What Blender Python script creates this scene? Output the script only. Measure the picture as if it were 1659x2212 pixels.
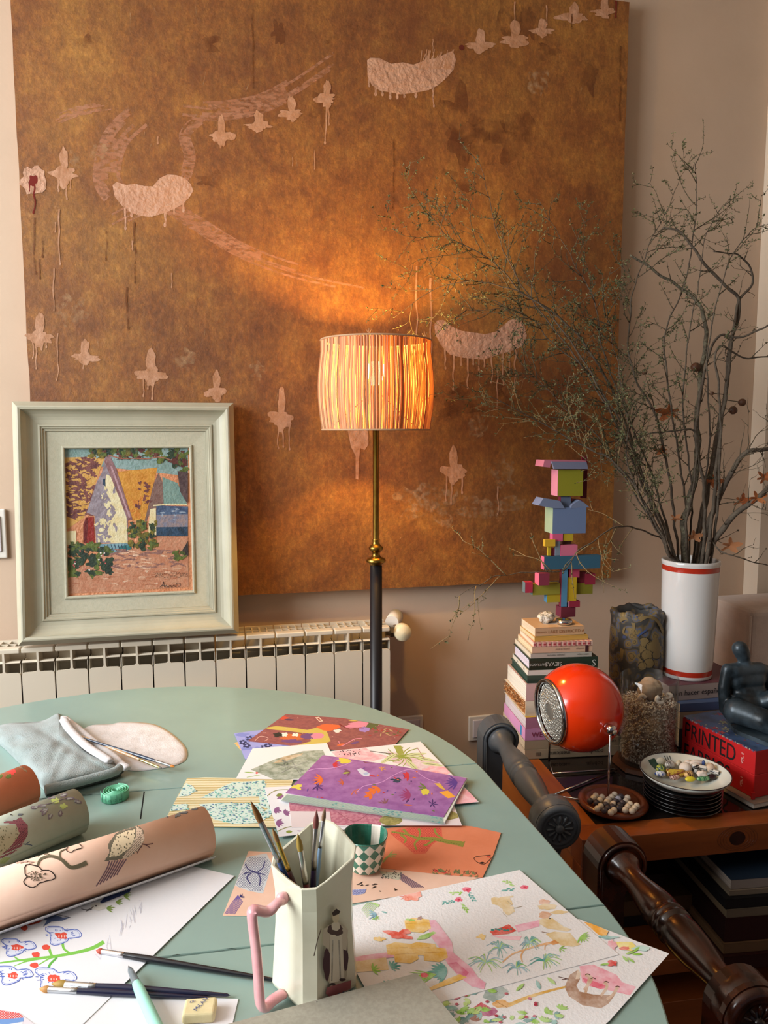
import bpy, bmesh, math, random
from mathutils import Vector, Matrix, Euler, noise
from mathutils.geometry import tessellate_polygon
R = random.Random(7)
PI = math.pi
for o in list(bpy.data.objects): bpy.data.objects.remove(o)
S = bpy.context.scene; COL = S.collection

# ------------------------------------------------------------------ camera, world, light, exposure
F = 1640.0; PITCH = math.radians(6.13); YAW = math.radians(12.9); EYE = 1.35
cd = bpy.data.cameras.new('camera'); cam = bpy.data.objects.new('camera', cd); COL.objects.link(cam)
cam.location = (0, 0, EYE); cam.rotation_euler = (PI/2-PITCH, 0, -YAW)
cd.sensor_fit = 'VERTICAL'; cd.sensor_height = 36; cd.lens = F/2212*36; cd.clip_start = .02
S.camera = cam
w = bpy.data.worlds.new('world'); S.world = w; w.use_nodes = True
w.node_tree.nodes['Background'].inputs[0].default_value = (.86, .90, 1.0, 1)
w.node_tree.nodes['Background'].inputs[1].default_value = .13
S.view_settings.view_transform = 'Standard'; S.view_settings.look = 'None'
S.view_settings.exposure = 0.0; S.view_settings.gamma = 1.0; S.view_settings.use_curve_mapping = False
def area(loc, aim, sx, sy, power, colr):
    l = bpy.data.lights.new('window_light', 'AREA'); l.shape = 'RECTANGLE'; l.size = sx; l.size_y = sy
    l.energy = power; l.color = colr
    o = bpy.data.objects.new('window_light', l); COL.objects.link(o); o.location = loc
    o.rotation_euler = (Vector(aim)-Vector(loc)).to_track_quat('-Z', 'Y').to_euler()
area((-2.36, .85, 1.8), (.2, 1.5, .85), 1.8, 1.6, 158, (.92, .965, 1.0))

# ------------------------------------------------------------------ where a sight line of the photo meets a real surface
def ray(px, py):
    u = px-829.5; v = py-1106
    dn = v*math.cos(PITCH)+F*math.sin(PITCH); fw = F*math.cos(PITCH)-v*math.sin(PITCH)
    return Vector((u*math.cos(YAW)+fw*math.sin(YAW), -u*math.sin(YAW)+fw*math.cos(YAW), -dn))
E0 = Vector((0, 0, EYE))
def onz(px, py, z=.75):
    r = ray(px, py); return E0+r*((z-EYE)/r.z)
def ony(px, py, y):
    r = ray(px, py); return E0+r*(y/r.y)
def onpl(px, py, P, N):
    r = ray(px, py); return E0+r*((P-E0).dot(N)/r.dot(N))
# ------------------------------------------------------------------ materials
def lin(h):
    h = h.lstrip('#'); c = [int(h[i:i+2], 16)/255 for i in (0, 2, 4)]
    return tuple((x/12.92 if x <= .04045 else ((x+.055)/1.055)**2.4) for x in c)+(1,)
MATS = {}
def mat(name, hx, rough=.6, metal=0, n2=None, nscale=8, nmix=(.35, .65), stretch=(1, 1, 1), bump=0, bscale=60, coat=0, trans=0, ior=1.45, sheen=0, emit=0, subs=0, alphan=None):
    if name in MATS: return MATS[name]
    m = bpy.data.materials.new(name); m.use_nodes = True; nt = m.node_tree; N = nt.nodes; L = nt.links
    b = N['Principled BSDF']; b.inputs['Base Color'].default_value = lin(hx); b.inputs['Roughness'].default_value = rough
    b.inputs['Metallic'].default_value = metal; b.inputs['IOR'].default_value = ior
    if coat: b.inputs['Coat Weight'].default_value = coat; b.inputs['Coat Roughness'].default_value = .13
    if trans: b.inputs['Transmission Weight'].default_value = trans
    if sheen: b.inputs['Sheen Weight'].default_value = sheen
    if emit: b.inputs['Emission Color'].default_value = lin(hx); b.inputs['Emission Strength'].default_value = emit
    tc = N.new('ShaderNodeTexCoord'); mp = N.new('ShaderNodeMapping'); L.new(tc.outputs['Object'], mp.inputs[0]); mp.inputs['Scale'].default_value = stretch
    if n2:
        nz = N.new('ShaderNodeTexNoise'); nz.inputs['Scale'].default_value = nscale; nz.inputs['Detail'].default_value = 6
        nz.inputs['Roughness'].default_value = .62; L.new(mp.outputs[0], nz.inputs['Vector'])
        cr = N.new('ShaderNodeValToRGB'); cr.color_ramp.elements[0].position = nmix[0]; cr.color_ramp.elements[1].position = nmix[1]
        cr.color_ramp.elements[0].color = lin(hx); cr.color_ramp.elements[1].color = lin(n2)
        L.new(nz.outputs[0], cr.inputs[0]); L.new(cr.outputs[0], b.inputs['Base Color'])
    if bump:
        nb = N.new('ShaderNodeTexNoise'); nb.inputs['Scale'].default_value = bscale; nb.inputs['Detail'].default_value = 8
        L.new(mp.outputs[0], nb.inputs['Vector']); bp = N.new('ShaderNodeBump'); bp.inputs['Strength'].default_value = bump
        bp.inputs['Distance'].default_value = .01; L.new(nb.outputs[0], bp.inputs['Height']); L.new(bp.outputs[0], b.inputs['Normal'])
    if alphan:
        na = N.new('ShaderNodeTexNoise'); na.inputs['Scale'].default_value = alphan[0]; na.inputs['Detail'].default_value = 8
        L.new(mp.outputs[0], na.inputs['Vector']); mr = N.new('ShaderNodeMapRange'); mr.inputs[1].default_value = alphan[1]; mr.inputs[2].default_value = alphan[2]; mr.inputs[4].default_value = alphan[3] if len(alphan) > 3 else 1
        L.new(na.outputs[0], mr.inputs[0]); L.new(mr.outputs[0], b.inputs['Alpha'])
    MATS[name] = m; return m
def C(hx, rough=.75): return mat('paint_'+hx.lstrip('#')+('' if rough == .75 else str(rough)), hx, rough)
def W(hx):   # watercolour wash: pigment pools unevenly
    h = hx.lstrip('#'); c = [int(h[i:i+2], 16) for i in (0, 2, 4)]
    l = ''.join('%02x' % min(255, int(v+(255-v)*.42)) for v in c)
    return mat('wash_'+h, hx, .85, n2='#'+l, nscale=70, nmix=(.38, .62))
def wood(name, a, b_, sc, axis, rough=.35, coat=.3):
    st = [9, 9, 9]; st[axis] = .9
    m = mat(name, a, rough, n2=b_, nscale=sc, nmix=(.33, .7), stretch=st, coat=coat, bump=.04, bscale=20); return m
# gold painted canvas
def gold_mat():
    m = bpy.data.materials.new('gold_canvas_paint'); m.use_nodes = True; nt = m.node_tree; N = nt.nodes; L = nt.links
    b = N['Principled BSDF']; b.inputs['Roughness'].default_value = .62
    tc = N.new('ShaderNodeTexCoord')
    def nz(sc, det, rough=.6, st=(1, 1, 1), dist=0):
        mp = N.new('ShaderNodeMapping'); mp.inputs['Scale'].default_value = st; L.new(tc.outputs['Object'], mp.inputs[0])
        n = N.new('ShaderNodeTexNoise'); n.inputs['Scale'].default_value = sc; n.inputs['Detail'].default_value = det; n.inputs['Roughness'].default_value = rough
        n.inputs['Distortion'].default_value = dist; L.new(mp.outputs[0], n.inputs['Vector']); return n.outputs[0]
    def ramp(src, stops):
        r = N.new('ShaderNodeValToRGB'); e = r.color_ramp.elements
        e[0].position, e[0].color = stops[0][0], lin(stops[0][1]); e[1].position, e[1].color = stops[-1][0], lin(stops[-1][1])
        for p, c in stops[1:-1]:
            k = e.new(p); k.color = lin(c)
        L.new(src, r.inputs[0]); return r.outputs[0]
    def mix(f, a, b2, mode='MIX'):
        x = N.new('ShaderNodeMixRGB'); x.blend_type = mode
        if isinstance(f, float): x.inputs[0].default_value = f
        else: L.new(f, x.inputs[0])
        L.new(a, x.inputs[1]); L.new(b2, x.inputs[2]); return x.outputs[0]
    big = ramp(nz(2.6, 6, .62), [(.38, '#74421a'), (.5, '#905a22'), (.62, '#a0702f')])
    mid = ramp(nz(13, 12, .78, (1, 1, .8), .12), [(.34, '#5c2f0d'), (.46, '#885220'), (.56, '#a06a2c'), (.68, '#bd8a44')])
    c = mix(.5, big, mid)
    fine = ramp(nz(85, 10, .85, (1, 1, .6)), [(.38, '#6e6e6e'), (.5, '#b4b4b4'), (.62, '#ffffff')])
    c = mix(.55, c, fine, 'MULTIPLY'); lift = N.new('ShaderNodeRGB'); lift.outputs[0].default_value = (1.22, 1.16, .98, 1); c = mix(1.0, c, lift.outputs[0], 'MULTIPLY')
    dark = ramp(nz(4.3, 7, .7), [(.52, '#000000'), (.66, '#ffffff')])
    dk = N.new('ShaderNodeRGB'); dk.outputs[0].default_value = lin('#6a350e')
    sc = N.new('ShaderNodeMath'); sc.operation = 'MULTIPLY'; sc.inputs[1].default_value = .6; L.new(dark, sc.inputs[0])
    c = mix(sc.outputs[0], c, dk.outputs[0])
    # worn pale patches
    pale = ramp(nz(7.5, 12, .8), [(.63, '#000000'), (.74, '#ffffff')])
    pk = N.new('ShaderNodeRGB'); pk.outputs[0].default_value = lin('#cf9d6a')
    s2 = N.new('ShaderNodeMath'); s2.operation = 'MULTIPLY'; s2.inputs[1].default_value = .6; L.new(pale, s2.inputs[0])
    c = mix(s2.outputs[0], c, pk.outputs[0])
    # vertical runs
    run = ramp(nz(9, 5, .6, (6, 1, .35)), [(.35, '#a9906f'), (.6, '#ffffff')])
    c = mix(.12, c, run, 'MULTIPLY')
    L.new(c, b.inputs['Base Color'])
    hb = nz(38, 10, .75); bp = N.new('ShaderNodeBump'); bp.inputs['Strength'].default_value = .38; bp.inputs['Distance'].default_value = .012
    L.new(hb, bp.inputs['Height']); L.new(bp.outputs[0], b.inputs['Normal'])
    MATS['gold'] = m; return m
GOLD = gold_mat()
WALLM = mat('wall_plaster', '#c7ad95', .9, n2='#c1a78f', nscale=3, bump=.03, bscale=90)
# ------------------------------------------------------------------ mesh builder
class MB:
    def __init__(s): s.v = []; s.f = []; s.m = []; s.sm = []; s.mats = []
    def mi(s, m):
        if m not in s.mats: s.mats.append(m)
        return s.mats.index(m)
    def add(s, vs, fs, m, smooth=False):
        o = len(s.v); s.v += [Vector(p) for p in vs]; k = s.mi(m)
        for f in fs: s.f.append([i+o for i in f]); s.m.append(k); s.sm.append(smooth)
    def box(s, a, b, m, M=None, bev=0):
        x0, y0, z0 = a; x1, y1, z1 = b
        if bev:
            bm = bmesh.new(); bmesh.ops.create_cube(bm, size=1)
            for v in bm.verts: v.co = Vector(((x0+x1)/2+v.co.x*(x1-x0), (y0+y1)/2+v.co.y*(y1-y0), (z0+z1)/2+v.co.z*(z1-z0)))
            bmesh.ops.bevel(bm, geom=bm.edges[:], offset=bev, segments=3, profile=.5, affect='EDGES')
            bm.verts.index_update(); vs = [v.co.copy() for v in bm.verts]; fs = [[v.index for v in f.verts] for f in bm.faces]; bm.free()
            if M: vs = [M @ v for v in vs]
            s.add(vs, fs, m); return
        vs = [(x0, y0, z0), (x1, y0, z0), (x1, y1, z0), (x0, y1, z0), (x0, y0, z1), (x1, y0, z1), (x1, y1, z1), (x0, y1, z1)]
        if M: vs = [M @ Vector(v) for v in vs]
        s.add(vs, [(0, 3, 2, 1), (4, 5, 6, 7), (0, 1, 5, 4), (1, 2, 6, 5), (2, 3, 7, 6), (3, 0, 4, 7)], m)
    def prism(s, pts, up, m, mt=None):      # pts: loop of Vectors, extruded by vector up
        n = len(pts); up = Vector(up); pts = [Vector(p) for p in pts]
        nr = Vector((0, 0, 0))
        for i in range(n): nr += pts[i].cross(pts[(i+1) % n])
        if nr.dot(up) < 0: pts = pts[::-1]
        s.add(pts+[p+up for p in pts], [list(range(n))[::-1]]+[[i, (i+1) % n, (i+1) % n+n, i+n] for i in range(n)], m)
        s.add([p+up for p in pts], [list(range(n))], mt or m)
    def lathe(s, prof, c, m, n=32, ax=Vector((0, 0, 1)), smooth=True, mfn=None, caps=False):
        ax = Vector(ax).normalized(); q = ax.to_track_quat('Z', 'Y'); c = Vector(c); vs = []; o = len(s.v)
        for (r, h) in prof:
            for i in range(n):
                a = 2*PI*i/n; vs.append(c+q @ Vector((r*math.cos(a), r*math.sin(a), h)))
        s.v += vs
        for j in range(len(prof)-1):
            k = s.mi(mfn(j) if mfn else m)
            for i in range(n):
                i2 = (i+1) % n; s.f.append([o+j*n+i, o+j*n+i2, o+(j+1)*n+i2, o+(j+1)*n+i]); s.m.append(k); s.sm.append(smooth)
        if caps:
            for j in (0, len(prof)-1):
                if prof[j][0] > 1e-5:
                    f = [o+j*n+i for i in range(n)]; s.f.append(f[::-1] if j == 0 else f); s.m.append(s.mi(m)); s.sm.append(False)
    def tube(s, pts, rs, m, n=8, smooth=True, caps=True, flat=1):
        pts = [Vector(p) for p in pts]; k = len(pts)
        if not hasattr(rs, '__len__'): rs = [rs]*k
        o = len(s.v); prev = None
        for i, p in enumerate(pts):
            t = (pts[min(i+1, k-1)]-pts[max(i-1, 0)]).normalized()
            if prev is None:
                a = Vector((0, 0, 1)) if abs(t.z) < .9 else Vector((1, 0, 0)); u = t.cross(a).normalized()
            else:
                u = (prev-t*prev.dot(t)).normalized()
            prev = u; v = t.cross(u)
            for j in range(n):
                a = 2*PI*j/n; s.v.append(p+(u*math.cos(a)+v*math.sin(a)*flat)*rs[i])
        q = s.mi(m)
        for i in range(k-1):
            for j in range(n):
                j2 = (j+1) % n; s.f.append([o+i*n+j, o+i*n+j2, o+(i+1)*n+j2, o+(i+1)*n+j]); s.m.append(q); s.sm.append(smooth)
        if caps:
            s.f.append([o+j for j in range(n)][::-1]); s.m.append(q); s.sm.append(False)
            s.f.append([o+(k-1)*n+j for j in range(n)]); s.m.append(q); s.sm.append(False)
    def ball(s, c, r, m, nu=14, nv=9, M=None, amp=0, seed=0):
        c = Vector(c); r = Vector(r) if hasattr(r, '__len__') else Vector((r, r, r)); vs = []
        for j in range(nv+1):
            ph = PI*j/nv
            for i in range(nu):
                a = 2*PI*i/nu; d = Vector((math.sin(ph)*math.cos(a), math.sin(ph)*math.sin(a), math.cos(ph)))
                k = 1+amp*noise.noise(d*2.3+Vector((seed, seed*.7, 0))); v = Vector((d.x*r.x, d.y*r.y, d.z*r.z))*k
                if M: v = M @ v
                vs.append(c+v)
        s.add(vs, [[j*nu+i, (j+1)*nu+i, (j+1)*nu+(i+1) % nu, j*nu+(i+1) % nu] for j in range(nv) for i in range(nu)], m, True)
    def build(s, name, parent=None, label=None):
        me = bpy.data.meshes.new(name); me.from_pydata([tuple(v) for v in s.v], [], s.f)
        for m in s.mats: me.materials.append(m)
        me.polygons.foreach_set('material_index', s.m); me.polygons.foreach_set('use_smooth', s.sm); me.update()
        o = bpy.data.objects.new(name, me); COL.objects.link(o)
        if parent:
            o.parent = parent; o.matrix_parent_inverse = Matrix.Translation(-Vector(parent.location)) if parent.type == 'EMPTY' and not parent.get('rot') else parent.matrix_world.inverted()
        if label: o['label'] = label
        return o
def tag(o, label, cat, group=None):
    o['label'] = label; o['category'] = cat
    if group: o['group'] = group
    return o
def thing(name, label, cat, loc=(0, 0, 0), group=None):
    o = bpy.data.objects.new(name, None); COL.objects.link(o); o.location = loc; o.empty_display_size = .02
    return tag(o, label, cat, group)
def struct(mb, name):
    o = mb.build(name); o['kind'] = 'structure'; return o
def mbbox(a, b, m, **k):
    q = MB(); q.box(a, b, m, **k); return q
def text(parent, body, org, xd, up, size, m, name='lettering', sx=1, align='LEFT', raise_=.0004):
    cu = bpy.data.curves.new(name, 'FONT'); cu.body = body; cu.size = size; cu.align_x = align; cu.resolution_u = 3
    t = bpy.data.objects.new(name, cu); COL.objects.link(t)
    dg = bpy.context.evaluated_depsgraph_get(); dg.update()
    me = bpy.data.meshes.new_from_object(t.evaluated_get(dg)); bpy.data.objects.remove(t)
    xd = Vector(xd).normalized(); up = Vector(up); up = (up-xd*up.dot(xd)).normalized(); nn = xd.cross(up)
    M = Matrix((xd*sx, up, nn)).transposed().to_4x4(); M.translation = Vector(org)+nn*raise_
    me.transform(M); me.materials.clear(); me.materials.append(m)
    o = bpy.data.objects.new(name, me); COL.objects.link(o); o.parent = parent
    o.matrix_parent_inverse = Matrix.Translation(-Vector(parent.location)); return o
# ------------------------------------------------------------------ drawing on real surfaces (printed or painted motifs in the surface's own mesh)
def inpoly(x, y, P):
    c = False; n = len(P); j = n-1
    for i in range(n):
        if (P[i][1] > y) != (P[j][1] > y) and x < (P[j][0]-P[i][0])*(y-P[i][1])/(P[j][1]-P[i][1])+P[i][0]: c = not c
        j = i
    return c
def shclip(P, Q):
    A_ = sum(Q[i][0]*Q[(i+1) % len(Q)][1]-Q[(i+1) % len(Q)][0]*Q[i][1] for i in range(len(Q))); sg = 1 if A_ > 0 else -1
    for i in range(len(Q)):
        ax, ay = Q[i]; bx, by_ = Q[(i+1) % len(Q)]; f = lambda p: sg*((bx-ax)*(p[1]-ay)-(by_-ay)*(p[0]-ax)); out = []
        for j in range(len(P)):
            c, n = P[j], P[(j+1) % len(P)]; fc, fn = f(c), f(n)
            if fc >= 0: out.append(c)
            if (fc >= 0) != (fn >= 0): t = fc/(fc-fn); out.append((c[0]+(n[0]-c[0])*t, c[1]+(n[1]-c[1])*t))
        P = out
        if len(P) < 3: return []
    return P
class Art:
    """surf(px,py) -> (point, normal).  T maps local sketch units to the photo's pixels."""
    def __init__(s, mb, surf, x0=0, y0=0, k=1, step=.000003, base=.0003, clip=None, cell=0):
        s.mb = mb; s.surf = surf; s.x0 = x0; s.y0 = y0; s.k = k; s.e = base; s.st = step; s.clip = clip; s.cell = cell
    def T(s, p): return (s.x0+s.k*p[0], s.y0+s.k*p[1])
    def put(s, P, m):
        if s.clip:
            if not all(inpoly(p[0], p[1], s.clip) for p in P): P = shclip([(p[0], p[1]) for p in P], s.clip)
            if len(P) < 3: return
        s.e += s.st
        if s.cell:
            xs = [p[0] for p in P]; ys = [p[1] for p in P]; c = s.cell
            vs = []; fs = []
            iy = math.floor(min(ys)/c)
            while iy*c < max(ys):
                ix = math.floor(min(xs)/c)
                while ix*c < max(xs):
                    if inpoly((ix+.5)*c, (iy+.5)*c, P):
                        o = len(vs)
                        for (a, b) in ((0, 0), (0, 1), (1, 1), (1, 0)):
                            h = s.surf((ix+a)*c, (iy+b)*c)
                            if h is None: break
                            vs.append(h[0]+h[1]*s.e)
                        else: fs.append([o, o+1, o+2, o+3]); ix += 1; continue
                        vs = vs[:o]
                    ix += 1
                iy += 1
            if fs: s.mb.add(vs, fs, m)
            return
        vs = []
        for p in P:
            h = s.surf(*p)
            if h is None: return
            vs.append(h[0]+h[1]*s.e)
        tr = tessellate_polygon([[Vector((p[0], p[1], 0)) for p in P]])
        if tr: s.mb.add(vs, [list(t) for t in tr], m)
    def poly(s, m, P): s.put([s.T(p) for p in P], m)
    def line(s, m, P, w, w2=None):
        P = [Vector(s.T(p)) for p in P]; w = w*s.k; w2 = w if w2 is None else w2*s.k; n = len(P)
        L_ = []; Rr = []
        for i, p in enumerate(P):
            t = (P[min(i+1, n-1)]-P[max(i-1, 0)]); t = t.normalized() if t.length > 1e-6 else Vector((1, 0))
            u = Vector((-t.y, t.x))*(w+(w2-w)*i/max(1, n-1))*.5; L_.append(p+u); Rr.append(p-u)
        s.e += s.st
        for i in range(n-1):
            q = [L_[i], L_[i+1], Rr[i+1], Rr[i]]
            if s.clip and not all(inpoly(a[0], a[1], s.clip) for a in q):
                q = shclip([(p[0], p[1]) for p in q], s.clip)
                if len(q) < 3: continue
            vs = []
            for a in q:
                h = s.surf(a[0], a[1])
                if h is None: break
                vs.append(h[0]+h[1]*s.e)
            else: s.mb.add(vs, [list(range(len(vs)))], m)
    def curve(s, m, P, w, w2=None, n=6):
        s.line(m, spline(P, n), w, w2)
    def blob(s, m, x, y, rx, ry, rough=.12, n=22, ang=0, seed=None):
        sd = R.random()*99 if seed is None else seed; P = []
        for i in range(n):
            a = 2*PI*i/n; k = 1+rough*2*noise.noise(Vector((math.cos(a)*1.6+sd, math.sin(a)*1.6, sd*.37)))+rough*.7*noise.noise(Vector((math.cos(a)*5+sd, math.sin(a)*5, 3)))
            dx = rx*k*math.cos(a); dy = ry*k*math.sin(a); P.append((x+dx*math.cos(ang)-dy*math.sin(ang), y+dx*math.sin(ang)+dy*math.cos(ang)))
        s.poly(m, P)
    def leaf(s, m, x, y, L_, wd, ang, sq=.7):
        P = []
        for i in range(7): t = i/6; P.append((t*L_, math.sin(PI*t)**.8*wd/2))
        for i in range(5, 0, -1): t = i/6; P.append((t*L_, -math.sin(PI*t)**.8*wd/2))
        s.poly(m, [(x+a*math.cos(ang)-b*math.sin(ang), y+(a*math.sin(ang)+b*math.cos(ang))*sq) for a, b in P])
    def drip(s, m, x, y, l, w):
        k_ = min(2.2, l*.03); P_ = [(x+(0 if i == 0 else R.uniform(-k_, k_)), y+l*i/5) for i in range(6)]; s.line(m, spline(P_, 3), w, w*.55); x = P_[-1][0]
        s.blob(m, x, y+l, w*.55, w*.9, .02, 8)
    def frond(s, m, x, y, ang, L_, k, wd=6, spread=1.0):
        for i in range(k):
            a = ang-spread+2*spread*i/max(1, k-1); s.leaf(m, x, y, L_*R.uniform(.75, 1.1), wd, a)
def spline(P, n=6):
    out = []; P = [Vector(p) for p in P]; k = len(P)
    for i in range(k-1):
        p0, p1, p2, p3 = P[max(i-1, 0)], P[i], P[i+1], P[min(i+2, k-1)]
        for j in range(n):
            t = j/n; out.append(.5*((2*p1)+(p2-p0)*t+(2*p0-5*p1+4*p2-p3)*t*t+(3*p1-p0-3*p2+p3)*t**3))
    out.append(P[-1]); return out
# ================================================================== THE ROOM
YW = 2.16
FLOORM = wood('floor_boards', '#3a2115', '#4f2d1b', 1.2, 0, .4)
WHITE = mat('white_gloss_plastic', '#d9d2c8', .35)
struct(mbbox((-2.45, -2.2, -.05), (3.0, 2.3, 0), FLOORM), 'floor')
struct(mbbox((-2.45, -2.2, 2.75), (3.0, 2.3, 2.82), mat('ceiling_white', '#d8d2c8', .9)), 'ceiling')
struct(mbbox((-2.45, YW, 0), (3.0, YW+.12, 2.75), WALLM), 'wall_back')
q = MB()   # left wall round a tall window
q.box((-2.45, -2.2, 0), (-2.3, YW, .95), WALLM); q.box((-2.45, -2.2, 2.6), (-2.3, YW, 2.75), WALLM)
q.box((-2.45, -2.2, .95), (-2.3, .25, 2.6), WALLM); q.box((-2.45, 1.85, .95), (-2.3, YW, 2.6), WALLM)
struct(q, 'wall_left')
q = MB()
for y in (.25, 1.025, 1.8): q.box((-2.34, y, .95), (-2.3, y+.05, 2.6), WHITE)
for z in (.95, 2.55): q.box((-2.34, .25, z), (-2.3, 1.85, z+.05), WHITE)
struct(q, 'window_1')
struct(mbbox((2.9, -2.2, 0), (3.0, YW, 2.75), WALLM), 'wall_right')
struct(mbbox((1.722, 2.094, 0), (2.25, YW, 2.75), mat('jamb_paint', '#cbb9a4', .7), bev=.002), 'trim_1')
struct(mbbox((-2.3, 2.145, 0), (1.72, YW, .07), WHITE, bev=.003), 'baseboard_back')
# ================================================================== GOLD CANVAS
YC = 2.12
cv = MB(); x0, x1, z0, z1 = -.446, 1.213, .892, 2.58
nx = 40   # softly uneven stretcher edge
pts = [(x0+(x1-x0)*i/nx, z0+.0025*noise.noise(Vector((i*.4, 0, 0)))) for i in range(nx+1)]+[(x1+.002*noise.noise(Vector((i*.4, 7, 0))), z0+(z1-z0)*i/nx) for i in range(1, nx+1)]+[(x1-(x1-x0)*i/nx, z1) for i in range(1, nx+1)]+[(x0+.002*noise.noise(Vector((i*.4, 9, 0))), z1-(z1-z0)*i/nx) for i in range(1, nx)]
cv.prism([Vector((a, YC, b)) for a, b in pts], (0, .037, 0), GOLD)
def csurf(px, py): return ony(px, py, YC), Vector((0, -1, 0))
a = Art(cv, csurf, base=.0004, step=.000002)
PALE = mat('thick_pale_paint', '#c0957a', .7, n2='#ac7c60', nscale=26, nmix=(.3, .75), bump=.6, bscale=70)
PALE2 = mat('thin_pale_paint', '#b88a6c', .7, n2='#a4724e', nscale=40, bump=.3, bscale=70)
SW = mat('dry_brush_pink', '#bd876a', .8, n2='#ab7250', nscale=30, stretch=(1, 1, 2.2), alphan=(60, .34, .56, .72))
SWR = mat('dry_brush_umber', '#7f4b26', .8, n2='#6d3a1a', nscale=30, alphan=(15, .40, .66, .62))
WORN = mat('worn_white_flecks', '#c49a70', .8, alphan=(60, .44, .70, .5))
RED = mat('maroon_drip', '#6d1a10', .35)
RUN = mat('dark_run', '#6d3d14', .6, alphan=(50, .35, .6))
def swoosh(P, wd, n, m=SW, spread=1):
    sp = spline(P, 8); n = 7
    for i in range(n):
        off = ((i+.5)/n-.5)*wd; i0 = R.randint(0, max(0, len(sp)//3)); i1 = R.randint(len(sp)*2//3, len(sp)); L_ = []
        for j in range(i0, i1):
            t = (sp[min(j+1, len(sp)-1)]-sp[max(j-1, 0)]).normalized(); L_.append(sp[j]+Vector((-t.y, t.x))*off)
        if len(L_) > 2: a.line(m, L_, wd/n*.96)
swoosh([(395, 235), (470, 240), (560, 225), (640, 185), (735, 120)], 44, 26)
swoosh([(240, 480), (340, 440), (420, 480), (520, 540), (640, 585), (800, 620)], 34, 24)
swoosh([(300, 250), (250, 300), (230, 380), (250, 420)], 60, 14)
swoosh([(395, 400), (410, 340), (400, 290), (440, 250)], 26, 14)
swoosh([(930, 890), (1000, 860), (1070, 850), (1120, 820)], 70, 26, SWR)
swoosh([(120, 260), (170, 240), (240, 230)], 22, 12)
swoosh([(700, 100), (750, 80), (760, 40)], 30, 8, SWR)
for (x, y, rx, ry) in [(1035, 300, 60, 45), (1000, 280, 40, 70), (1120, 310, 40, 60), (1185, 110, 22, 16), (1100, 30, 22, 60), (1140, 50, 16, 40), (990, 390, 40, 18), (1270, 170, 22, 26), (700, 225, 26, 40), (440, 95, 30, 20), (180, 90, 22, 14), (600, 70, 16, 22), (455, 390, 30, 16)]:
    a.blob(SWR, x, y, rx, ry, .5, 30)
for (x, y, rx, ry) in [(215, 325, 18, 20), (160, 340, 16, 26), (155, 670, 36, 32), (1165, 175, 22, 26), (1060, 1095, 60, 22), (935, 1090, 55, 40), (890, 1070, 30, 24), (1085, 1020, 26, 30), (1030, 930, 22, 24), (400, 780, 20, 26), (555, 800, 18, 18), (925, 905, 14, 8)]:
    a.blob(WORN, x, y, rx, ry, .4, 26)
def drips(m, L_):
    for (x, y, l, wd) in L_: a.drip(m, x, y, l, wd)
# three large crescent strokes
a.poly(PALE, [(243, 400), (252, 393), (272, 400), (290, 397), (312, 402), (330, 403), (345, 385), (362, 377), (380, 378), (400, 385), (412, 398), (418, 412), (408, 428), (395, 441), (375, 452), (350, 462), (325, 469), (300, 466), (280, 457), (262, 443), (248, 425)])
drips(PALE, [(270, 445, 48, 5), (357, 458, 28, 6), (396, 436, 18, 6), (284, 455, 10, 6), (376, 448, 12, 5)])
P = [(793, 130), (800, 125), (820, 126), (845, 138), (870, 135), (893, 140), (920, 130), (945, 125), (965, 115), (978, 110), (985, 128), (980, 150), (965, 168), (945, 185), (925, 195), (895, 201), (865, 204), (845, 200), (820, 196), (803, 184), (794, 165)]
a.poly(PALE, P); drips(PALE, [(797, 165, 20, 4), (812, 185, 18, 6), (826, 192, 12, 5), (843, 198, 12, 6), (858, 200, 10, 6), (898, 195, 12, 6), (936, 185, 44, 4), (873, 200, 8, 5)])
for i in range(26): x = R.uniform(905, 975); a.line(PALE2, [(x, 150), (x+R.uniform(4, 14), R.uniform(104, 122))], 3, 1.5)
a.poly(PALE, [(938, 700), (945, 692), (958, 691), (975, 705), (998, 715), (1020, 718), (1048, 722), (1070, 717), (1085, 705), (1100, 692), (1118, 686), (1132, 700), (1138, 725), (1133, 745), (1120, 752), (1098, 760), (1070, 768), (1045, 777), (1022, 775), (995, 772), (970, 765), (952, 745), (940, 722)])
drips(PALE2, [(961, 750, 45, 4), (980, 765, 75, 4), (996, 768, 18, 5), (1010, 770, 68, 4), (1022, 772, 14, 4), (1034, 772, 26, 4), (1046, 772, 18, 4), (1062, 765, 60, 4), (1087, 755, 75, 4), (1100, 752, 55, 4), (1112, 750, 92, 4), (1074, 800, 80, 3)])
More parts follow.
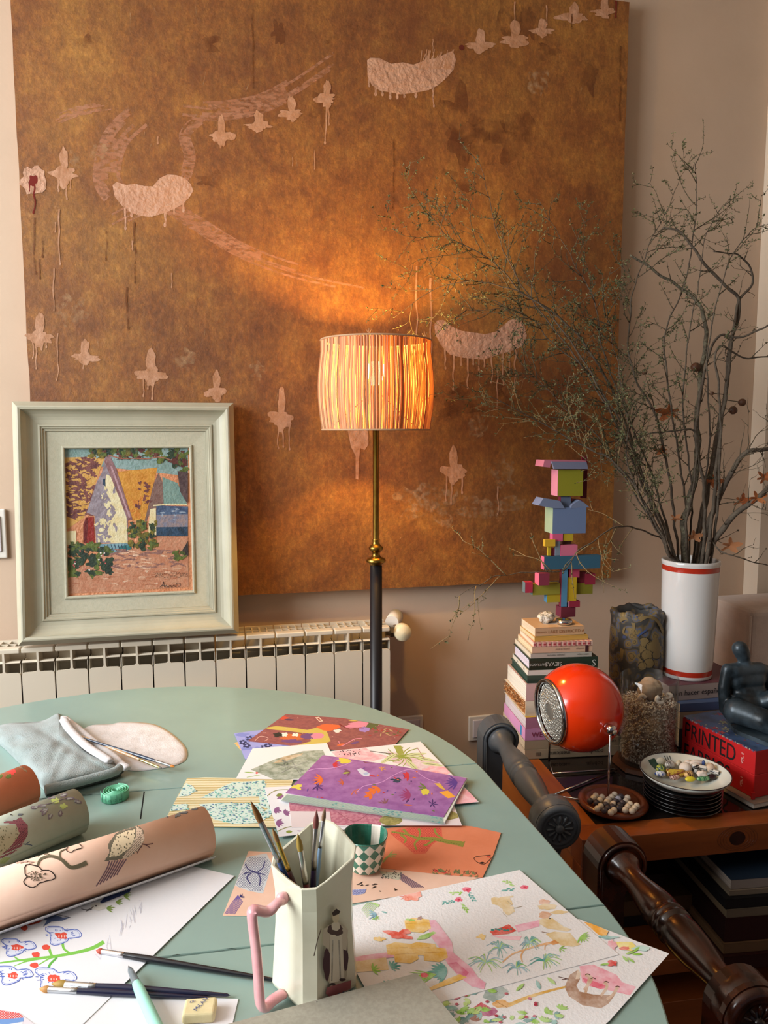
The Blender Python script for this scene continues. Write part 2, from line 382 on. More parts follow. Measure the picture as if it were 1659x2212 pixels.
# small winged crosses
def cross(x, y, wd, h, dr, m=PALE2, lean=0):
    a.blob(m, x+lean, y-h*.22, wd*.17, h*.34, .2, 18); a.blob(m, x, y+h*.14, wd*.5, h*.17, .35, 24); a.blob(m, x-lean, y+h*.27, wd*.2, h*.2, .3, 16)
    drips(m, [(x+dx, y+h*.2, l, R.uniform(3, 5)) for dx, l in dr])
for c in [(138, 365, 54, 84, [(-12, 30), (6, 48), (14, 25)]), (86, 718, 52, 76, [(-14, 40), (-8, 62), (4, 20), (14, 16)]), (184, 764, 56, 56, [(-4, 20)]), (326, 798, 62, 84, [(-16, 40), (-6, 24), (4, 46)]),
          (468, 838, 46, 66, []), (608, 890, 54, 90, [(-8, 60), (4, 56), (18, 62)]), (478, 284, 52, 66, [(-2, 20)]), (559, 265, 58, 48, [(-4, 6)]), (630, 238, 52, 56, []), (706, 205, 46, 58, [(-2, 92), (4, 52)]),
          (1037, 92, 60, 50, []), (1112, 78, 62, 62, []), (1171, 62, 46, 42, []), (1240, 32, 66, 46, []), (1306, 20, 50, 44, []), (980, 1008, 54, 82, [(-16, 56), (-4, 62), (18, 40)])]: cross(*c)
a.poly(PALE2, [(750, 925), (795, 925), (796, 960), (788, 972), (778, 968), (775, 1000), (774, 1036), (768, 1034), (768, 985), (758, 965)])
a.blob(PALE, 71, 388, 27, 30, .25); a.blob(RED, 72, 390, 9, 12, .2); drips(RED, [(74, 395, 64, 4), (64, 398, 14, 3)])
drips(PALE2, [(128, 452, 118, 4), (120, 480, 20, 3), (117, 580, 90, 3), (125, 720, 100, 3), (286, 520, 18, 4), (371, 590, 30, 3), (341, 295, 14, 4), (1112, 4, 62, 3), (1180, 12, 40, 3), (935, 84, 30, 2), (900, 575, 190, 4), (930, 600, 140, 5), (932, 740, 44, 4), (1075, 1050, 60, 3), (680, 325, 40, 2), (632, 340, 18, 2)])
drips(RUN, [(75, 470, 120, 4), (92, 520, 34, 4), (85, 560, 40, 4), (291, 480, 130, 4), (545, 20, 170, 4), (275, 620, 90, 5), (850, 300, 150, 4), (230, 500, 60, 4), (1235, 30, 30, 5), (1340, 100, 160, 4)])
drips(RED, [(1330, 2, 34, 4)]); a.blob(mat('brown_dot', '#5b1c0c', .6), 997, 103, 6, 6, .1)
for i in range(60):
    x = R.uniform(80, 1320); y = R.uniform(10, 1230); d = R.uniform(-10, 10); a.line(WORN, [(x, y), (x+d, y+R.uniform(8, 34))], 2, 1)
for i in range(9):
    y = 640+i*.1
tag(cv.build('gold_canvas'), 'huge unframed gold-brown abstract canvas with pale crescents and dripping crosses hung on the wall', 'painting')
# ================================================================== SWITCHES AND SOCKETS
def plate(lab, cat, c, wd, h, nm):
    t = thing(nm, lab, cat, (c[0], YW-.001, c[1]-h/2))
    q = MB(); q.box((c[0]-wd/2, YW-.01, c[1]-h/2), (c[0]+wd/2, YW-.001, c[1]+h/2), WHITE, bev=.004); pl_ = q.build('wall_plate', t)
    q = MB(); q.box((c[0]-wd*.36, YW-.014, c[1]-h*.36), (c[0]+wd*.36, YW-.009, c[1]+h*.36), mat('switch_insert', '#d3cbd0', .3), bev=.003); q.build('rocker' if nm == 'light_switch' else 'socket_face', pl_)
p = ony(-25, 1153, YW); plate('white light switch on the wall left of the grey framed picture', 'switch', (p.x+.002, p.z), .088, .082*1.6, 'light_switch')
p = ony(885, 1572, YW); plate('white wall socket peeking above the table edge right of the lamp pole', 'socket', (p.x, p.z), .08, .08, 'wall_socket')
p = ony(1040, 1570, YW); plate('white wall socket behind the left back corner of the pine table', 'socket', (p.x, p.z), .09, .08, 'wall_socket')
# ================================================================== RADIATOR
RM = mat('radiator_enamel', '#d6c9b4', .4, bump=.02, bscale=30); RD = mat('radiator_enamel_inner', '#cfc4b0', .5)
rad = thing('radiator', 'cream aluminium sectional radiator on the wall below the gold canvas', 'radiator', (0, 2.08, .1))
SP = .0803; xr = .444
gap = mat('dark_joint_shade', '#1a1512', .8)
def section(xc):
    q = MB(); h = SP/2-.0017; yf = 2.03; r = .006
    top = .738
    # front plate with rounded shoulders and a neck that carries the central web
    P = [(-h, .12), (h, .12), (h, top-r), (h-.002, top-.002), (h-r, top), (.006, top+.001), (.0028, top+.005), (.0024, .79), (-.0024, .79), (-.0028, top+.005), (-.006, top+.001), (-h+r, top), (-h+.002, top-.002), (-h, top-r)]
    q.prism([Vector((xc+a_, yf, b_)) for a_, b_ in P], (0, .005, 0), RM)
    q.box((xc-.0022, yf+.0052, .15), (xc+.0022, yf+.085, .80), RM)                              # central web
    for s_ in (-1, 1):                                                                     # curved louvre shelf
        L_ = [(yf+.001, .7655), (yf+.012, .7675), (yf+.03, .762), (yf+.05, .745)]
        for i in range(3):
            (ya, za), (yb, zb) = L_[i], L_[i+1]
            xa = xc+s_*.002; xb = xc+s_*(h-.0006)
            q.add([(xa, ya, za), (xb, ya, za), (xb, yb, zb), (xa, yb, zb), (xa, ya, za-.0022), (xb, ya, za-.0022), (xb, yb, zb-.0022), (xa, yb, zb-.0022)], [(0, 1, 2, 3), (7, 6, 5, 4), (0, 4, 5, 1)], RM, True)
        xs = xc+s_*h
        q.box((min(xs, xs-s_*.0012), yf+.004, .70), (max(xs, xs-s_*.0012), yf+.075, .762), RD)    # side lips at the joint
    q.box((xc-h, yf+.052, .15), (xc+h, yf+.056, .80), RD)                                  # inner back plate
    q.box((xc-h, yf+.001, .788), (xc+h, yf+.03, .801), RM, bev=.003)                           # top cap bar
    for s_ in (-1, 1): q.box((xc+s_*.02-.0015, yf+.03, .79), (xc+s_*.02+.0015, yf+.085, .80), RM)
    q.box((xc-h, yf+.082, .15), (xc+h, yf+.087, .803), RM)
    q.box((xc-h, yf+.04, .12), (xc+h, yf+.06, .15), RM)
    return q
k = 0; x = xr
while x > -.66:
    section(x).build('radiator_section', rad); x -= SP; k += 1
q = MB(); q.box((x+SP/2+.02, 2.05, .2), (xr+SP/2-.03, 2.078, .70), gap); q.build('joint_shade_core', rad, 'dark inner water column seen through the joints')  # near-black box paints the shade seen in the gaps between sections
vx = xr+SP/2
q = MB(); q.tube([(vx-.005, 2.075, .776), (vx+.04, 2.075, .776)], [.012, .012], mat('brass_dull', '#7d7466', .35, .8), 16); q.lathe([(.017, 0), (.017, .012)], (vx+.008, 2.075, .776), MATS['brass_dull'], 6, (1, 0, 0), False, caps=True)
q.tube([(vx+.03, 2.075, .78), (vx+.03, 2.15, .78)], [.01, .01], MATS['brass_dull'], 12); vv_ = q.build('valve', rad)
q = MB(); q.lathe([(.0, 0), (.018, .0), (.023, .006), (.025, .02), (.025, .034), (.022, .042), (.0, .044)], (vx+.043, 2.08, .776), mat('ivory_plastic', '#e3d3ae', .35), 28, (-.1, -1, .05)); q.build('valve_knob', vv_, 'round ivory plastic valve knob')
q = MB(); q.tube([(vx+.02, 2.1, .795), (vx+.045, 2.15, .80)], [.02, .022], WHITE, 20); q.build('pipe_collar', rad)
# ================================================================== FRAMED VILLAGE PICTURE (stands on the radiator, leans on the canvas)
BL = Vector((-.481, 2.015, .812)); BR = Vector((.063, 2.015, .812)); tilt = math.radians(6.2)
UP = Vector((0, math.sin(tilt), math.cos(tilt))); XD = Vector((1, 0, 0)); NF = XD.cross(UP)   # towards the viewer (-y)
if NF.y > 0: NF = -NF
FW = .546; FH = .615
fr = thing('framed_picture', 'sage grey moulded frame with a sunlit village painting leaning above the radiator', 'picture', (BL+BR)/2)
def fpt(ins, dep, cx, cz): # cx,cz in 0/1 corners
    ins = ins*.93; x_ = ins if cx == 0 else FW-ins; z_ = ins if cz == 0 else FH-ins
    return BL+XD*x_+UP*z_+NF*(dep-.03)
FRM = mat('sage_grey_frame_paint', '#b0aa94', .5, n2='#a8a28c', nscale=14, bump=.03, bscale=40)
def rings(L_, m, name, label=None):
    q = MB(); vs = []
    for ins, dep in L_: vs += [fpt(ins, dep, *c) for c in ((0, 0), (1, 0), (1, 1), (0, 1))]
    fs = [[i*4+j, i*4+(j+1) % 4, (i+1)*4+(j+1) % 4, (i+1)*4+j] for i in range(len(L_)-1) for j in range(4)]
    q.add(vs, fs, m); return q.build(name, fr, label)
cove = [(.024+.034*(1-math.cos(t*PI/2)), .045-.026*math.sin(t*PI/2)) for t in [i/6 for i in range(7)]]
rings([(.0, 0), (0, .026), (.003, .030), (.014, .046), (.018, .047), (.021, .046)]+cove+[(.061, .0185), (.063, .022), (.067, .0225), (.069, .019), (.0725, .019), (.074, .015), (.079, .0145), (.080, .010)], FRM, 'frame_moulding')
rings([(.080, .010), (.0805, .011), (.1185, .0085), (.1195, .0125), (.123, .0135), (.126, .0125), (.127, .002)], mat('sage_liner', '#b3ae98', .75, n2='#aba690', nscale=120, bump=.1, bscale=300), 'liner')
q = MB(); vs = [fpt(.004, 0, *c) for c in ((0, 0), (1, 0), (1, 1), (0, 1))]; q.add(vs, [[3, 2, 1, 0]], mat('backing_board', '#5a4632', .9)); q.build('backing_board', fr)
pic = MB(); PP = fpt(.127, .003, 0, 0)
pic.add([fpt(.120, .003, *c) for c in ((0, 0), (1, 0), (1, 1), (0, 1))], [[0, 1, 2, 3]], mat('oil_ground', '#c98a63', .55, n2='#b5714a', nscale=40, bump=.4, bscale=120))
def psurf(px, py): return onpl(px, py, PP, NF), NF
clipb = [(128, 962), (413, 961), (417, 1272), (143, 1288)]
a = Art(pic, psurf, 120, 950, .18686, step=.000003, base=.0002, clip=clipb)
def oil(h, h2, sc=60):
    k = lambda s_: '#'+''.join('%02x' % int(int(s_[i:i+2], 16)*.86) for i in (1, 3, 5))
    return mat('oil_'+h[1:], k(h), .5, n2=k(h2), nscale=sc, nmix=(.4, .6), bump=.22, bscale=160)
SKY = oil('#7f9c94', '#98b0ae'); ORG = oil('#d08a2e', '#e0a040'); ROOF = oil('#d9a04a', '#e2b060'); PUR = oil('#6b3a3a', '#8a5048'); CRM = oil('#ead7a0', '#f3e6bb'); LAV = oil('#8f7f88', '#a598a0')
GRN = oil('#4c5a2a', '#6b7a34'); DGR = oil('#26352a', '#34482e'); BLU = oil('#5f7f92', '#44607c'); DBL = oil('#28384a', '#35506a'); REDD = oil('#8e1f18', '#a02a20'); TERR = oil('#d39a78', '#c98563'); MAU = oil('#8d6058', '#9d7468'); OLV = oil('#8a7a2c', '#5e5a28'); TEAL = oil('#86a49a', '#7a988e')
a.poly(SKY, [(70, 70), (1530, 70), (1530, 420), (70, 260)])
a.poly(ROOF, [(85, 205), (560, 195), (600, 150), (530, 300), (330, 900), (110, 1050)])
a.poly(ORG, [(640, 370), (720, 370), (1180, 320), (1120, 560), (1040, 980), (880, 920)])
a.poly(oil('#7d5b52', '#8d6f66'), [(1190, 380), (1240, 500), (1260, 760), (1110, 800), (1050, 950), (1030, 940), (1130, 520)])
a.poly(TEAL, [(1235, 430), (1410, 500), (1530, 760), (1250, 740)])
for i in range(75): a.blob(PUR, R.uniform(100, 470), R.uniform(220, 900), R.uniform(20, 64), R.uniform(10, 30), .6, 14, R.uniform(-.6, .9))
for i in range(9): y = 240+i*75; a.curve(PUR, [(100, y+40), (220, y+R.uniform(-20, 60)), (340, y+R.uniform(-30, 30)), (440-i*10, y-20)], R.uniform(8, 16), 6)
for i in range(14): a.blob(PUR, R.uniform(930, 1090), R.uniform(400, 800), R.uniform(14, 40), R.uniform(10, 34), .6, 14)
for i in range(10): a.blob(oil('#cf7a2a', '#d98a34'), R.uniform(870, 1010), R.uniform(680, 900), R.uniform(12, 30), R.uniform(16, 40), .5, 12)
a.poly(LAV, [(575, 190), (650, 200), (600, 300), (470, 640), (330, 900), (500, 560)])
a.poly(LAV, [(590, 280), (640, 420), (835, 870), (835, 1195), (470, 1195), (450, 880), (380, 850), (360, 840), (480, 480)])
a.poly(CRM, [(590, 400), (650, 430), (740, 680), (820, 900), (835, 1195), (640, 1195), (600, 1050), (700, 820), (560, 560)])
a.poly(oil('#85595a', '#9a7274'), [(620, 170), (700, 330), (890, 920), (840, 935), (740, 680), (560, 240)])
a.line(oil('#b58c94', '#c6a0a4'), [(640, 300), (860, 900)], 20)
for i in range(34): a.blob(CRM, R.uniform(470, 700), R.uniform(600, 1180), R.uniform(10, 36), R.uniform(14, 34), .6, 14, R.uniform(-.5, .5))
for i in range(10): a.blob(LAV, R.uniform(560, 700), R.uniform(560, 1150), R.uniform(8, 20), R.uniform(20, 44), .5, 12, R.uniform(-.6, .6))
a.poly(DBL, [(545, 450), (575, 450), (578, 540), (550, 520)])
a.poly(REDD, [(350, 900), (440, 890), (455, 1205), (325, 1195), (320, 980)]); a.poly(oil('#661310', '#741a14'), [(350, 900), (380, 895), (360, 1200), (322, 1195), (320, 980)])
a.poly(CRM, [(120, 1060), (240, 1050), (240, 1200), (120, 1220)]); a.poly(CRM, [(1090, 800), (1160, 790), (1165, 1100), (1070, 1100)])
a.poly(oil('#3d4f6e', '#5a6f8e'), [(1165, 760), (1530, 770), (1530, 880), (1165, 880)]); a.poly(oil('#7f8296', '#a08c8a'), [(1165, 870), (1530, 860), (1530, 1010), (1165, 1010)]); a.poly(DBL, [(1165, 1010), (1530, 1005), (1530, 1115), (1165, 1115)])
a.line(CRM, [(1130, 760), (1320, 745), (1520, 750)], 16)
for i in range(9): a.blob(oil('#8fa0b4', '#aab4c0'), R.uniform(1190, 1500), R.uniform(800, 960), R.uniform(8, 34), R.uniform(6, 14), .5, 10)
a.poly(oil('#6f97a6', '#88adb6'), [(500, 1205), (830, 1195), (870, 1265), (700, 1310), (530, 1330)]); a.poly(oil('#2d6e6e', '#3c8080'), [(740, 1230), (870, 1215), (880, 1265), (720, 1290)])
for i in range(7): a.line(DBL, [(560+i*40, 1210), (590+i*40, 1290)], 10)
a.poly(TERR, [(560, 1330), (870, 1270), (1160, 1250), (1180, 1120), (1530, 1130), (1540, 1700), (120, 1780), (130, 1560)])
for i in range(40): a.blob(MAU, R.uniform(600, 1450), R.uniform(1270, 1480), R.uniform(24, 80), R.uniform(6, 14), .6, 14, R.uniform(-.3, .3))
for i in range(26): a.blob(oil('#e2b090', '#edc6a8'), R.uniform(580, 1400), R.uniform(1270, 1700), R.uniform(20, 70), R.uniform(5, 12), .6, 12, R.uniform(-.2, .2))
for i in range(34): a.blob(oil('#b8704e', '#c98562'), R.uniform(150, 1500), R.uniform(1480, 1740), R.uniform(30, 90), R.uniform(5, 12), .5, 12, R.uniform(-.2, .2))
for i in range(60): a.blob(R.choice([DGR, DGR, GRN]), R.uniform(140, 640), R.uniform(1230, 1560), R.uniform(20, 60), R.uniform(20, 50), .5, 12)
for i in range(20): a.blob(GRN, R.uniform(140, 500), R.uniform(1200, 1270), R.uniform(14, 40), R.uniform(14, 30), .5, 12)
for i in range(16): a.blob(R.choice([oil('#e8dcd0', '#fff4ea'), oil('#c85a5a', '#d87a70')]), R.uniform(200, 600), R.uniform(1270, 1520), 10, 10, .3, 8)
for i in range(60): a.blob(R.choice([GRN, OLV, DGR]), R.uniform(850, 1160), R.uniform(960, 1260), R.uniform(14, 40), R.uniform(10, 36), .5, 12, R.uniform(-1, 1))
for i in range(210):
    x = R.uniform(420, 1520); y = 90+abs(R.gauss(0, 60))+(max(0, x-1050)*.45)*R.random()
    a.blob(R.choice([OLV, GRN, GRN, DGR, oil('#5a2e2a', '#6b3a2e'), SKY]), x, y, R.uniform(20, 56), R.uniform(14, 40), .5, 12, R.uniform(-1, 1))
a.curve(oil('#a05a44', '#b0705a'), [(620, 180), (760, 215), (900, 215), (1060, 220), (1200, 200), (1340, 235)], 14, 10)
a.poly(oil('#4d3a3c', '#65504e'), [(1410, 360), (1530, 380), (1530, 740), (1500, 700), (1440, 600)]); a.poly(oil('#3a3230', '#4a403c'), [(1530, 1170), (1535, 1340), (1440, 1320)])
for i in range(10): a.blob(GRN, R.uniform(1370, 1490), R.uniform(1290, 1380), 26, 22, .5, 12)
INK = mat('ink_line', '#2a1c18', .6)
for r_, y, h in ((0, 1545, 16), (1, 1580, 16)):
    x = 1150
    while x < 1525: a.line(INK, [(x, y+R.uniform(-h, h)), (x+R.uniform(4, 14), y+R.uniform(-h, h)), (x+R.uniform(8, 18), y+R.uniform(-h, h))], 4); x += R.uniform(18, 34)
sg = [(1205, 1705), (1240, 1670), (1250, 1640), (1258, 1700), (1280, 1680), (1300, 1705), (1325, 1680), (1340, 1702), (1365, 1680), (1385, 1698), (1400, 1660), (1430, 1655), (1445, 1680), (1420, 1700)]
a.curve(INK, sg, 6, 5); a.line(INK, [(1220, 1685), (1262, 1682)], 4)
pic.build('village_painting', fr)
# ================================================================== FLOOR LAMP
LX, LY = .403, 1.85
BRASS = mat('aged_brass', '#a8843c', .28, 1, n2='#8c6c30', nscale=30)
lp = thing('floor_lamp', 'floor lamp with black and brass pole and glowing raffia drum shade', 'floor lamp', (LX, LY, 0))
BLK = mat('black_satin_metal', '#151216', .38)
q = MB(); q.lathe([(0, .0), (.14, 0), (.14, .012), (.13, .022), (.03, .035), (.02, .06), (.0, .06)], (LX, LY, 0), BLK, 40); q.build('lamp_base', lp)
q = MB(); q.lathe([(.0155, .03), (.0155, 1.015), (.0, 1.015)], (LX, LY, 0), BLK, 24); q.build('lower_pole', lp, 'black lower pole')
q = MB(); q.lathe([(.0, 1.012), (.016, 1.012), (.0185, 1.016), (.024, 1.02), (.025, 1.024), (.023, 1.029), (.013, 1.033), (.0095, 1.038), (.0095, 1.045), (.014, 1.048), (.0175, 1.052), (.0185, 1.056), (.016, 1.060), (.011, 1.064), (.009, 1.068), (.009, 1.076), (.0095, 1.078), (.0, 1.078)], (LX, LY, 0), BRASS, 28); q.build('brass_collar', lp, 'turned brass collar')
q = MB(); q.lathe([(.0078, 1.07), (.0078, 1.44), (.013, 1.44), (.014, 1.46), (.0, 1.462)], (LX, LY, 0), BRASS, 20); q.build('upper_pole', lp, 'slim brass upper pole')
bulb = MB(); bm_ = bpy.data.materials.new('warm_bulb'); bm_.use_nodes = True
nt_ = bm_.node_tree; nt_.nodes.remove(nt_.nodes['Principled BSDF']); em_ = nt_.nodes.new('ShaderNodeEmission'); em_.inputs[0].default_value = (1, .72, .40, 1); em_.inputs[1].default_value = 9; tb0 = nt_.nodes.new('ShaderNodeBsdfTransparent'); ad_ = nt_.nodes.new('ShaderNodeAddShader'); nt_.links.new(em_.outputs[0], ad_.inputs[0]); nt_.links.new(tb0.outputs[0], ad_.inputs[1]); nt_.links.new(ad_.outputs[0], nt_.nodes['Material Output'].inputs[0])
bulb.lathe([(0, .0), (.012, .002), (.013, .012), (.022, .03), (.026, .042), (.022, .055), (.01, .063), (0, .064)], (LX, LY, 1.455), bm_, 20); bulb.build('light_bulb', lp)
l = bpy.data.lights.new('bulb_light', 'POINT'); l.energy = 17; l.color = (1, .56, .10); l.shadow_soft_size = .022
lo = bpy.data.objects.new('bulb_light', l); COL.objects.link(lo); lo.location = (LX, LY, 1.487); lo.parent = lp; lo.matrix_parent_inverse = Matrix.Translation((-LX, -LY, 0))
def raffia(name, c1, c2):
    m = bpy.data.materials.new(name); m.use_nodes = True; nt = m.node_tree; N = nt.nodes; L = nt.links
    b = N['Principled BSDF']; b.inputs['Base Color'].default_value = lin(c1); b.inputs['Roughness'].default_value = .7
    tr = N.new('ShaderNodeBsdfTranslucent'); tr.inputs[0].default_value = lin(c2); mx = N.new('ShaderNodeMixShader'); mx.inputs[0].default_value = .055
    L.new(b.outputs[0], mx.inputs[1]); L.new(tr.outputs[0], mx.inputs[2]); L.new(mx.outputs[0], N['Material Output'].inputs[0]); return m
RAF = [raffia('raffia_a', '#b8926e', '#e88a30'), raffia('raffia_b', '#a87c58', '#b8560f'), raffia('raffia_c', '#bb9872', '#ffb050'), raffia('raffia_d', '#85603e', '#6a2c08')]
q = MB(); NS = 230
for i in range(NS):
    a0 = 2*PI*i/NS+R.uniform(-.006, .006); wd = R.uniform(.90, 1.14)*2*PI/NS; dr = R.uniform(-.0012, .0012); m = R.choice([RAF[0], RAF[0], RAF[1], RAF[1], RAF[2], RAF[3]]); vs = []
    for j in range(9):
        t = j/8; r_ = .1315+.0085*math.sin(PI*min(1, t*1.15))+.002*t+dr; z_ = 1.352+t*.215; wv = .0016*noise.noise(Vector((i*.7, j*.5, 0)))
        for s_, e_ in ((-.5, 0), (0, .0016), (.5, 0)):
            an = a0+s_*wd+wv/r_; vs.append((LX+(r_+e_)*math.cos(an), LY+(r_+e_)*math.sin(an), z_))
    q.add(vs, [[j*3+k, j*3+k+1, (j+1)*3+k+1, (j+1)*3+k] for j in range(8) for k in (0, 1)], m, True)
sh = q.build('lamp_shade', lp, 'drum shade of vertical raffia cords glowing orange')
q = MB()
for z_, r_ in ((1.352, .1325), (1.568, .1345)):
    q.tube([(LX+r_*math.cos(2*PI*i/48), LY+r_*math.sin(2*PI*i/48), z_) for i in range(49)], .0025, RAF[0], 6, caps=False)
for k in range(3):
    an = 2*PI*k/3+.4; q.tube([(LX, LY, 1.45), (LX+.1325*math.cos(an), LY+.1325*math.sin(an), 1.353)], .0014, BRASS, 6)
for an in (-1.9, -.75):
    for dz, dx in ((.012, .006), (.01, -.006), (.014, .0)): q.tube([(LX+.134*math.cos(an), LY+.134*math.sin(an), 1.568), (LX+.134*math.cos(an)+dx, LY+.134*math.sin(an), 1.568+dz)], [.001, .0004], RAF[2], 4)
q.build('shade_frame', lp)
# ================================================================== TABLE
TZ = .75; TC = Vector((-.185, 1.03)); TH = math.radians(-2.6)
def tl(x, y, z=TZ):
    return Vector((TC.x+x*math.cos(TH)-y*math.sin(TH), TC.y+x*math.sin(TH)+y*math.cos(TH), z))
prof = [(0, .779), (.07, .774), (.13, .763), (.26, .722), (.386, .652), (.48, .57), (.548, .474), (.603, .362), (.634, .25), (.644, .151), (.655, .028), (.664, -.10), (.671, -.178), (.671, -.24), (.665, -.299), (.655, -.34), (.64, -.385), (.61, -.46), (.55, -.57), (.46, -.66), (.34, -.73), (.2, -.775), (0, -.79)]
TBL = mat('sage_table_paint', '#92aca3', .32, n2='#8ca49c', nscale=5, bump=.03, bscale=12, coat=.15)
EDG = mat('chipped_seam', '#39423c', .8); GAPM = mat('seam_shadow_gap', '#0d0f0e', .9)
half = spline([Vector(p) for p in prof], 4)
def band(ylo, yhi, g=.0011):
    def xat(y):
        for i in range(len(half)-1):
            if half[i].y >= y >= half[i+1].y:
                t = (half[i].y-y)/(half[i].y-half[i+1].y+1e-9); return half[i].x+(half[i+1].x-half[i].x)*t
        return 0
    ylo += g if ylo > -1 else 0; yhi -= g if yhi < 1 else 0
    rs = [p for p in half if ylo < p.y < yhi]; L_ = []
    if yhi < 1: L_.append(Vector((xat(yhi), yhi)))
    L_ += list(rs)
    if ylo > -1: L_.append(Vector((xat(ylo), ylo)))
    lf = [Vector((-p.x, p.y)) for p in reversed(L_) if abs(p.x) > 1e-6]
    return L_+lf
tb = thing('dining_table', 'large oval sage green painted extending table strewn with papers', 'table', (TC.x, TC.y, 0))
def slab(ylo, yhi, nm):
    q = MB(); out = band(ylo, yhi); n = len(out); lv = [(.004, -.026), (0, -.022), (0, -.003), (.0012, -.0008), (.003, 0)]
    cen = Vector((0, (max(p.y for p in out)+min(p.y for p in out))/2)); vs = []
    for ins, dz in lv:
        for p in out:
            d = (cen-p); d = d.normalized()*ins if d.length > 1e-6 else Vector((0, 0)); vs.append(tl(p.x+d.x, p.y+d.y, TZ+dz))
    q.add(vs, [[j*n+(i+1) % n, j*n+i, (j+1)*n+i, (j+1)*n+(i+1) % n] for j in range(len(lv)-1) for i in range(n)], TBL)
    q.add(vs[-n:], [list(range(n))[::-1]], TBL); q.add(vs[:n], [list(range(n))], TBL)
    if nm == 'table_leaf':
        for (xa, ya, xb, yb, w_) in ((.054, .243, .06, .15, .0022),): q.add([tl(xa-w_/2, ya, TZ+.0001), tl(xa+w_/2, ya, TZ+.0001), tl(xb+w_/2, yb, TZ+.0001), tl(xb-w_/2, yb, TZ+.0001)], [[0, 3, 2, 1]], GAPM)
    for ys in (ylo, yhi):      # chipped paint along the seams
        if abs(ys) < .7:
            for i in range(34):
                xx = R.uniform(-.6, .65); s_ = 1 if ys == ylo else -1; L_ = R.uniform(.003, .014)
                q.add([tl(xx, ys+s_*.0011, TZ+.0001), tl(xx+L_, ys+s_*.0011, TZ+.0001), tl(xx+L_*.6, ys+s_*R.uniform(.0015, .003), TZ+.0001)], [[0, 1, 2] if s_ > 0 else [0, 2, 1]], EDG)
    return q.build(nm, tb)
slab(.247, 2, 'tabletop_end'); slab(-.178, .247, 'table_leaf'); slab(-2, -.178, 'tabletop_end')
q = MB()
for y in (-.178, .247): q.add([tl(-.655, y-.01, TZ-.012), tl(.645, y-.01, TZ-.012), tl(.645, y+.01, TZ-.012), tl(-.655, y+.01, TZ-.012)], [[0, 1, 2, 3]], GAPM)
pts_ = [(-.37, -.44), (.37, -.44), (.37, .44), (-.37, .44)]
for i in range(4):
    (xa, ya), (xb, yb) = pts_[i], pts_[(i+1) % 4]; d = Vector((xb-xa, yb-ya)).normalized(); nn = Vector((-d.y, d.x))*.011
    q.prism([tl(xa+nn.x, ya+nn.y, .65), tl(xb+nn.x, yb+nn.y, .65), tl(xb-nn.x, yb-nn.y, .65), tl(xa-nn.x, ya-nn.y, .65)], (0, 0, .074), TBL)
q.build('table_apron', tb)
for (xa, ya) in pts_:
    q = MB(); q.lathe([(.018, 0), (.024, .05), (.02, .09), (.03, .3), (.034, .5), (.024, .56), (.036, .6), (.036, .72)], tl(xa*.96, ya*.96, 0), TBL, 20, caps=True); q.build('table_leg', tb)
# ================================================================== PAPERS
PAPER = mat('white_paper', '#e4e3e6', .8, bump=.02, bscale=200)
def tsurf(z):
    def f(px, py): return onz(px, py, z), Vector((0, 0, 1))
    return f
ZL = [TZ+.0006]
def sheet(name, lab, P, m, z=None, th=.0005, grp=None, cat='paper', k=1, x0=0, y0=0, art=None, under=None, col=None, bend=0):
    """P: outline in local sketch units -> real sheet lying on the table"""
    if z is None: z = ZL[0]; ZL[0] += th+.00015
    px = [(x0+k*p[0], y0+k*p[1]) for p in P]
    mb = MB(); mb.prism([onz(p[0], p[1], z) for p in px], (0, 0, th), under or m, m)
    if art:
        a_ = Art(mb, tsurf(z+th), x0, y0, k, step=.0000015, base=.00006, clip=px); art(a_)
    o = mb.build(name); tag(o, lab, cat, grp); return o
K5 = dict(k=.4219, x0=360, y0=1500); K6 = dict(k=.3858, x0=460, y0=1720); K8 = dict(k=.3315, x0=900, y0=1850); K4 = dict(k=.3376, x0=0, y0=1800)
def hatch(a, m, x0, y0, x1, y1, st, w=1.6, inside=None):
    n = int((x1-x0+y1-y0)/st)
    for i in range(n):
        for s_ in (0, 1):
            P = []
            for j in range(13):
                t = j/12; X = x0+i*st-(y1-y0)*t if not s_ else x0+i*st-(y1-y0)+(y1-y0)*t; Y = y0+(y1-y0)*t
                ok = x0 < X < x1 and (inside is None or inpoly(X, Y, inside))
                if ok: P.append((X, Y))
                elif len(P) > 1: a.line(m, P, w); P = []
                else: P = []
            if len(P) > 1: a.line(m, P, w)
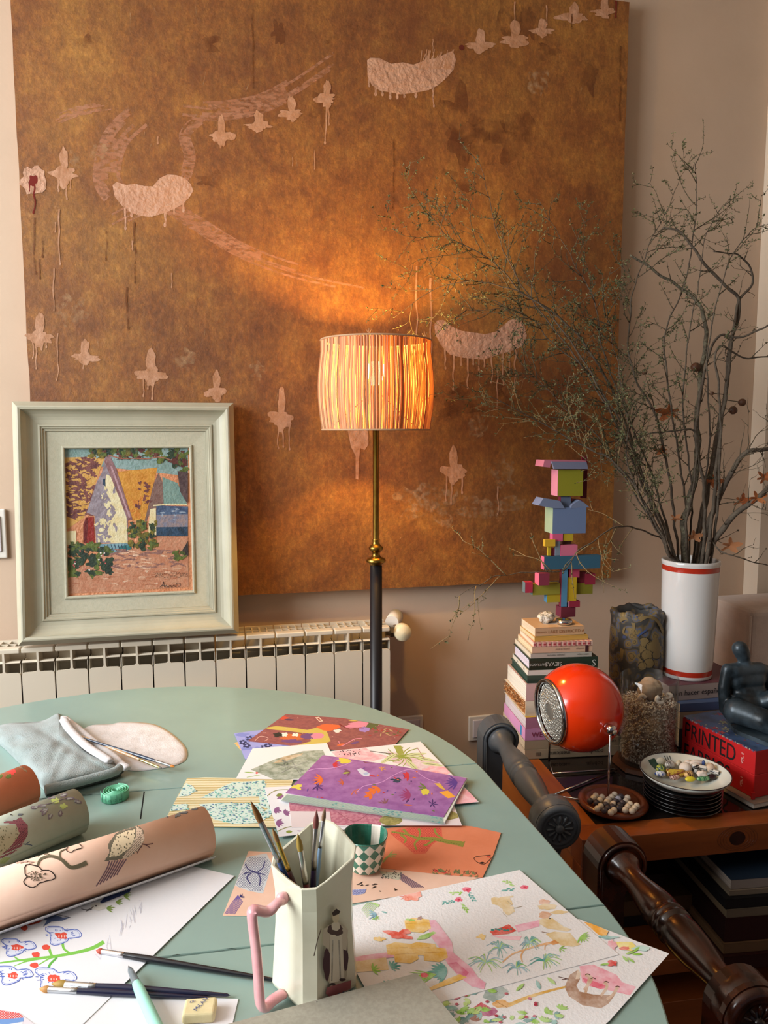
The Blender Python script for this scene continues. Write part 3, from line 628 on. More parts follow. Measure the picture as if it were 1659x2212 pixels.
# -- big white sheets at the left
def art_w2(a):
    pass
sheet('drawing_paper', 'blank white sheet lying under the cream eraser at the front edge', [(300, 1010), (1525, 1062), (1440, 1420), (180, 1400)], PAPER, **K4)
def art_flowers(a):
    B = C('#4a62b8'); B2 = C('#8b9ad0'); G = C('#7dc14e'); G2 = C('#5fae45'); Rd = C('#e0503c'); Or = C('#c9492e')
    a.curve(G, [(0, 830), (150, 810), (330, 790), (480, 765), (590, 735), (665, 695)], 10, 26)
    a.curve(G, [(90, 790), (150, 815), (300, 795)], 8, 14); a.curve(G, [(400, 700), (410, 740), (450, 770)], 18, 12); a.curve(G, [(315, 740), (330, 780), (360, 795)], 18, 12)
    a.curve(G, [(250, 840), (320, 800), (370, 790)], 6, 12); a.curve(G2, [(305, 885), (320, 840), (365, 795)], 18, 12); a.curve(G, [(90, 850), (170, 820), (300, 795)], 4, 12)
    for x, y in ((295, 730), (230, 777), (220, 845)): a.blob(Rd, x, y, 27, 17, .1)
    for cx, cy, k in ((395, 650, 1), (110, 725, .95), (345, 925, 1.15), (85, 905, 1.0)):
        L_ = []
        for i in range(37):
            t = 2*PI*i/36; r_ = (1+.32*math.cos(3*t+.5)+.08*math.sin(7*t)); L_.append((cx+118*k*r_*.85*math.cos(t), cy+52*k*r_*math.sin(t)))
        a.poly(C('#dce0f0'), L_[:-1]); a.line(B, L_, 5); a.line(B2, [(cx+(x-cx)*.9, cy+(y-cy)*.88) for x, y in L_], 2.5)
        for i in range(26):
            t = R.uniform(0, 6.28); u = R.uniform(.45, .75); a.line(B, [(cx+118*k*u*math.cos(t), cy+52*k*u*math.sin(t)), (cx+118*k*(u+.14)*math.cos(t), cy+52*k*(u+.14)*math.sin(t))], 4)
        a.blob(Rd, cx, cy+6, 40*k, 20*k, .25)
        for i in range(3): a.blob(C('#f0c8c0'), cx-18+i*18, cy+10, 4, 8, .1, 8)
    a.poly(C('#56658a'), [(270, 545), (330, 515), (400, 540), (450, 538), (400, 560), (330, 565), (275, 600), (300, 560)]); a.line(INK, [(260, 545), (360, 520), (450, 540)], 3)
    a.leaf(Or, 110, 590, 170, 36, -.25); a.leaf(Or, 150, 585, 60, 46, 1.4)
    a.blob(C('#dcd8d0'), 630, 470, 50, 24, .1); a.blob(INK, 615, 466, 7, 5, .1)
    a.curve(INK, [(520, 485), (560, 490), (600, 470)], 4); a.curve(INK, [(550, 500), (590, 485)], 4)
    a.poly(C('#2c3a66'), [(640, 440), (680, 400), (760, 370), (840, 345), (830, 380), (740, 415), (650, 450)])
    for i in range(9): a.line(C('#8fa0c0'), [(680+i*16, 408-i*5), (700+i*16, 395-i*6)], 4)
    for x, y in ((690, 480), (750, 440), (800, 400)): a.frond(C('#7f9a4a'), x-10, y, .1, 56, 4, 12, .7)
    for i in range(30): x = R.uniform(600, 900); a.line(C('#c6c6d4'), [(x, 1400-x*1.1+R.uniform(0, 120)), (x+10, 1395-x*1.1+R.uniform(0, 120))], 2)
sheet('drawing_paper', 'large white sheet with blue and red pencil flowers under the peach roll', [(1500, 275), (530, 1225), (300, 1440), (-500, 1440), (-500, 700), (1080, 190), (1230, 212)], PAPER, art=art_flowers, th=.0006, **K4)
def art_red(a):
    a.poly(C('#e9e3e4'), [(0, 1200), (150, 1185), (140, 1240), (0, 1260)]); hatch(a, C('#d8504a'), -20, 1125, 150, 1205, 16, 5); a.poly(C('#6f96cf'), [(-50, 1195), (150, 1180), (150, 1205), (-50, 1240)])
sheet('painted_paper', 'small paper with red lattice and blue band in the near left corner', [(-80, 1120), (120, 1150), (270, 1260), (-80, 1330)], C('#dcd4da'), art=art_red, **K4)
# -- the far pile
ZL[0] = TZ+.0004
sheet('painted_paper', 'orange-yellow slip poking out at the far left of the paper pile', [(348, 250), (420, 225), (440, 300), (378, 285)], C('#e0b070'), **K5)
def art_lilac(a):
    for i in range(10): a.blob(C('#7f8ad0'), R.uniform(380, 640), R.uniform(200, 300), 30, 10, .4)
    for x, y in ((390, 245), (425, 225), (410, 262), (500, 270), (520, 262), (640, 278)):
        for i in range(5): t = i*1.25; a.blob(C('#2f3563'), x+13*math.cos(t), y+8*math.sin(t), 8, 5, .2, 8)
sheet('painted_paper', 'lilac blue paper with dark small flowers under the maroon sheet', [(345, 200), (600, 170), (720, 300), (402, 332)], C('#9aa0dc'), art=art_lilac, **K5)
def art_maroon(a):
    Y = C('#c8b45a'); O = C('#d8683a'); P2 = C('#d98aa0'); V = C('#6f4a7c'); G = C('#5c6238')
    a.poly(Y, [(500, 172), (560, 162), (640, 170), (720, 182), (790, 165), (850, 158), (820, 190), (840, 240), (760, 268), (700, 276), (660, 262), (740, 240), (720, 200), (640, 190), (540, 180)])
    a.blob(O, 825, 168, 58, 18, .2); a.blob(C('#c86a3a'), 640, 220, 60, 16, .3); a.blob(V, 725, 215, 34, 16, .2); a.blob(P2, 770, 212, 34, 15, .2); a.blob(C('#2c2a24'), 570, 207, 24, 11, .3); a.blob(C('#efe6dc'), 605, 207, 16, 10, .3); a.blob(C('#efe6dc'), 660, 206, 16, 9, .4); a.blob(V, 640, 240, 40, 10, .4)
    a.blob(P2, 990, 152, 56, 12, .3); a.blob(P2, 960, 165, 46, 12, .3); a.blob(G, 1050, 165, 34, 16, .4); a.blob(C('#a284c8'), 1012, 180, 26, 14, .2); a.blob(C('#efe0d8'), 875, 186, 22, 8, .3); a.line(C('#7a1c1c'), [(880, 150), (920, 172), (1010, 172)], 4)
    a.blob(C('#c8503a'), 600, 120, 22, 9, .3); a.leaf(C('#4c3a58'), 600, 128, 56, 12, .1); a.poly(C('#e4c6b4'), [(760, 118), (780, 115), (802, 138), (782, 140)]); a.poly(C('#a04a40'), [(770, 122), (778, 120), (792, 134), (784, 136)])
    for i in range(24): x = R.uniform(1030, 1190); a.leaf(R.choice([C('#a83a34'), G, C('#b8a070')]), x, 190+abs(x-1110)*.1+R.uniform(-18, 24), R.uniform(14, 34), 6, R.uniform(-1.5, 1))
    a.curve(P2, [(880, 240), (900, 262), (960, 230), (1000, 226)], 4); a.leaf(V, 940, 255, 50, 16, -.4); a.leaf(O, 870, 262, 46, 14, -.3); a.leaf(Y, 930, 134, 56, 8, .05)
    for i in range(30): a.line(C('#dcc0b8'), [(690+R.uniform(0, 140), R.uniform(120, 140)), (700+R.uniform(0, 130), R.uniform(120, 140))][:1]*1+[(0, 0)], 1) if 0 else a.blob(C('#c9a49c'), R.uniform(450, 1200), R.uniform(115, 260), 2.5, 1.5, .1, 6)
    a.curve(C('#d8b0a8'), [(450, 240), (480, 215), (520, 225), (500, 240)], 2.5)
MAR = mat('maroon_gouache', '#985a58', .7, n2='#874e50', nscale=120, nmix=(.4, .6))
sheet('painted_paper', 'maroon painted paper with yellow and orange figures, farthest of the pile', [(610, 102), (900, 122), (1240, 180), (1140, 292), (900, 290), (415, 240)], MAR, art=art_maroon, **K5)
def art_strip(a):
    T_ = [C('#5fb0a4'), C('#8fc8c0'), C('#3f7f86'), C('#b9dcd2'), C('#5a78a0')]
    for i in range(30): y = 434+i*8.4; a.line(C('#b79c52'), [(-20, y-2), (660, y+2)], 2.6)
    for dp in [[(175, 530), (250, 490), (330, 452), (500, 440), (512, 480), (470, 520), (330, 530)], [(100, 455), (135, 470), (150, 495), (110, 520), (60, 525), (80, 480)], [(165, 562), (300, 556), (470, 558), (500, 600), (540, 570), (535, 620), (470, 660), (340, 665), (240, 640), (200, 600)], [(20, 570), (100, 562), (110, 590), (20, 600)], [(470, 500), (520, 480), (525, 590), (480, 575)]]:
        a.poly(C('#cfe0d4'), dp)
        xs = [p[0] for p in dp]; ys = [p[1] for p in dp]
        for i in range(int((max(xs)-min(xs))*(max(ys)-min(ys))/90)):
            x = R.uniform(min(xs), max(xs)); y = R.uniform(min(ys), max(ys))
            if inpoly(x, y, dp): a.line(R.choice(T_), [(x, y), (x+R.uniform(5, 11), y+R.uniform(-1, 1))], R.uniform(2, 5))
STR = C('#e3d9b4')
sheet('painted_paper', 'cream pinstriped paper with turquoise woven diamonds left of the paper pile', [(105, 430), (200, 426), (650, 434), (560, 682), (200, 676), (-20, 668)], STR, art=art_strip, **K5)
def art_olive(a):
    G = W('#7f8a76'); D = W('#5c6458')
    a.poly(G, [(430, 385), (560, 330), (700, 290), (800, 285), (820, 330), (700, 430), (560, 440)]); a.poly(W('#a8926a'), [(540, 355), (600, 318), (700, 300), (690, 312), (600, 345)])
    for L_ in ([(560, 360), (620, 365), (700, 385)], [(600, 350), (610, 385)], [(590, 400), (650, 370), (730, 340)], [(640, 340), (690, 420)]): a.curve(D, L_, 6, 3)
    for i in range(14): a.leaf(D, R.uniform(560, 720), R.uniform(330, 410), 26, 9, R.uniform(-2, 2))
    a.leaf(C('#8cae4a'), 395, 398, 60, 8, .1); a.blob(C('#d86a6a'), 462, 402, 7, 5, .2); a.line(C('#9fb96a'), [(410, 425), (480, 412)], 3)
sheet('watercolour_sheet', 'white watercolour sheet with grey-green wash left of the lily sheet', [(440, 278), (820, 250), (900, 440), (355, 432)], PAPER, art=art_olive, **K5)
def art_lily(a):
    PK = W('#eda4ae'); a.poly(PK, [(845, 295), (930, 275), (1010, 268), (1060, 300), (1150, 318), (1060, 340), (960, 335), (870, 320)])
    for i in range(36): a.blob(C('#2c2c34'), R.uniform(880, 990), R.uniform(282, 312), 3.2, 2.2, .1, 6)
    a.poly(W('#cfb0b8'), [(1130, 290), (1330, 330), (1400, 350), (1330, 390), (1160, 350)])
    for i in range(16):
        an = -.2+i*.38; L2 = R.uniform(60, 130); x, y = 1215, 318
        a.curve(C('#8c9a3c'), [(x, y), (x+L2*.5*math.cos(an), y+L2*.25*math.sin(an)), (x+L2*math.cos(an+.3), y+L2*.5*math.sin(an+.3))], 6, 3)
    for x, y, an in ((1215, 318, -.2), (1270, 320, .3), (1220, 330, .9), (1180, 300, 2.4), (1300, 350, .2)):
        a.leaf(C('#cbd2a0'), x, y, 120, 26, an); a.leaf(INK, x, y, 110, 2.5, an)
    a.poly(C('#9aa04c'), [(1160, 262), (1200, 262), (1215, 300), (1190, 315)]); a.blob(PK, 1390, 400, 80, 30, .3); a.blob(PK, 1500, 520, 80, 40, .3)
    a.curve(INK, [(1040, 290), (1100, 298), (1160, 305)], 3); a.line(C('#b07a80'), [(1280, 270), (1320, 330)], 3)
sheet('watercolour_sheet', 'sheet with pink petals and yellow-green lilies behind the purple sheet', [(838, 292), (1300, 243), (1598, 552), (1150, 590), (900, 420)], PAPER, art=art_lily, **K5)
def art_pflor(a):
    for x, y, an in ((550, 590, .3), (600, 610, -.4), (600, 520, 2.6), (560, 655, .2), (520, 640, 1)): a.frond(C('#8d5a86'), x, y, an, 40, 5, 14, .9)
    a.leaf(C('#7f8a3c'), 560, 520, 36, 22, -.4); a.leaf(C('#8a9a44'), 610, 705, 34, 22, -.1); a.curve(C('#8a8a4c'), [(515, 520), (560, 492), (640, 488)], 4); a.curve(C('#8a8a4c'), [(560, 705), (620, 680), (700, 676)], 4)
    for i in range(6): a.leaf(C('#b49ab4'), R.uniform(660, 860), R.uniform(680, 700), 30, 8, R.uniform(-1, 1))
sheet('painted_paper', 'white paper with mauve leaves in front of the pile beside the turquoise diamonds', [(500, 478), (820, 460), (940, 690), (575, 730)], PAPER, art=art_pflor, **K5)
MV = mat('mauve_crayon', '#b4687c', .85, n2='#c98a96', nscale=160, nmix=(.42, .58))
def art_panels(a):
    a.poly(MV, [(625, 545), (880, 560), (845, 600), (625, 598)]); a.poly(MV, [(835, 588), (1110, 600), (1095, 672), (845, 668)]); OL = mat('olive_crayon', '#8c8448', .85, n2='#a89c5c', nscale=160, nmix=(.42, .58))
    a.blob(OL, 1145, 645, 58, 26, .08); a.blob(OL, 1440, 620, 60, 24, .1); a.curve(C('#8c4a58'), [(870, 600), (960, 650), (1040, 605)], 2.5)
    a.line(C('#a86a74'), [(835, 588), (845, 668)], 2.5)
sheet('crayon_sheet', 'pale sheet with mauve and olive crayon panels in front of the purple sheet', [(625, 540), (1110, 540), (1470, 565), (1512, 672), (1095, 672), (640, 682)], C('#e2d4d4'), art=art_panels, **K5)
def art_stripe2(a):
    for i in range(14):
        t = i/13; a.line(C('#8fa59a'), [(600-20*t, 512+34*t), (1000, 560+44*t), (1418, 628+34*t)], 2.2)
    for i in range(120): t = R.random(); x = R.uniform(840, 1400); y = 512+(x-600)*.142+34*t; a.line(R.choice([C('#6fb0a8'), C('#4a8a90')]), [(x, y), (x+12, y+2)], 3) if (x//150) % 2 else None
sheet('sketch_pad', 'pad with green pinstriped cover directly beneath the purple sheet', [(800, 318), (1540, 436), (1424, 664), (1000, 606), (584, 546)], C('#dfe3d6'), th=.003, cat='sketch pad', art=art_stripe2, under=PAPER, **K5)
PURP = mat('purple_gouache', '#8f5796', .7, n2='#a874ae', nscale=45, nmix=(.35, .65))
def art_purple(a):
    Y = C('#d8c84a'); O = C('#e0702e'); Rr = C('#c8323c'); V = C('#4c2c6c'); G = C('#6c7a3c'); LB = C('#d0d0e0')
    a.blob(Y, 905, 338, 38, 15, .4); a.blob(C('#e2d458'), 670, 472, 30, 13, .4); a.poly(C('#f0a83a'), [(1395, 500), (1440, 492), (1480, 525), (1440, 532)]); a.poly(C('#dcb04a'), [(1370, 455), (1400, 455), (1430, 492), (1400, 480)])
    for x, y in ((1065, 490), (1090, 480), (1050, 510)): a.frond(O, x, y, 2.6, 46, 3, 18, .8)
    a.frond(C('#9a3a6c'), 1250, 515, 3.1, 60, 7, 10, 1.1); a.frond(C('#5a3a8c'), 1490, 450, 3.0, 70, 7, 10, 1.0); a.frond(V, 770, 470, .3, 44, 6, 9, 2.0); a.frond(V, 1360, 560, -.2, 34, 6, 7, 2.2)
    a.frond(Rr, 1240, 415, 3.0, 40, 5, 12, 1.2); a.frond(O, 800, 435, 3.0, 60, 5, 12, 1.0); a.frond(G, 1330, 480, 3.1, 50, 4, 10, .9); a.blob(Y, 1325, 500, 22, 14, .3); a.frond(C('#7a4c5c'), 940, 395, 2.8, 40, 4, 9, .8)
    a.poly(LB, [(975, 385), (995, 378), (1040, 405), (1040, 418), (1010, 420), (985, 400)]); a.blob(C('#a8b8d8'), 1020, 405, 12, 7, .3, 8); a.blob(C('#2c3c54'), 1175, 440, 26, 10, .6); a.leaf(Rr, 1035, 415, 40, 10, .2)
    a.leaf(C('#a8b048'), 900, 405, 36, 12, -.2); a.leaf(O, 1210, 565, 50, 10, .1); a.leaf(V, 1225, 555, 30, 8, -1); a.frond(O, 960, 492, .8, 40, 4, 5, 1.2); a.frond(Rr, 850, 358, .2, 46, 5, 8, .9)
    a.curve(C('#cf9ad0'), [(700, 400), (760, 382), (840, 378), (900, 365), (950, 345)], 4, 2.5); a.curve(C('#cf9ad0'), [(975, 500), (1010, 470), (1100, 450), (1170, 410), (1250, 385), (1330, 430), (1400, 455)], 3.5, 2.5)
    a.frond(C('#d89a5a'), 1100, 380, -.6, 24, 5, 6, 2); a.frond(C('#8a5a5a'), 1120, 560, -2, 40, 4, 7, .8); a.frond(C('#c8603c'), 905, 450, 3, 34, 4, 7, 1.1); a.curve(C('#7a3a3c'), [(990, 320), (1015, 348), (1065, 352)], 5, 2)
    for i in range(30): a.leaf(R.choice([V, Rr, G, O, C('#b070b8'), C('#6a4a9c')]), R.uniform(680, 1440), R.uniform(345, 600), R.uniform(8, 26), 7, R.uniform(-3, 3))
sheet('painted_paper', 'purple painted paper with scattered bright leaves and birds topping the pile', [(800, 312), (1170, 366), (1537, 430), (1418, 630), (1000, 568), (608, 506)], PURP, th=.0007, art=art_purple, **K5)
# -- middle papers
ZL[0] = TZ+.0004
def art_birds(a):
    N_ = C('#32306a'); GG = C('#9fb8ae'); PV = C('#6f5aa0')
    bl = [(190, 340), (300, 320), (330, 380), (310, 450), (280, 545), (200, 530), (120, 500), (150, 430)]
    a.poly(C('#cdd0d2'), bl); hatch(a, C('#4c4f78'), 120, 320, 330, 550, 14, 1.8, bl)
    a.curve(N_, [(170, 435), (220, 425), (290, 440)], 6); a.curve(N_, [(180, 380), (200, 410), (240, 425)], 6); a.curve(N_, [(210, 490), (190, 455), (215, 430)], 6); a.curve(N_, [(290, 365), (280, 400), (250, 425)], 6); a.curve(N_, [(260, 500), (265, 460), (250, 430)], 6)
    for i in range(9): a.line(PV, [(65+i*7, 660), (110+i*7, 590), (140, 555)], 3)
    a.frond(N_, 150, 565, -.6, 30, 5, 5, .8)
    w_ = [(930, 420), (1060, 430), (1060, 450), (1040, 470), (960, 455)]; a.poly(C('#c6c0a8'), w_)
    for i in range(40): x = R.uniform(940, 1055); a.blob(C('#4a463e'), x, R.uniform(422, 462), 4, 2.6, .1, 6)
    for i in range(6): a.line(C('#5b4560'), [(1050, 432+i*7), (1180-i*12, 512)], 4)
    s_ = [(780, 525), (860, 518), (850, 545), (800, 556), (780, 552)]; a.poly(C('#b9bcd8'), s_); hatch(a, C('#4c4a90'), 775, 515, 865, 556, 9, 2, s_)
    for i in range(12): a.leaf(INK, R.uniform(785, 900), R.uniform(488, 524), 24, 6, R.uniform(-.8, .2))
    a.poly(INK, [(1015, 515), (1035, 525), (1018, 530)]); a.poly(INK, [(932, 528), (942, 533), (934, 537)])
PEACH = mat('peach_paper', '#e9c3ac', .75, n2='#e4baa1', nscale=20)
sheet('painted_paper', 'peach paper with crosshatched blue birds lying under the pitcher', [(200, 308), (960, 350), (1505, 455), (1240, 530), (780, 602), (250, 672), (55, 670)], PEACH, art=art_birds, **K6)
ORP = mat('orange_paper', '#df8660', .75, n2='#d97f58', nscale=30)
def art_orange(a):
    b_ = [(990, 205), (1040, 185), (1180, 165), (1280, 170), (1285, 230), (1230, 270), (1190, 320), (1130, 325), (1090, 290), (1040, 250)]
    a.poly(C('#d9664c'), b_); hatch(a, C('#c03a34'), 990, 165, 1290, 325, 14, 1.8, b_)
    O = C('#8f8a3a'); a.curve(O, [(1000, 200), (1080, 212), (1150, 235), (1240, 240), (1330, 258), (1395, 265)], 8, 26); a.poly(O, [(1370, 262), (1412, 252), (1400, 285), (1372, 280)])
    for L_ in ([(1065, 185), (1080, 200), (1100, 220)], [(1150, 180), (1160, 205), (1150, 235)], [(1240, 180), (1250, 210), (1290, 240)], [(1160, 235), (1130, 265), (1140, 300)], [(1050, 215), (1080, 240), (1070, 262)], [(1240, 240), (1200, 270), (1180, 275)]): a.curve(O, L_, 14, 8)
    for i in range(26): a.line(C('#4d4a26'), [(1000+i*15, 200+i*2.8), (1008+i*15, 205+i*2.6)], 2)
    a.curve(C('#9aa05a'), [(950, 370), (990, 330), (1030, 325)], 12, 6); a.frond(C('#9aa05a'), 985, 330, 0, 40, 4, 8, 1)
    a.curve(C('#d03a3c'), [(1240, 415), (1300, 430), (1380, 462), (1440, 470)], 10, 5)
    for i in range(16): x = 1230+i*17; a.leaf(C('#7b7a4c'), x, 425+i*1.2, 38, 16, R.choice([-1.2, -2.2, 1.1, 2.3])); a.leaf(INK, x, 425+i*1.2, 34, 2, R.choice([-1.2, -2.2]))
    a.curve(INK, [(1555, 330), (1500, 335), (1462, 345), (1480, 370), (1520, 380), (1560, 345)], 3); a.blob(INK, 1510, 373, 14, 5, .3); a.blob(C('#c8503a'), 1545, 340, 12, 6, .3)
sheet('painted_paper', 'orange paper with red coral and olive branch right of the small cup', [(900, 190), (1080, 168), (1280, 158), (1450, 170), (1613, 206), (1570, 330), (1510, 456), (1300, 440), (945, 404), (880, 300)], ORP, art=art_orange, **K6)
WC = mat('cold_press_paper', '#e8e5e4', .85, bump=.12, bscale=350)
def art_wc2(a):
    PKK = W('#e89aa8'); G = W('#8fc04a'); T_ = W('#7fb0a8'); BRN = W('#a4795c')
    a.poly(PKK, [(1060, 715), (1150, 705), (1300, 770), (1340, 820), (1430, 850), (1390, 905), (1200, 860), (1080, 820)]); a.poly(W('#e0566e'), [(1080, 790), (1160, 815), (1250, 850), (1200, 865), (1110, 840)])
    a.poly(BRN, [(985, 800), (1000, 770), (1050, 740), (1065, 800), (1040, 840), (1060, 880), (1150, 900), (1290, 905), (1250, 960), (1200, 990), (1080, 970), (990, 910), (965, 850)]); a.poly(W('#d8bca0'), [(1050, 735), (1070, 760), (1060, 800), (1035, 800)])
    for L_ in ([(1100, 770), (1140, 800), (1090, 870)], [(1130, 785), (1100, 890)], [(1225, 820), (1240, 850), (1200, 910)], [(1310, 850), (1280, 900), (1240, 930)]): a.curve(W('#c9a486'), L_, 22, 16)
    for x, y in ((1115, 770), (1150, 795), (1235, 818), (1310, 850)): a.curve(C('#5c3a30'), [(x-16, y+2), (x, y-4), (x+16, y+4)], 6)
    a.line(C('#5c3a30'), [(925, 785), (990, 800)], 5); a.line(C('#5c3a30'), [(945, 803), (985, 798)], 5)
    a.curve(W('#d8a444'), [(600, 970), (720, 920), (850, 880), (970, 850)], 26, 12); a.blob(W('#d89a4a'), 550, 962, 52, 28, .15); a.line(C('#9c6a2c'), [(515, 945), (590, 985)], 3)
    a.poly(W('#9aa8a0'), [(450, 870), (560, 850), (600, 880), (560, 920), (500, 950), (430, 920)]); a.poly(W('#c8505a'), [(350, 1000), (420, 950), (480, 985), (520, 1000), (510, 1035), (440, 1040)]); a.blob(W('#8c4a34'), 385, 1045, 42, 32, .1); a.blob(W('#b05a7a'), 470, 1010, 46, 30, .2)
    for i in range(70):
        x = R.uniform(150, 960); y = R.uniform(880, 1180)
        if 600 < x < 900 and y < 990: continue
        m = R.choice([G, G, T_, W('#5f8f8a'), W('#a8c858')]); a.frond(m, x, y, R.uniform(-3, 3), R.uniform(30, 62), 6, 15, 1.0)
    for i in range(14): a.blob(W('#a82438'), R.uniform(180, 800), R.uniform(890, 1100), 12, 8, .1)
    for x, y, an in ((850, 790, .9), (780, 810, 1.3), (700, 830, 2.2)): a.leaf([G, T_, G][int(an)], x, y, 90, 26, an)
    a.poly(W('#f0a83a'), [(1090, 430), (1150, 440), (1250, 490), (1230, 530), (1180, 510)]); a.poly(W('#f0dc80'), [(1290, 560), (1400, 560), (1440, 600), (1400, 620), (1330, 610)]); a.blob(W('#e8a0a8'), 1275, 580, 28, 36, .3); a.blob(W('#e0604a'), 1355, 603, 34, 12, .3); a.blob(W('#b8d8cc'), 1470, 600, 60, 18, .3); a.blob(T_, 1240, 530, 60, 10, .4)
    for x, y, an in ((1360, 640, -.4), (1400, 640, 0), (1340, 650, 1.0), (1300, 690, 2.6), (1260, 700, 2.9), (1370, 660, .8), (1410, 630, -.9)): a.leaf(G, x, y, 72, 20, an)
    a.blob(W('#d83c34'), 1275, 700, 34, 20, .3)
sheet('watercolour_sheet', 'near right watercolour sheet with a brown antelope on a pink band', [(700, 330), (1060, 412), (1645, 636), (1260, 1070), (800, 1480), (-100, 1050)], WC, art=art_wc2, th=.0006, **K8)
def art_wc1(a):
    G = W('#8fc04a'); T_ = W('#4f9c92'); T2 = W('#6f9fb0'); PKK = W('#e7a0b4'); SAND = W('#dcc08a'); YL = W('#e8b64e')
    for (x, y) in ((330, 218), (275, 282), (705, 202)): a.blob(W('#e0506a'), x, y, 26, 15, .3); a.blob(C('#c83c50'), x, y, 9, 5, .2)
    for x, y, an, m in ((300, 240, 3.1, G), (340, 235, 1.1, T_), (250, 290, 2.9, T_), (285, 310, .9, G), (640, 215, 3.1, T_), (640, 190, -2.6, G)):
        for k in range(9): a.leaf(m, x+k*9*math.cos(an), y+k*7*math.sin(an), 24, 12, an+R.choice([-.7, .7]))
    a.blob(SAND, 560, 300, 62, 34, .25); a.blob(SAND, 600, 350, 40, 30, .2); a.line(SAND, [(540, 270), (630, 262)], 10); a.line(W('#9c8a6a'), [(590, 290), (625, 320)], 3); a.line(W('#9c8a6a'), [(630, 340), (690, 325)], 4); a.line(W('#9c8a6a'), [(560, 365), (588, 395)], 3)
    a.blob(W('#d8a080'), 830, 297, 40, 16, .2); a.blob(SAND, 850, 330, 54, 22, .3); a.blob(SAND, 930, 365, 56, 14, .3); a.blob(W('#d09a74'), 835, 385, 38, 24, .2); a.poly(SAND, [(800, 410), (880, 400), (960, 460), (1010, 475), (980, 490), (850, 470), (800, 440)])
    a.poly(SAND, [(840, 505), (900, 490), (1000, 500), (1050, 560), (1070, 575), (1020, 590), (940, 580), (880, 540)]); a.line(C('#7a5a44'), [(815, 492), (860, 500)], 4); a.blob(C('#4a3830'), 868, 405, 5, 4, .1)
    a.poly(PKK, [(640, 450), (800, 415), (800, 455), (660, 495)]); a.poly(W('#f0b0bc'), [(480, 515), (600, 520), (685, 520), (670, 548), (560, 540)]); a.poly(W('#d84434'), [(475, 490), (560, 460), (600, 442), (650, 485), (600, 505), (500, 515)])
    for i in range(7): a.blob(C('#3f8c84'), 495+i*20, 480+R.uniform(-8, 10), 11, 7, .4)
    a.blob(YL, 425, 522, 30, 18, .4)
    a.curve(W('#d99a58'), [(560, 690), (620, 640), (700, 610), (800, 580), (860, 565)], 8, 14); a.curve(W('#d99a58'), [(690, 690), (680, 650), (700, 610)], 8, 10); a.curve(W('#d99a58'), [(835, 610), (840, 580), (880, 565)], 6, 8); a.poly(W('#d0863a'), [(850, 565), (900, 545), (930, 565), (890, 578)])
    for cx, cy, s_ in ((540, 600, 1.0), (450, 690, 1.25), (650, 730, 1.0), (830, 680, 1.15), (735, 565, .8)):
        for i in range(20):
            an = R.uniform(-3.14, 3.14); L2 = R.uniform(60, 110)*s_; a.curve(R.choice([G, T_, T2]), [(cx, cy), (cx+L2*.5*math.cos(an), cy+L2*.34*math.sin(an)-16), (cx+L2*math.cos(an), cy+L2*.5*math.sin(an)+8)], 8, 3, 4)
    a.frond(G, 930, 600, .4, 50, 4, 8, 1); a.frond(G, 1070, 520, .6, 70, 8, 12, 1.3)
    # left: coral reef band, barrels, palms
    a.poly(PKK, [(60, 420), (120, 415), (165, 470), (230, 560), (240, 630), (300, 680), (360, 730), (400, 790), (450, 825), (440, 868), (360, 850), (280, 790), (200, 700), (150, 600), (90, 520)])
    a.poly(W('#d8708c'), [(200, 700), (260, 690), (340, 760), (320, 785), (260, 760)]); a.poly(PKK, [(-420, 660), (-300, 640), (-60, 610), (-60, 650), (-430, 690)]); a.poly(SAND, [(-430, 690), (-200, 660), (-180, 740), (-430, 760)])
    for (x0, y0_, x1, y1_) in ((-80, 400, 80, 500), (-200, 560, -40, 650), (-60, 560, 120, 650), (-150, 600, 0, 700), (40, 590, 190, 690)): a.poly(YL, [(x0, y0_+20), (x0+60, y0_), (x1, y0_+12), (x1+14, y1_-30), (x1-40, y1_), (x0+10, y1_-10)]); a.line(W('#c88a2c'), [(x0+10, y0_+40), (x1, y0_+34)], 3)
    a.blob(W('#e0523c'), -110, 510, 90, 28, .4); a.poly(G, [(20, 520), (110, 490), (130, 500), (60, 540), (0, 545)]); a.blob(W('#8c5a4a'), 20, 405, 20, 12, .4); a.blob(G, -40, 415, 30, 8, .4); a.blob(YL, -240, 540, 36, 16, .4)
    a.blob(W('#ee8a70'), -30, 260, 66, 34, .3); a.frond(W('#e06a50'), -70, 260, 2.4, 50, 5, 8, 1.4)
    a.frond(T_, 200, 750, 3.1, 130, 9, 24, 1.1); a.frond(G, 130, 770, 2.9, 170, 7, 9, .5); a.frond(G, 60, 760, 2.2, 150, 5, 8, .4); a.blob(W('#d8404c'), 50, 775, 24, 16, .2); a.poly(YL, [(280, 770), (328, 790), (230, 830), (80, 880), (60, 870), (200, 800)])
    a.frond(T_, -170, 720, -.4, 70, 6, 14, 1.3); a.frond(G, -290, 740, -.3, 60, 5, 14, 1.2); a.frond(T_, -200, 840, .1, 60, 7, 14, 2); a.frond(G, -130, 840, .1, 50, 5, 12, 1.8)
    for i in range(7): a.curve(G, [(-250, 330), (-310+i*10, 300+i*3), (-360+i*6, 350+i*8)], 5, 2)
    a.frond(T2, -260, 375, 2.8, 70, 5, 10, .9); a.leaf(T_, -230, 360, 40, 12, .4); a.frond(G, -270, 400, 1, 30, 4, 8, 1.4)
sheet('watercolour_sheet', 'large white watercolour sheet with palms, sandy dogs and pink coral, right of the pitcher', [(-612, 368), (670, 90), (1318, 642), (-226, 1055)], WC, art=art_wc1, th=.0006, **K8)
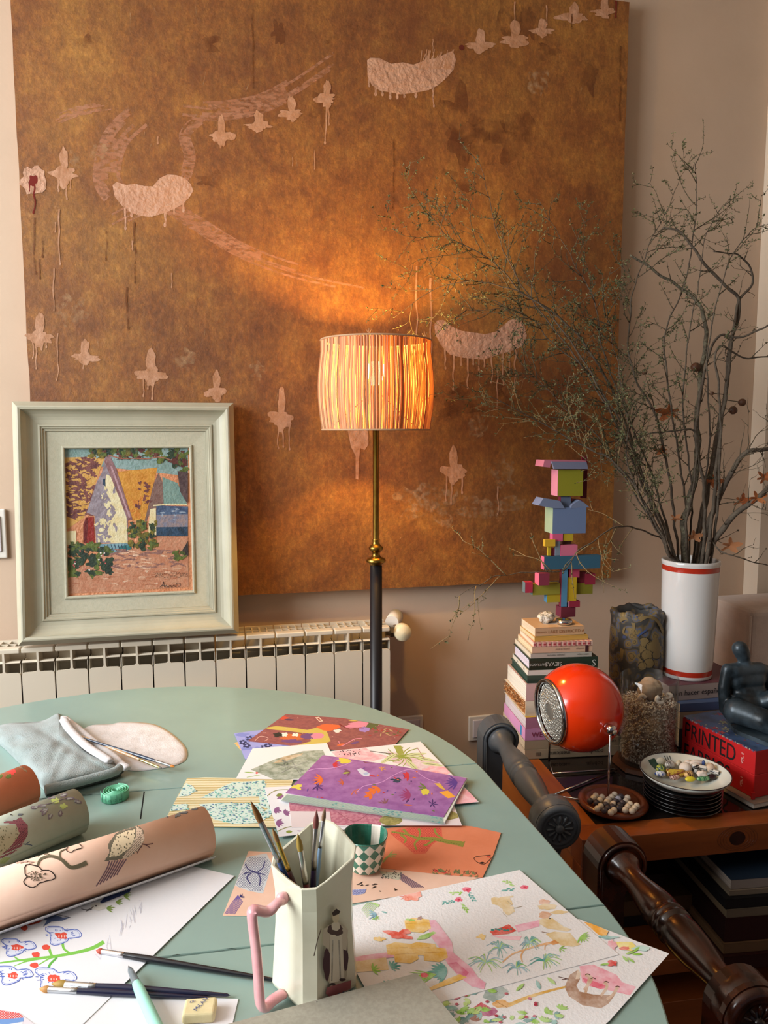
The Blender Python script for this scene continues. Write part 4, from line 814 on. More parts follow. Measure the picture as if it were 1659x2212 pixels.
# grey board nearest the camera
GB = mat('grey_board', '#a8a292', .85, n2='#9e9888', nscale=200, nmix=(.4, .6))
q = MB(); q.prism([onz(*p, TZ+.006) for p in ((340, 2278), (900, 2124), (1010, 2258), (700, 2420), (500, 2440))], (0, 0, .012), PAPER, GB)
tag(q.build('sketch_pad'), 'sketch pad with plain grey board cover at the near edge before the pitcher', 'sketch pad')
# ================================================================== ROLLS OF PRINTED PAPER
def roll(name, lab, pr, pl, r, m, art, flap=None, z0=TZ, turns=2.2, back=None):
    A_ = onz(*pr, z0); B_ = onz(*pl, z0); A_.z = B_.z = z0+r; ax = (B_-A_); L_ = ax.length; ax.normalize(); sd = Vector((0, 0, 1)).cross(ax).normalized()
    if sd.y < 0: sd = -sd
    q = MB(); n = 44; back = back or m; vs = []; nn = int(n*turns)
    for i in range(nn+1):      # a real spiral of paper
        t = i/n*2*PI-.3; rr = r*(1-.035*i/n)
        for e in (A_, B_): vs.append(e+(sd*math.cos(t)*-1+Vector((0, 0, 1))*math.sin(t))*rr)
    q.add(vs, [[2*i, 2*i+1, 2*i+3, 2*i+2] for i in range(nn)], m, True)
    def surf(px, py):
        d = ray(px, py).normalized(); o_ = E0-A_; dp = d-ax*d.dot(ax); op = o_-ax*o_.dot(ax); a2 = dp.dot(dp); b2 = 2*dp.dot(op); c2 = op.dot(op)-(r*1.0)**2; D = b2*b2-4*a2*c2
        if D < 0: return None
        t = (-b2-math.sqrt(D))/(2*a2); P = E0+d*t; h = (P-A_).dot(ax)
        if h < 0 or h > L_: return None
        return P, (P-A_-ax*h).normalized()
    if art: art(Art(q, surf, 0, 1460, .3376, step=.000004, base=.0003, cell=2.0))
    if flap:   # loose outer edge of the sheet lying out on the table
        vs = []; K_ = 9
        for j in range(K_+1):
            t = j/K_; an = -PI*.5+.0; y_ = flap*t
            for e in (A_, B_):
                vs.append(e-sd*(y_+r*.12)+Vector((0, 0, -r+.0016+.010*max(0, t-.45)**1.5*3)))
        q.add(vs, [[2*i, 2*i+1, 2*i+3, 2*i+2] for i in range(K_)], back, True)
    o = q.build(name); so = o.modifiers.new('thickness', 'SOLIDIFY'); so.thickness = .0004; so.offset = -1
    return tag(o, lab, 'paper roll')
def art_r1(a):
    BR_ = C('#5c5240'); a.y0 = 1460
    bd = [(700, 1130), (690, 1080), (740, 1010), (800, 975), (880, 960), (915, 985), (920, 1060), (880, 1120), (820, 1160), (760, 1175), (670, 1185)]
    a.poly(C('#6b6250'), bd); inn = [(715, 1090), (750, 1020), (820, 990), (865, 985), (865, 1040), (830, 1100), (760, 1150), (700, 1160)]
    a.poly(C('#dcc7a4'), inn)
    for i in range(60):
        x = R.uniform(700, 860); y = R.uniform(990, 1150)
        if inpoly(x, y, inn): a.line(BR_, [(x, y), (x+2, y+9)], 6)
    hd = [(870, 965), (905, 985), (925, 1040), (890, 1110), (800, 1170), (780, 1160), (850, 1080), (870, 1030)]; a.poly(C('#cfb59c'), hd); hatch(a, INK, 770, 960, 930, 1175, 15, 2.4, hd)
    for i in range(7): a.curve(C('#71525c'), [(700+i*18, 1185-i*2), (680+i*14, 1240), (615+i*22, 1345-i*12)], 7, 7)
    a.curve(C('#5c3a34'), [(905, 1075), (940, 1080), (980, 1072)], 8, 5); a.curve(C('#5c3a34'), [(910, 1085), (890, 1110), (878, 1135)], 8, 5); a.curve(C('#5c3a34'), [(930, 1080), (960, 1100)], 6, 4)
    a.curve(C('#6a6048'), [(240, 1215), (260, 1175), (320, 1155), (390, 1175), (450, 1225), (510, 1215), (555, 1195)], 12, 30); a.curve(C('#6a6048'), [(385, 1170), (385, 1130), (420, 1110)], 10, 7); a.curve(C('#6a6048'), [(320, 1155), (300, 1140), (240, 1155)], 9, 4)
    for cx, cy, k in ((235, 1280, 1), (465, 1095, .5)):
        L_ = []
        for i in range(33): t = 2*PI*i/32; r_ = 1+.28*math.cos(3*t)+.06*math.sin(8*t); L_.append((cx+92*k*r_*math.cos(t), cy+62*k*r_*math.sin(t)))
        a.line(INK, L_, 5*k+1)
        if k == 1:
            for i in range(70): t = R.uniform(0, 6.28); u = R.uniform(.1, .7); a.line(C('#6a5e48'), [(cx+80*u*math.cos(t), cy+46*u*math.sin(t)), (cx+80*(u+.12)*math.cos(t), cy+46*(u+.12)*math.sin(t))], 4)
    for x, y, an in ((1060, 905, -.7), (1120, 905, -.8), (1150, 880, -.2), (1090, 880, 3), (1215, 855, -.1), (1200, 850, 3)): a.leaf(C('#5c5854'), x, y, 56, 24, an)
    a.curve(C('#5c5854'), [(1060, 890), (1140, 875), (1230, 850)], 4)
    for i in range(5): a.leaf(C('#c9a898'), 60+i*30, 1200+R.uniform(-20, 12), 40, 14, -.5)
roll('rolled_wrapping_paper', 'peach roll of printed paper with a spotted bird, nearest of the three rolls', (446, 1845), (-120, 2041), .0345, PEACH, art_r1, flap=.030, back=PAPER)
def art_r2(a):
    hd = [(20, 940), (130, 905), (180, 960), (180, 1010), (140, 1090), (60, 1150), (0, 1190), (0, 1150), (70, 1090), (120, 1010), (100, 950)]
    a.poly(C('#8c5058'), hd); hatch(a, C('#4a2a34'), 0, 905, 185, 1190, 16, 2.6, hd)
    bd = [(-60, 980), (10, 960), (100, 950), (125, 1010), (70, 1090), (0, 1150), (-60, 1150)]; a.poly(C('#a9a488'), bd)
    for i in range(60):
        x = R.uniform(-50, 110); y = R.uniform(965, 1140)
        if inpoly(x, y, bd): a.line(C('#5c5c40'), [(x, y), (x+2, y+9)], 4)
    a.poly(C('#a8b0a4'), [(20, 935), (60, 895), (130, 905), (100, 925)]); a.blob(INK, 72, 890, 5, 4, .1); a.leaf(C('#5c6064'), 110, 890, 44, 18, -.2)
    for i in range(4): a.line(C('#9aa870'), [(-20+i*14, 1200), (30+i*12, 1160)], 7)
    a.curve(C('#4c5a70'), [(150, 1075), (190, 1080), (205, 1085)], 6); a.curve(C('#4c5a70'), [(160, 1080), (190, 1060)], 5)
    for x, y, an in ((310, 850, 2.7), (330, 880, 1.9), (390, 860, 1.7), (300, 830, 3.0), (250, 840, 3.0), (420, 790, -.2), (360, 780, 3.1), (470, 800, .3), (380, 770, -.3), (300, 860, 2.2)):
        a.leaf(C('#6b5c60'), x, y, 60, 28, an); a.leaf(C('#9a9a90'), x, y, 44, 12, an)
    a.curve(C('#6b5c60'), [(210, 845), (330, 815), (440, 780), (500, 800)], 4); a.blob(C('#a8b060'), 355, 800, 26, 16, .2); a.blob(C('#a8b060'), 408, 836, 22, 14, .2)
GRL = mat('sage_roll_paper', '#aab1a1', .75, n2='#a2a999', nscale=30)
roll('rolled_wrapping_paper', 'sage grey roll with a maroon crosshatched bird, middle of the three rolls', (170, 1798), (-140, 1930), .0335, GRL, art_r2)
def art_r3(a):
    for x, y, an in ((0, 600, .2), (60, 570, .1), (110, 580, .5), (140, 590, .8), (30, 575, -.2), (90, 560, .3)): a.leaf(C('#8c6a4a'), x, y, 50, 12, an)
    a.blob(C('#e0443c'), 75, 612, 26, 20, .1); a.blob(C('#e0443c'), 20, 600, 20, 14, .1); a.leaf(C('#5f6f2c'), 70, 630, 50, 32, 2.2); a.leaf(C('#5f6f2c'), 0, 620, 56, 34, 1.6); a.leaf(C('#8a9a4c'), 20, 580, 50, 22, 2.6)
    a.curve(C('#6b4a34'), [(-10, 580), (60, 560), (130, 575), (155, 600)], 5)
roll('rolled_wrapping_paper', 'orange roll with red berries at the left edge, farthest of the three rolls', (62, 1740), (-180, 1850), .0335, mat('orange_roll_paper', '#dc8a68', .75, n2='#d68462', nscale=30), art_r3)
# ================================================================== CLOTH BRUSH ROLL, TAPE, BRUSHES
def drape(q, P, zbase, hfun, m, rings_=12, seed=0, wr=.002, fr_=30, edge=None):
    P = spline(P+[P[0]], 4)[:-1]; n = len(P); cx = sum(p[0] for p in P)/n; cy = sum(p[1] for p in P)/n; vs = []
    for j in range(rings_+1):
        t = 1-j/rings_
        for p in P:
            x, y = cx+(p[0]-cx)*t, cy+(p[1]-cy)*t; h = hfun(t, x, y); w0 = onz(x, y, zbase)
            h += wr*noise.noise(Vector((w0.x*fr_, w0.y*fr_, seed)))*(min(1, (1-t)*4+.3))+wr*.9*noise.noise(Vector((w0.x*fr_*3.1, w0.y*fr_*.9, seed+4)))*min(1, (1-t)*3)
            w0 = onz(x, y, zbase+max(.001, h)); vs.append(w0)
    base = len(vs); lo = [Vector((v.x, v.y, TZ+.0005)) for v in vs[:n]]
    if edge: lo = [Vector((v.x, v.y, max(TZ+.0005, v.z-edge))) for v in vs[:n]]
    q.add(vs+lo, [[j*n+i, j*n+(i+1) % n, (j+1)*n+(i+1) % n, (j+1)*n+i] for j in range(rings_) for i in range(n)]+[[base+i, base+(i+1) % n, (i+1) % n, i] for i in range(n)], m, True)
LIN = mat('grey_blue_linen', '#97a3a3', .9, n2='#86928f', nscale=25, nmix=(.35, .7), bump=.35, bscale=450, sheen=.3)
LIN2 = mat('white_cotton_lining', '#dcdadc', .9, n2='#d0cccc', nscale=50, bump=.15, bscale=300)
cl = thing('cloth_brush_roll', 'folded grey-blue linen brush roll with a white flap at the far left of the table', 'brush roll', (-.2, 1.4, TZ))
q = MB(); drape(q, [(180, 1574), (200, 1566), (238, 1564), (262, 1560), (300, 1560), (338, 1566), (372, 1585), (398, 1610), (405, 1628), (398, 1644), (372, 1655), (330, 1662), (280, 1664), (225, 1640)], TZ, lambda t, x, y: .0022*(1-t**30)+.0010, LIN2, seed=2, wr=.0013); q.build('lining_flap', cl, 'white cotton flap with rounded end')
q = MB(); drape(q, [(-12, 1570), (20, 1562), (60, 1560), (95, 1556), (125, 1541), (134, 1553), (160, 1588), (195, 1625), (238, 1646), (255, 1652), (262, 1662), (240, 1678), (190, 1690), (140, 1700), (108, 1712), (92, 1702), (60, 1668), (20, 1625), (-8, 1600)], TZ, lambda t, x, y: .030*(1-t**5)**.6*(1 if x > 40 else .9)+.002-.004*math.exp(-((y-1560-(x-60)*.62)/9)**2), LIN, seed=5, wr=.0042, fr_=17, rings_=14, edge=.012); q.build('linen_cover', cl, 'grey-blue linen outside')
q = MB()
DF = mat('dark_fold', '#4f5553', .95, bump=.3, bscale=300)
f0 = [(98, 1709), (110, 1706), (150, 1697), (200, 1684), (245, 1671), (258, 1662)]
q.tube([onz(x, y, TZ+.0095) for x, y in spline(f0, 4)], .0088, DF, 12); q.tube([onz(x, y-3, TZ+.023) for x, y in spline(f0, 4)], .0075, LIN, 12); q.build('folded_edge', cl, 'dark folded lower edge')
for L_, hh in (([(136, 1551), (150, 1575), (185, 1610), (222, 1634), (238, 1645)], .027), ([(134, 1549), (165, 1572), (205, 1605), (245, 1635), (262, 1652), (278, 1660)], .016)):
    q = MB(); q.tube([onz(x, y, TZ+hh) for x, y in spline(L_, 4)], [.004]+[.0085]*(len(spline(L_, 4))-2)+[.005], LIN2, 10, flat=.6); q.build('lining_fold', cl, 'rolled white lining edge')
def brush(lab, T_, E_, rmax, hcol, bcol, fer='#b8b8bc', bl=.016, fl=.03, rb=None, grp=None, tipcol=None, cat='paintbrush'):
    T_ = Vector(T_); E_ = Vector(E_); d = (E_-T_); L_ = d.length; d.normalize(); rb = rb or rmax*1.0
    t = thing('paintbrush', lab, cat, T_, grp)
    q = MB(); q.lathe([(0, 0), (rb*.25, bl*.12), (rb*.8, bl*.45), (rb, bl*.75), (rb*.85, bl)], T_, mat('hair_'+bcol[1:], bcol, .6, n2=tipcol or bcol, nscale=200), 14, d); q.build('bristles', t)
    q = MB(); fm = mat('ferrule_'+fer[1:], fer, .25, 1); q.lathe([(rb*.8, bl*.93), (rb*.88, bl), (rmax*.95, bl+fl*.75), (rmax*1.06, bl+fl*.78), (rmax*.95, bl+fl*.82), (rmax*1.06, bl+fl*.86), (rmax*.97, bl+fl*.9), (rmax*1.0, bl+fl)], T_, fm, 14, d, caps=True); q.build('ferrule', t)
    q = MB(); q.lathe([(rmax*.95, bl+fl*.98), (rmax*1.12, bl+fl*1.5), (rmax*1.25, bl+fl*2), (rmax*.9, L_*.7), (rmax*.5, L_*.98), (0, L_)], T_, mat('lacquer_'+hcol[1:], hcol, .22, coat=.5), 14, d); q.build('brush_handle', t)
    return t
brush('slim paintbrush with blue-black handle resting across the white cloth flap', onz(378, 1657, TZ+.012), onz(160, 1588, TZ+.03), .0026, '#2f3f54', '#c87a28', bl=.009, fl=.035)
brush('slim paintbrush with pale wooden handle beside the blue one on the cloth flap', onz(350, 1660, TZ+.013), onz(150, 1580, TZ+.029), .0024, '#c8a078', '#77736a', '#d6cc8c', .006, .05)
# tape measure
tm = thing('tape_measure', 'coiled mint green tape measure standing on the table by the brush roll', 'tape measure', onz(252, 1730, TZ))
TM = mat('mint_tape', '#6fc09a', .45); TD = mat('tape_print', '#1f4a3c', .6)
c0 = onz(250, 1724, TZ); q = MB(); pts = []; R0 = .0215
for i in range(150):
    t = i/150; an = t*2*PI*4.2+.4; r_ = .004+(R0-.004)*t; pts.append(Vector((c0.x+r_*math.cos(an), c0.y+r_*math.sin(an), 0)))
pts += [Vector((c0.x+R0*math.cos(.4+2*PI*.2+i*.12)+0, c0.y+R0*math.sin(.4+2*PI*.2+i*.12), 0)) for i in range(1, 3)]
e_ = pts[-1]
def ribbon(P, z0, z1, m, nm, lab=None):
    q = MB(); n = len(P); vs = [Vector((p.x, p.y, z0)) for p in P]+[Vector((p.x, p.y, z1)) for p in P]
    q.add(vs, [[i, i+1, n+i+1, n+i] for i in range(n-1)], m, True); o = q.build(nm, tm, lab); s_ = o.modifiers.new('thickness', 'SOLIDIFY'); s_.thickness = .0011; s_.offset = 0; return o
outer = [Vector((c0.x+(R0+.0004)*math.cos(a_), c0.y+(R0+.0004)*math.sin(a_), 0)) for a_ in [PI*1.0+i*.07*PI for i in range(0, 13)]]
ribbon(pts[:-2], TZ+.001, TZ+.0155, TM, 'coiled_tape')
q = MB(); q.lathe([(0, .0085), (R0-.001, .0085)], (c0.x, c0.y, TZ), mat('mint_shadow', '#3f7d62', .6), 40); q.build('coil_gap_shade', tm)  # darker mint disc stands in for the shade between the tape turns
tail = [Vector((c0.x+(R0+.001)*math.cos(a_), c0.y+(R0+.001)*math.sin(a_), 0)) for a_ in [PI*1.02+i*.08 for i in range(17)]]
en = tail[-1]; tail += [en+Vector((.006, .0005, 0)), en+Vector((.013, .003, 0)), en+Vector((.0185, .0065, 0)), en+Vector((.0225, .010, 0))]
o = ribbon(tail, TZ+.001, TZ+.0160, TM, 'loose_tape_end')
for i, (a_, ch) in enumerate(((3.6, '10'), (3.98, '11'), (4.36, '12'), (4.74, '13'), (5.1, '14'))):
    d = Vector((math.cos(a_), math.sin(a_), 0)); xd = Vector((-math.sin(a_), math.cos(a_), 0)); text(tm, ch, Vector((c0.x, c0.y, TZ+.005))+d*(R0+.0016)-xd*.002, xd, (0, 0, 1), .0055, TD, 'printed_number')
    q = MB(); q.box((-.0002, -.0002, 0), (.0002, .0002, .013), TD, Matrix.Translation(Vector((c0.x, c0.y, TZ+.002))+d*(R0+.0016)+xd*.004)); q.build('tick_mark', tm)
# lying brushes, craft knife, eraser
brush('paintbrush with red tip and long black handle lying toward the pitcher', onz(207, 2053, TZ+.0045), onz(640, 2125, TZ+.004), .0032, '#1b1c22', '#b04632', '#d8d8dc', .008, .028)
brush('thick dark blue paintbrush with round tawny tip, farther of the parallel pair', onz(110, 2125, TZ+.0055), onz(498, 2150, TZ+.004), .0036, '#22243e', '#a8863c', '#c8ccd0', .0165, .034, .0046)
brush('thin dark blue paintbrush with short tawny tip, nearer of the parallel pair', onz(84, 2136, TZ+.0045), onz(455, 2156, TZ+.0035), .0032, '#1d1f3a', '#c08a4c', '#c8ccd0', .011, .032, .0036)
kn = thing('craft_knife', 'mint green craft knife with clear grey tip pointing up at the flowered sheet', 'craft knife', onz(300, 2150, TZ))
A_ = onz(277, 2086, TZ+.010); B_ = onz(372, 2290, TZ+.012); d = (B_-A_); L_ = d.length; d.normalize()
q = MB(); q.lathe([(0, 0), (.0012, .003), (.0022, .008)], A_, mat('steel', '#8a8c90', .25, 1), 12, d); q.build('blade', kn)
q = MB(); q.lathe([(.0022, .006), (.0032, .010), (.0036, .020), (.0045, .034)], A_, mat('clear_grey_plastic', '#8f9aa0', .15, trans=.5), 16, d); q.build('clear_collar', kn, 'translucent grey collar')
q = MB(); q.lathe([(.0046, .033), (.0056, .045), (.006, .07), (.0064, L_*.8), (.005, L_)], A_, mat('mint_plastic', '#9fdcc8', .35), 20, d); q.build('knife_handle', kn, 'mint green handle')
er = onz(432, 2196, TZ); ang = math.radians(-8); M = Matrix.Translation(er+Vector((0, 0, .001)))@Matrix.Rotation(ang, 4, 'Z')
et = thing('eraser', 'cream block eraser with blue MILAN lettering on the front white sheet', 'eraser', er)
q = MB(); ERM = mat('cream_rubber', '#e3d5a8', .7, n2='#d8c898', nscale=60); q.box((-.0165, -.012, 0), (.0165, .012, .0115), ERM, M, bev=.003); q.build('eraser_body', et)
c_ = M @ Vector((-.002, -.0085, .0118)); text(et, 'MILAN', c_, Vector((.62, .78, 0)), Vector((-.78, .62, 0)), .0066, C('#263a7c'), 'brand_lettering'); text(et, '430', M @ Vector((-.011, .003, .0118)), (1, .1, 0), (-.1, 1, 0), .0042, C('#263a7c'), 'number_lettering')
# ================================================================== PITCHER WITH BRUSHES
PIT = mat('cream_glaze', '#dfdcc6', .25, n2='#d6d2ba', nscale=14, coat=.4, bump=.03, bscale=14)
pc = Vector((.098, .765)); pt = thing('pitcher', 'octagonal cream ceramic pitcher with pink handle and painted figure holding brushes', 'pitcher', (pc.x, pc.y, TZ))
rot = math.radians(31)
def oct_(rw, ch, k=1.0):  # square with chamfered corners
    a_ = rw; b_ = rw-ch; P = [(b_, -a_), (a_, -b_), (a_, b_), (b_, a_), (-b_, a_), (-a_, b_), (-a_, -b_), (-b_, -a_)]; out = []
    for i in range(8):
        p, p2 = Vector(P[i]), Vector(P[(i+1) % 8])
        for t in (0, .25, .5, .75): out.append(p+(p2-p)*t)
    return [Vector((p.x*math.cos(rot)-p.y*math.sin(rot), p.x*math.sin(rot)+p.y*math.cos(rot)))*k for p in out]
SPD = Vector((.62, .78)).normalized()
def rimz(p, r_): s_ = p.normalized().dot(SPD); return .1440+.0125*s_+.004*(max(0, s_)**4)+.002*max(0, -s_)**3
q = MB(); n = 32; vs = []; lv = [(t_, w_*.93, i_) for t_, w_, i_ in [(0, .0385, 0), (.03, .040, 0), (.25, .0385, 0), (.55, .0365, 0), (.8, .0365, 0), (.95, .0385, 0), (1, .0395, 0), (1.004, .0385, 1), (1, .0365, 1), (.9, .0345, 1), (.6, .033, 1), (.2, .0335, 1), (.06, .030, 1)]]
for t, rw, inn in lv:
    O = oct_(rw, .0105)
    for p in O:
        z_ = rimz(p, rw)*t; sp = 1+.13*max(0, p.normalized().dot(SPD))**3*max(0, t-.5)*2; vs.append(Vector((pc.x+p.x*sp, pc.y+p.y*sp, TZ+.0035+z_)))
q.add(vs, [[j*n+i, j*n+(i+1) % n, (j+1)*n+(i+1) % n, (j+1)*n+i] for j in range(len(lv)-1) for i in range(n)], PIT); q.add(vs[-n:], [list(range(n))], PIT); q.add(vs[:n], [list(range(n))[::-1]], PIT)
# painted figure on the right front panel
def jface(px, py):
    # right-front panel: normal of octagon side facing camera-right
    nrm = Vector((math.cos(rot-PI/2), math.sin(rot-PI/2), 0)); P = Vector((pc.x, pc.y, TZ))+nrm*.0372; return onpl(px, py, P, nrm)+nrm*.0012, nrm
a = Art(q, jface, 460, 1720, .3858, step=.000004, base=.0004)
GR = W('#8c8474'); MR = C('#4a2228'); a.blob(C('#b4a892'), 690, 900, 70, 200, .15)
a.blob(C('#4a2c34'), 632, 935, 22, 92, .15); a.blob(C('#4a3038'), 738, 900, 14, 72, .15)
a.poly(C('#d8cebc'), [(650, 760), (715, 760), (730, 1020), (650, 1045)]); a.line(GR, [(665, 800), (660, 1030)], 8); a.line(GR, [(700, 800), (708, 1020)], 8); a.poly(C('#c9bca8'), [(610, 740), (650, 720), (645, 850), (612, 830)]); a.poly(C('#c9bca8'), [(715, 720), (750, 745), (742, 860), (718, 850)])
a.blob(C('#56403c'), 680, 745, 45, 34, .15); a.blob(C('#d9cdb8'), 682, 722, 24, 26, .1); a.blob(C('#d8c8a8'), 682, 675, 19, 30, .05); a.poly(C('#3c302c'), [(660, 650), (685, 625), (708, 640), (700, 655), (668, 668)])
a.line(C('#6c5c50'), [(560, 890), (580, 800), (600, 740)], 5); a.poly(C('#a05c60'), [(635, 1065), (770, 1025), (765, 1075), (650, 1120), (625, 1100)]); a.blob(C('#3c2c2c'), 665, 1048, 16, 9, .2); a.blob(C('#3c2c2c'), 718, 1022, 16, 9, .2)
for i in range(70): x = R.uniform(565, 765); y = 1190-(x-565)*.45+R.uniform(-28, 22); a.line(R.choice([C('#6c7286'), C('#4c5470'), C('#8c8c98')]), [(x, y), (x+R.uniform(4, 12), y-R.uniform(8, 22))], 4)
q.build('pitcher_body', pt)
q = MB(); PNK = mat('pink_glaze', '#e29aa0', .3, n2='#eab0b2', nscale=40, coat=.4)
hy = .735
H = [ony(610, 1941, hy+.012), ony(598, 1952, hy+.004), ony(578, 1969, hy), ony(548, 1966, hy-.004), ony(545, 1985, hy-.006), ony(553, 2050, hy-.006), ony(558, 2110, hy-.006), ony(562, 2168, hy-.004), ony(572, 2176, hy), ony(590, 2160, hy+.006), ony(612, 2146, hy+.014)]
q.tube(spline(H, 4), [.006]*6+[.0068]*(len(spline(H, 4))-6), PNK, 8, flat=.62); q.ball(H[0], (.007, .006, .007), PNK); q.build('pitcher_handle', pt, 'angular pink handle')
base = Vector((pc.x, pc.y, TZ+.012))
for lab, tip, dep, bx, by, rm, hc, bc, fc, bl, fl in (('tall paintbrush in the pitcher with blue handle, leftmost', (541, 1729), .76, .018, .004, .0034, '#2a4a80', '#8a5a2c', '#b0b2b8', .027, .05),
        ('thin paintbrush in the pitcher with gold ferrule, second from the left', (588, 1788), .755, .015, -.004, .0026, '#4c1c22', '#9a7040', '#c09a4c', .017, .036),
        ('short paintbrush in the pitcher with mustard round tip, middle one', (643, 1800), .75, .006, -.008, .0034, '#5c1622', '#a8883c', '#c0bab4', .020, .038),
        ('paintbrush in the pitcher with plum tip and violet-black handle', (684, 1748), .775, -.006, .004, .0032, '#2c2038', '#7a4038', '#a8a09c', .021, .046),
        ('finest paintbrush in the pitcher with blue-grey handle, rightmost', (702, 1742), .785, -.008, .012, .0024, '#7890a8', '#7a5a40', '#c4c6ca', .016, .03)):
    brush(lab, ony(tip[0], tip[1], dep), base+Vector((bx, by, 0)), rm, hc, bc, fc, bl, fl)
# ================================================================== SMALL CUP
cc = onz(789, 1874, TZ+.003); cu = thing('small_cup', 'small hand-painted cup with green and white diamonds behind the pitcher', 'cup', (cc.x, cc.y, TZ+.003))
GRN_ = mat('green_glaze', '#2c6452', .25, n2='#3b7a64', nscale=60, coat=.4); CRG = mat('cream_glaze_cup', '#ddd2c2', .25, coat=.4)
q = MB(); rows = 6; nc = 12; zs = [.002, .0095, .017, .0245, .032, .0395, .0465]; pr_ = lambda z: .0205+.0085*min(1, z/.034)**.7+.0015*max(0, (z-.04)/.01)
vs = []
for r_ in range(7):
    for i in range(nc):
        an = 2*PI*(i+.5*(r_ % 2))/nc; rr = pr_(zs[r_]); zz = zs[r_]+(.0015*math.sin(an*3+1) if r_ > 5 else 0); vs.append((cc.x+rr*math.cos(an), cc.y+rr*math.sin(an), cc.z+zz))
for r_ in range(5):
    fs = []
    for i in range(nc):
        sft = 0 if r_ % 2 == 0 else 1
        L0 = r_*nc+i; l1 = (r_+1)*nc+(i-1+sft) % nc; r1 = (r_+1)*nc+(i+sft) % nc; t2 = (r_+2)*nc+i; fs.append([L0, r1, t2, l1])
    q.add(vs, fs, GRN_ if r_ % 2 else CRG, True)
q.add(vs, [[i, (i+1) % nc, nc+i] for i in range(nc)], GRN_, True); q.add(vs, [[6*nc+i, 5*nc+i, 6*nc+(i+1) % nc] for i in range(nc)], GRN_, True)
q.lathe([(.0, .001), (.0205, .002)], cc, CRG, 24)
o = q.build('cup_outside', cu)
q = MB(); n = 36; prf = [(.0300, .0460), (.0308, .0475), (.0300, .0485), (.0285, .047), (.027, .034), (.024, .02), (.016, .008), (0, .006)]
vs = []
for r_, h in prf:
    for i in range(n):
        an = 2*PI*i/n; k_ = 1+.012*math.sin(3*an+1); vs.append((cc.x+r_*k_*math.cos(an), cc.y+r_*k_*math.sin(an), cc.z+h+(.0015*math.sin(an*3+1) if h > .04 else 0)))
for j in range(len(prf)-1):
    for i in range(n): q.add([vs[j*n+i], vs[j*n+(i+1) % n], vs[(j+1)*n+(i+1) % n], vs[(j+1)*n+i]], [[0, 1, 2, 3]], GRN_ if (j < 2 or (i//3) % 4 != 1) else CRG, True)
q.build('cup_inside', cu, 'green striped inside of the cup')
# ================================================================== PINE LOW TABLE WITH SHELVES
CZ = .52; cA = Vector((.721, 1.339)); cth = math.radians(-3.4); CWD = .76; CDP = .668
def cl_(x, y, z): return Vector((cA.x+x*math.cos(cth)-y*math.sin(cth), cA.y+x*math.sin(cth)+y*math.cos(cth), z))
CM = Matrix.Translation((cA.x, cA.y, 0)) @ Matrix.Rotation(cth, 4, 'Z')
PX = wood('pine_along_x', '#6e3414', '#9a5222', 1.6, 0); PY = wood('pine_along_y', '#8a4513', '#b8692a', 1.6, 1); PZ = wood('pine_along_z', '#6b3113', '#96501f', 1.6, 2)
ch = thing('low_table', 'red-brown pine low table with smoked glass top and book shelves beneath', 'low table', cl_(CWD/2, CDP/2, 0))
def cbox(a_, b_, m, nm, lab=None, bev=.0015, mt=None):
    q = MB(); q.box(a_, b_, m, CM, bev=bev); o = q.build(nm, ch, lab); return o
fw = .055
RAIL = cbox((0, 0, .46), (CWD, fw, CZ), PX, 'top_frame_rail'); cbox((0, CDP-fw, .46), (CWD, CDP, CZ), PX, 'top_frame_rail')
cbox((0, fw+.0005, .46), (fw, CDP-fw-.0005, CZ), PY, 'top_frame_rail'); cbox((CWD-fw, fw+.0005, .46), (CWD, CDP-fw-.0005, CZ), PY, 'top_frame_rail')
for x in (0, CWD-.045):
    for y in (0, CDP-.045): cbox((x, y, 0), (x+.045, y+.045, .4595), PZ, 'corner_post')
for x in (.004, CWD-.024): cbox((x, .0455, .06), (x+.02, CDP-.0455, .4595), PY, 'side_panel')
cbox((.0455, CDP-.02, .06), (CWD-.0455, CDP-.005, .4595), PX, 'back_panel')
cbox((.025, .006, .195), (CWD-.025, CDP-.02, .228), PX, 'shelf_board'); cbox((.025, .006, .06), (CWD-.025, CDP-.02, .13), PX, 'bottom_drawer')
kn_ = MB(); kc = ony(1588, 1815, 1.325)
K_ = mat('pine_knot', '#33120a', .4, n2='#1f0a06', nscale=60); O_ = Matrix.Translation(CM @ Vector((0, 0, 0)))
kx = (CM.inverted() @ kc).x
for r1, r2, m in ((.0185, .0155, K_),):
    kn_.add([CM @ Vector((kx+r1*math.cos(t*PI/12), -.0004, .492+r2*math.sin(t*PI/12))) for t in range(24)], [list(range(24))], m)
RG = mat('grain_ring', '#5c2810', .4)
for i in range(4):
    rr = 1.25+.3*i; pts = [CM @ Vector((kx+.018*rr*1.2*math.cos(t*PI/16), -.0003, .492+min(.027, .0155*rr)*math.sin(t*PI/16))) for t in range(33)]
    kn_.tube(pts, .0003, RG, 4, caps=False)
kn_.build('wood_knot', RAIL, 'dark round knot in the front rail')
SG = mat('smoked_glass', '#2b2320', .045, ior=1.52, trans=.35); cbox((fw-.004, fw-.004, CZ-.008), (CWD-fw+.004, CDP-fw+.004, CZ-.0015), SG, 'glass_top', 'smoked glass inset', bev=0)
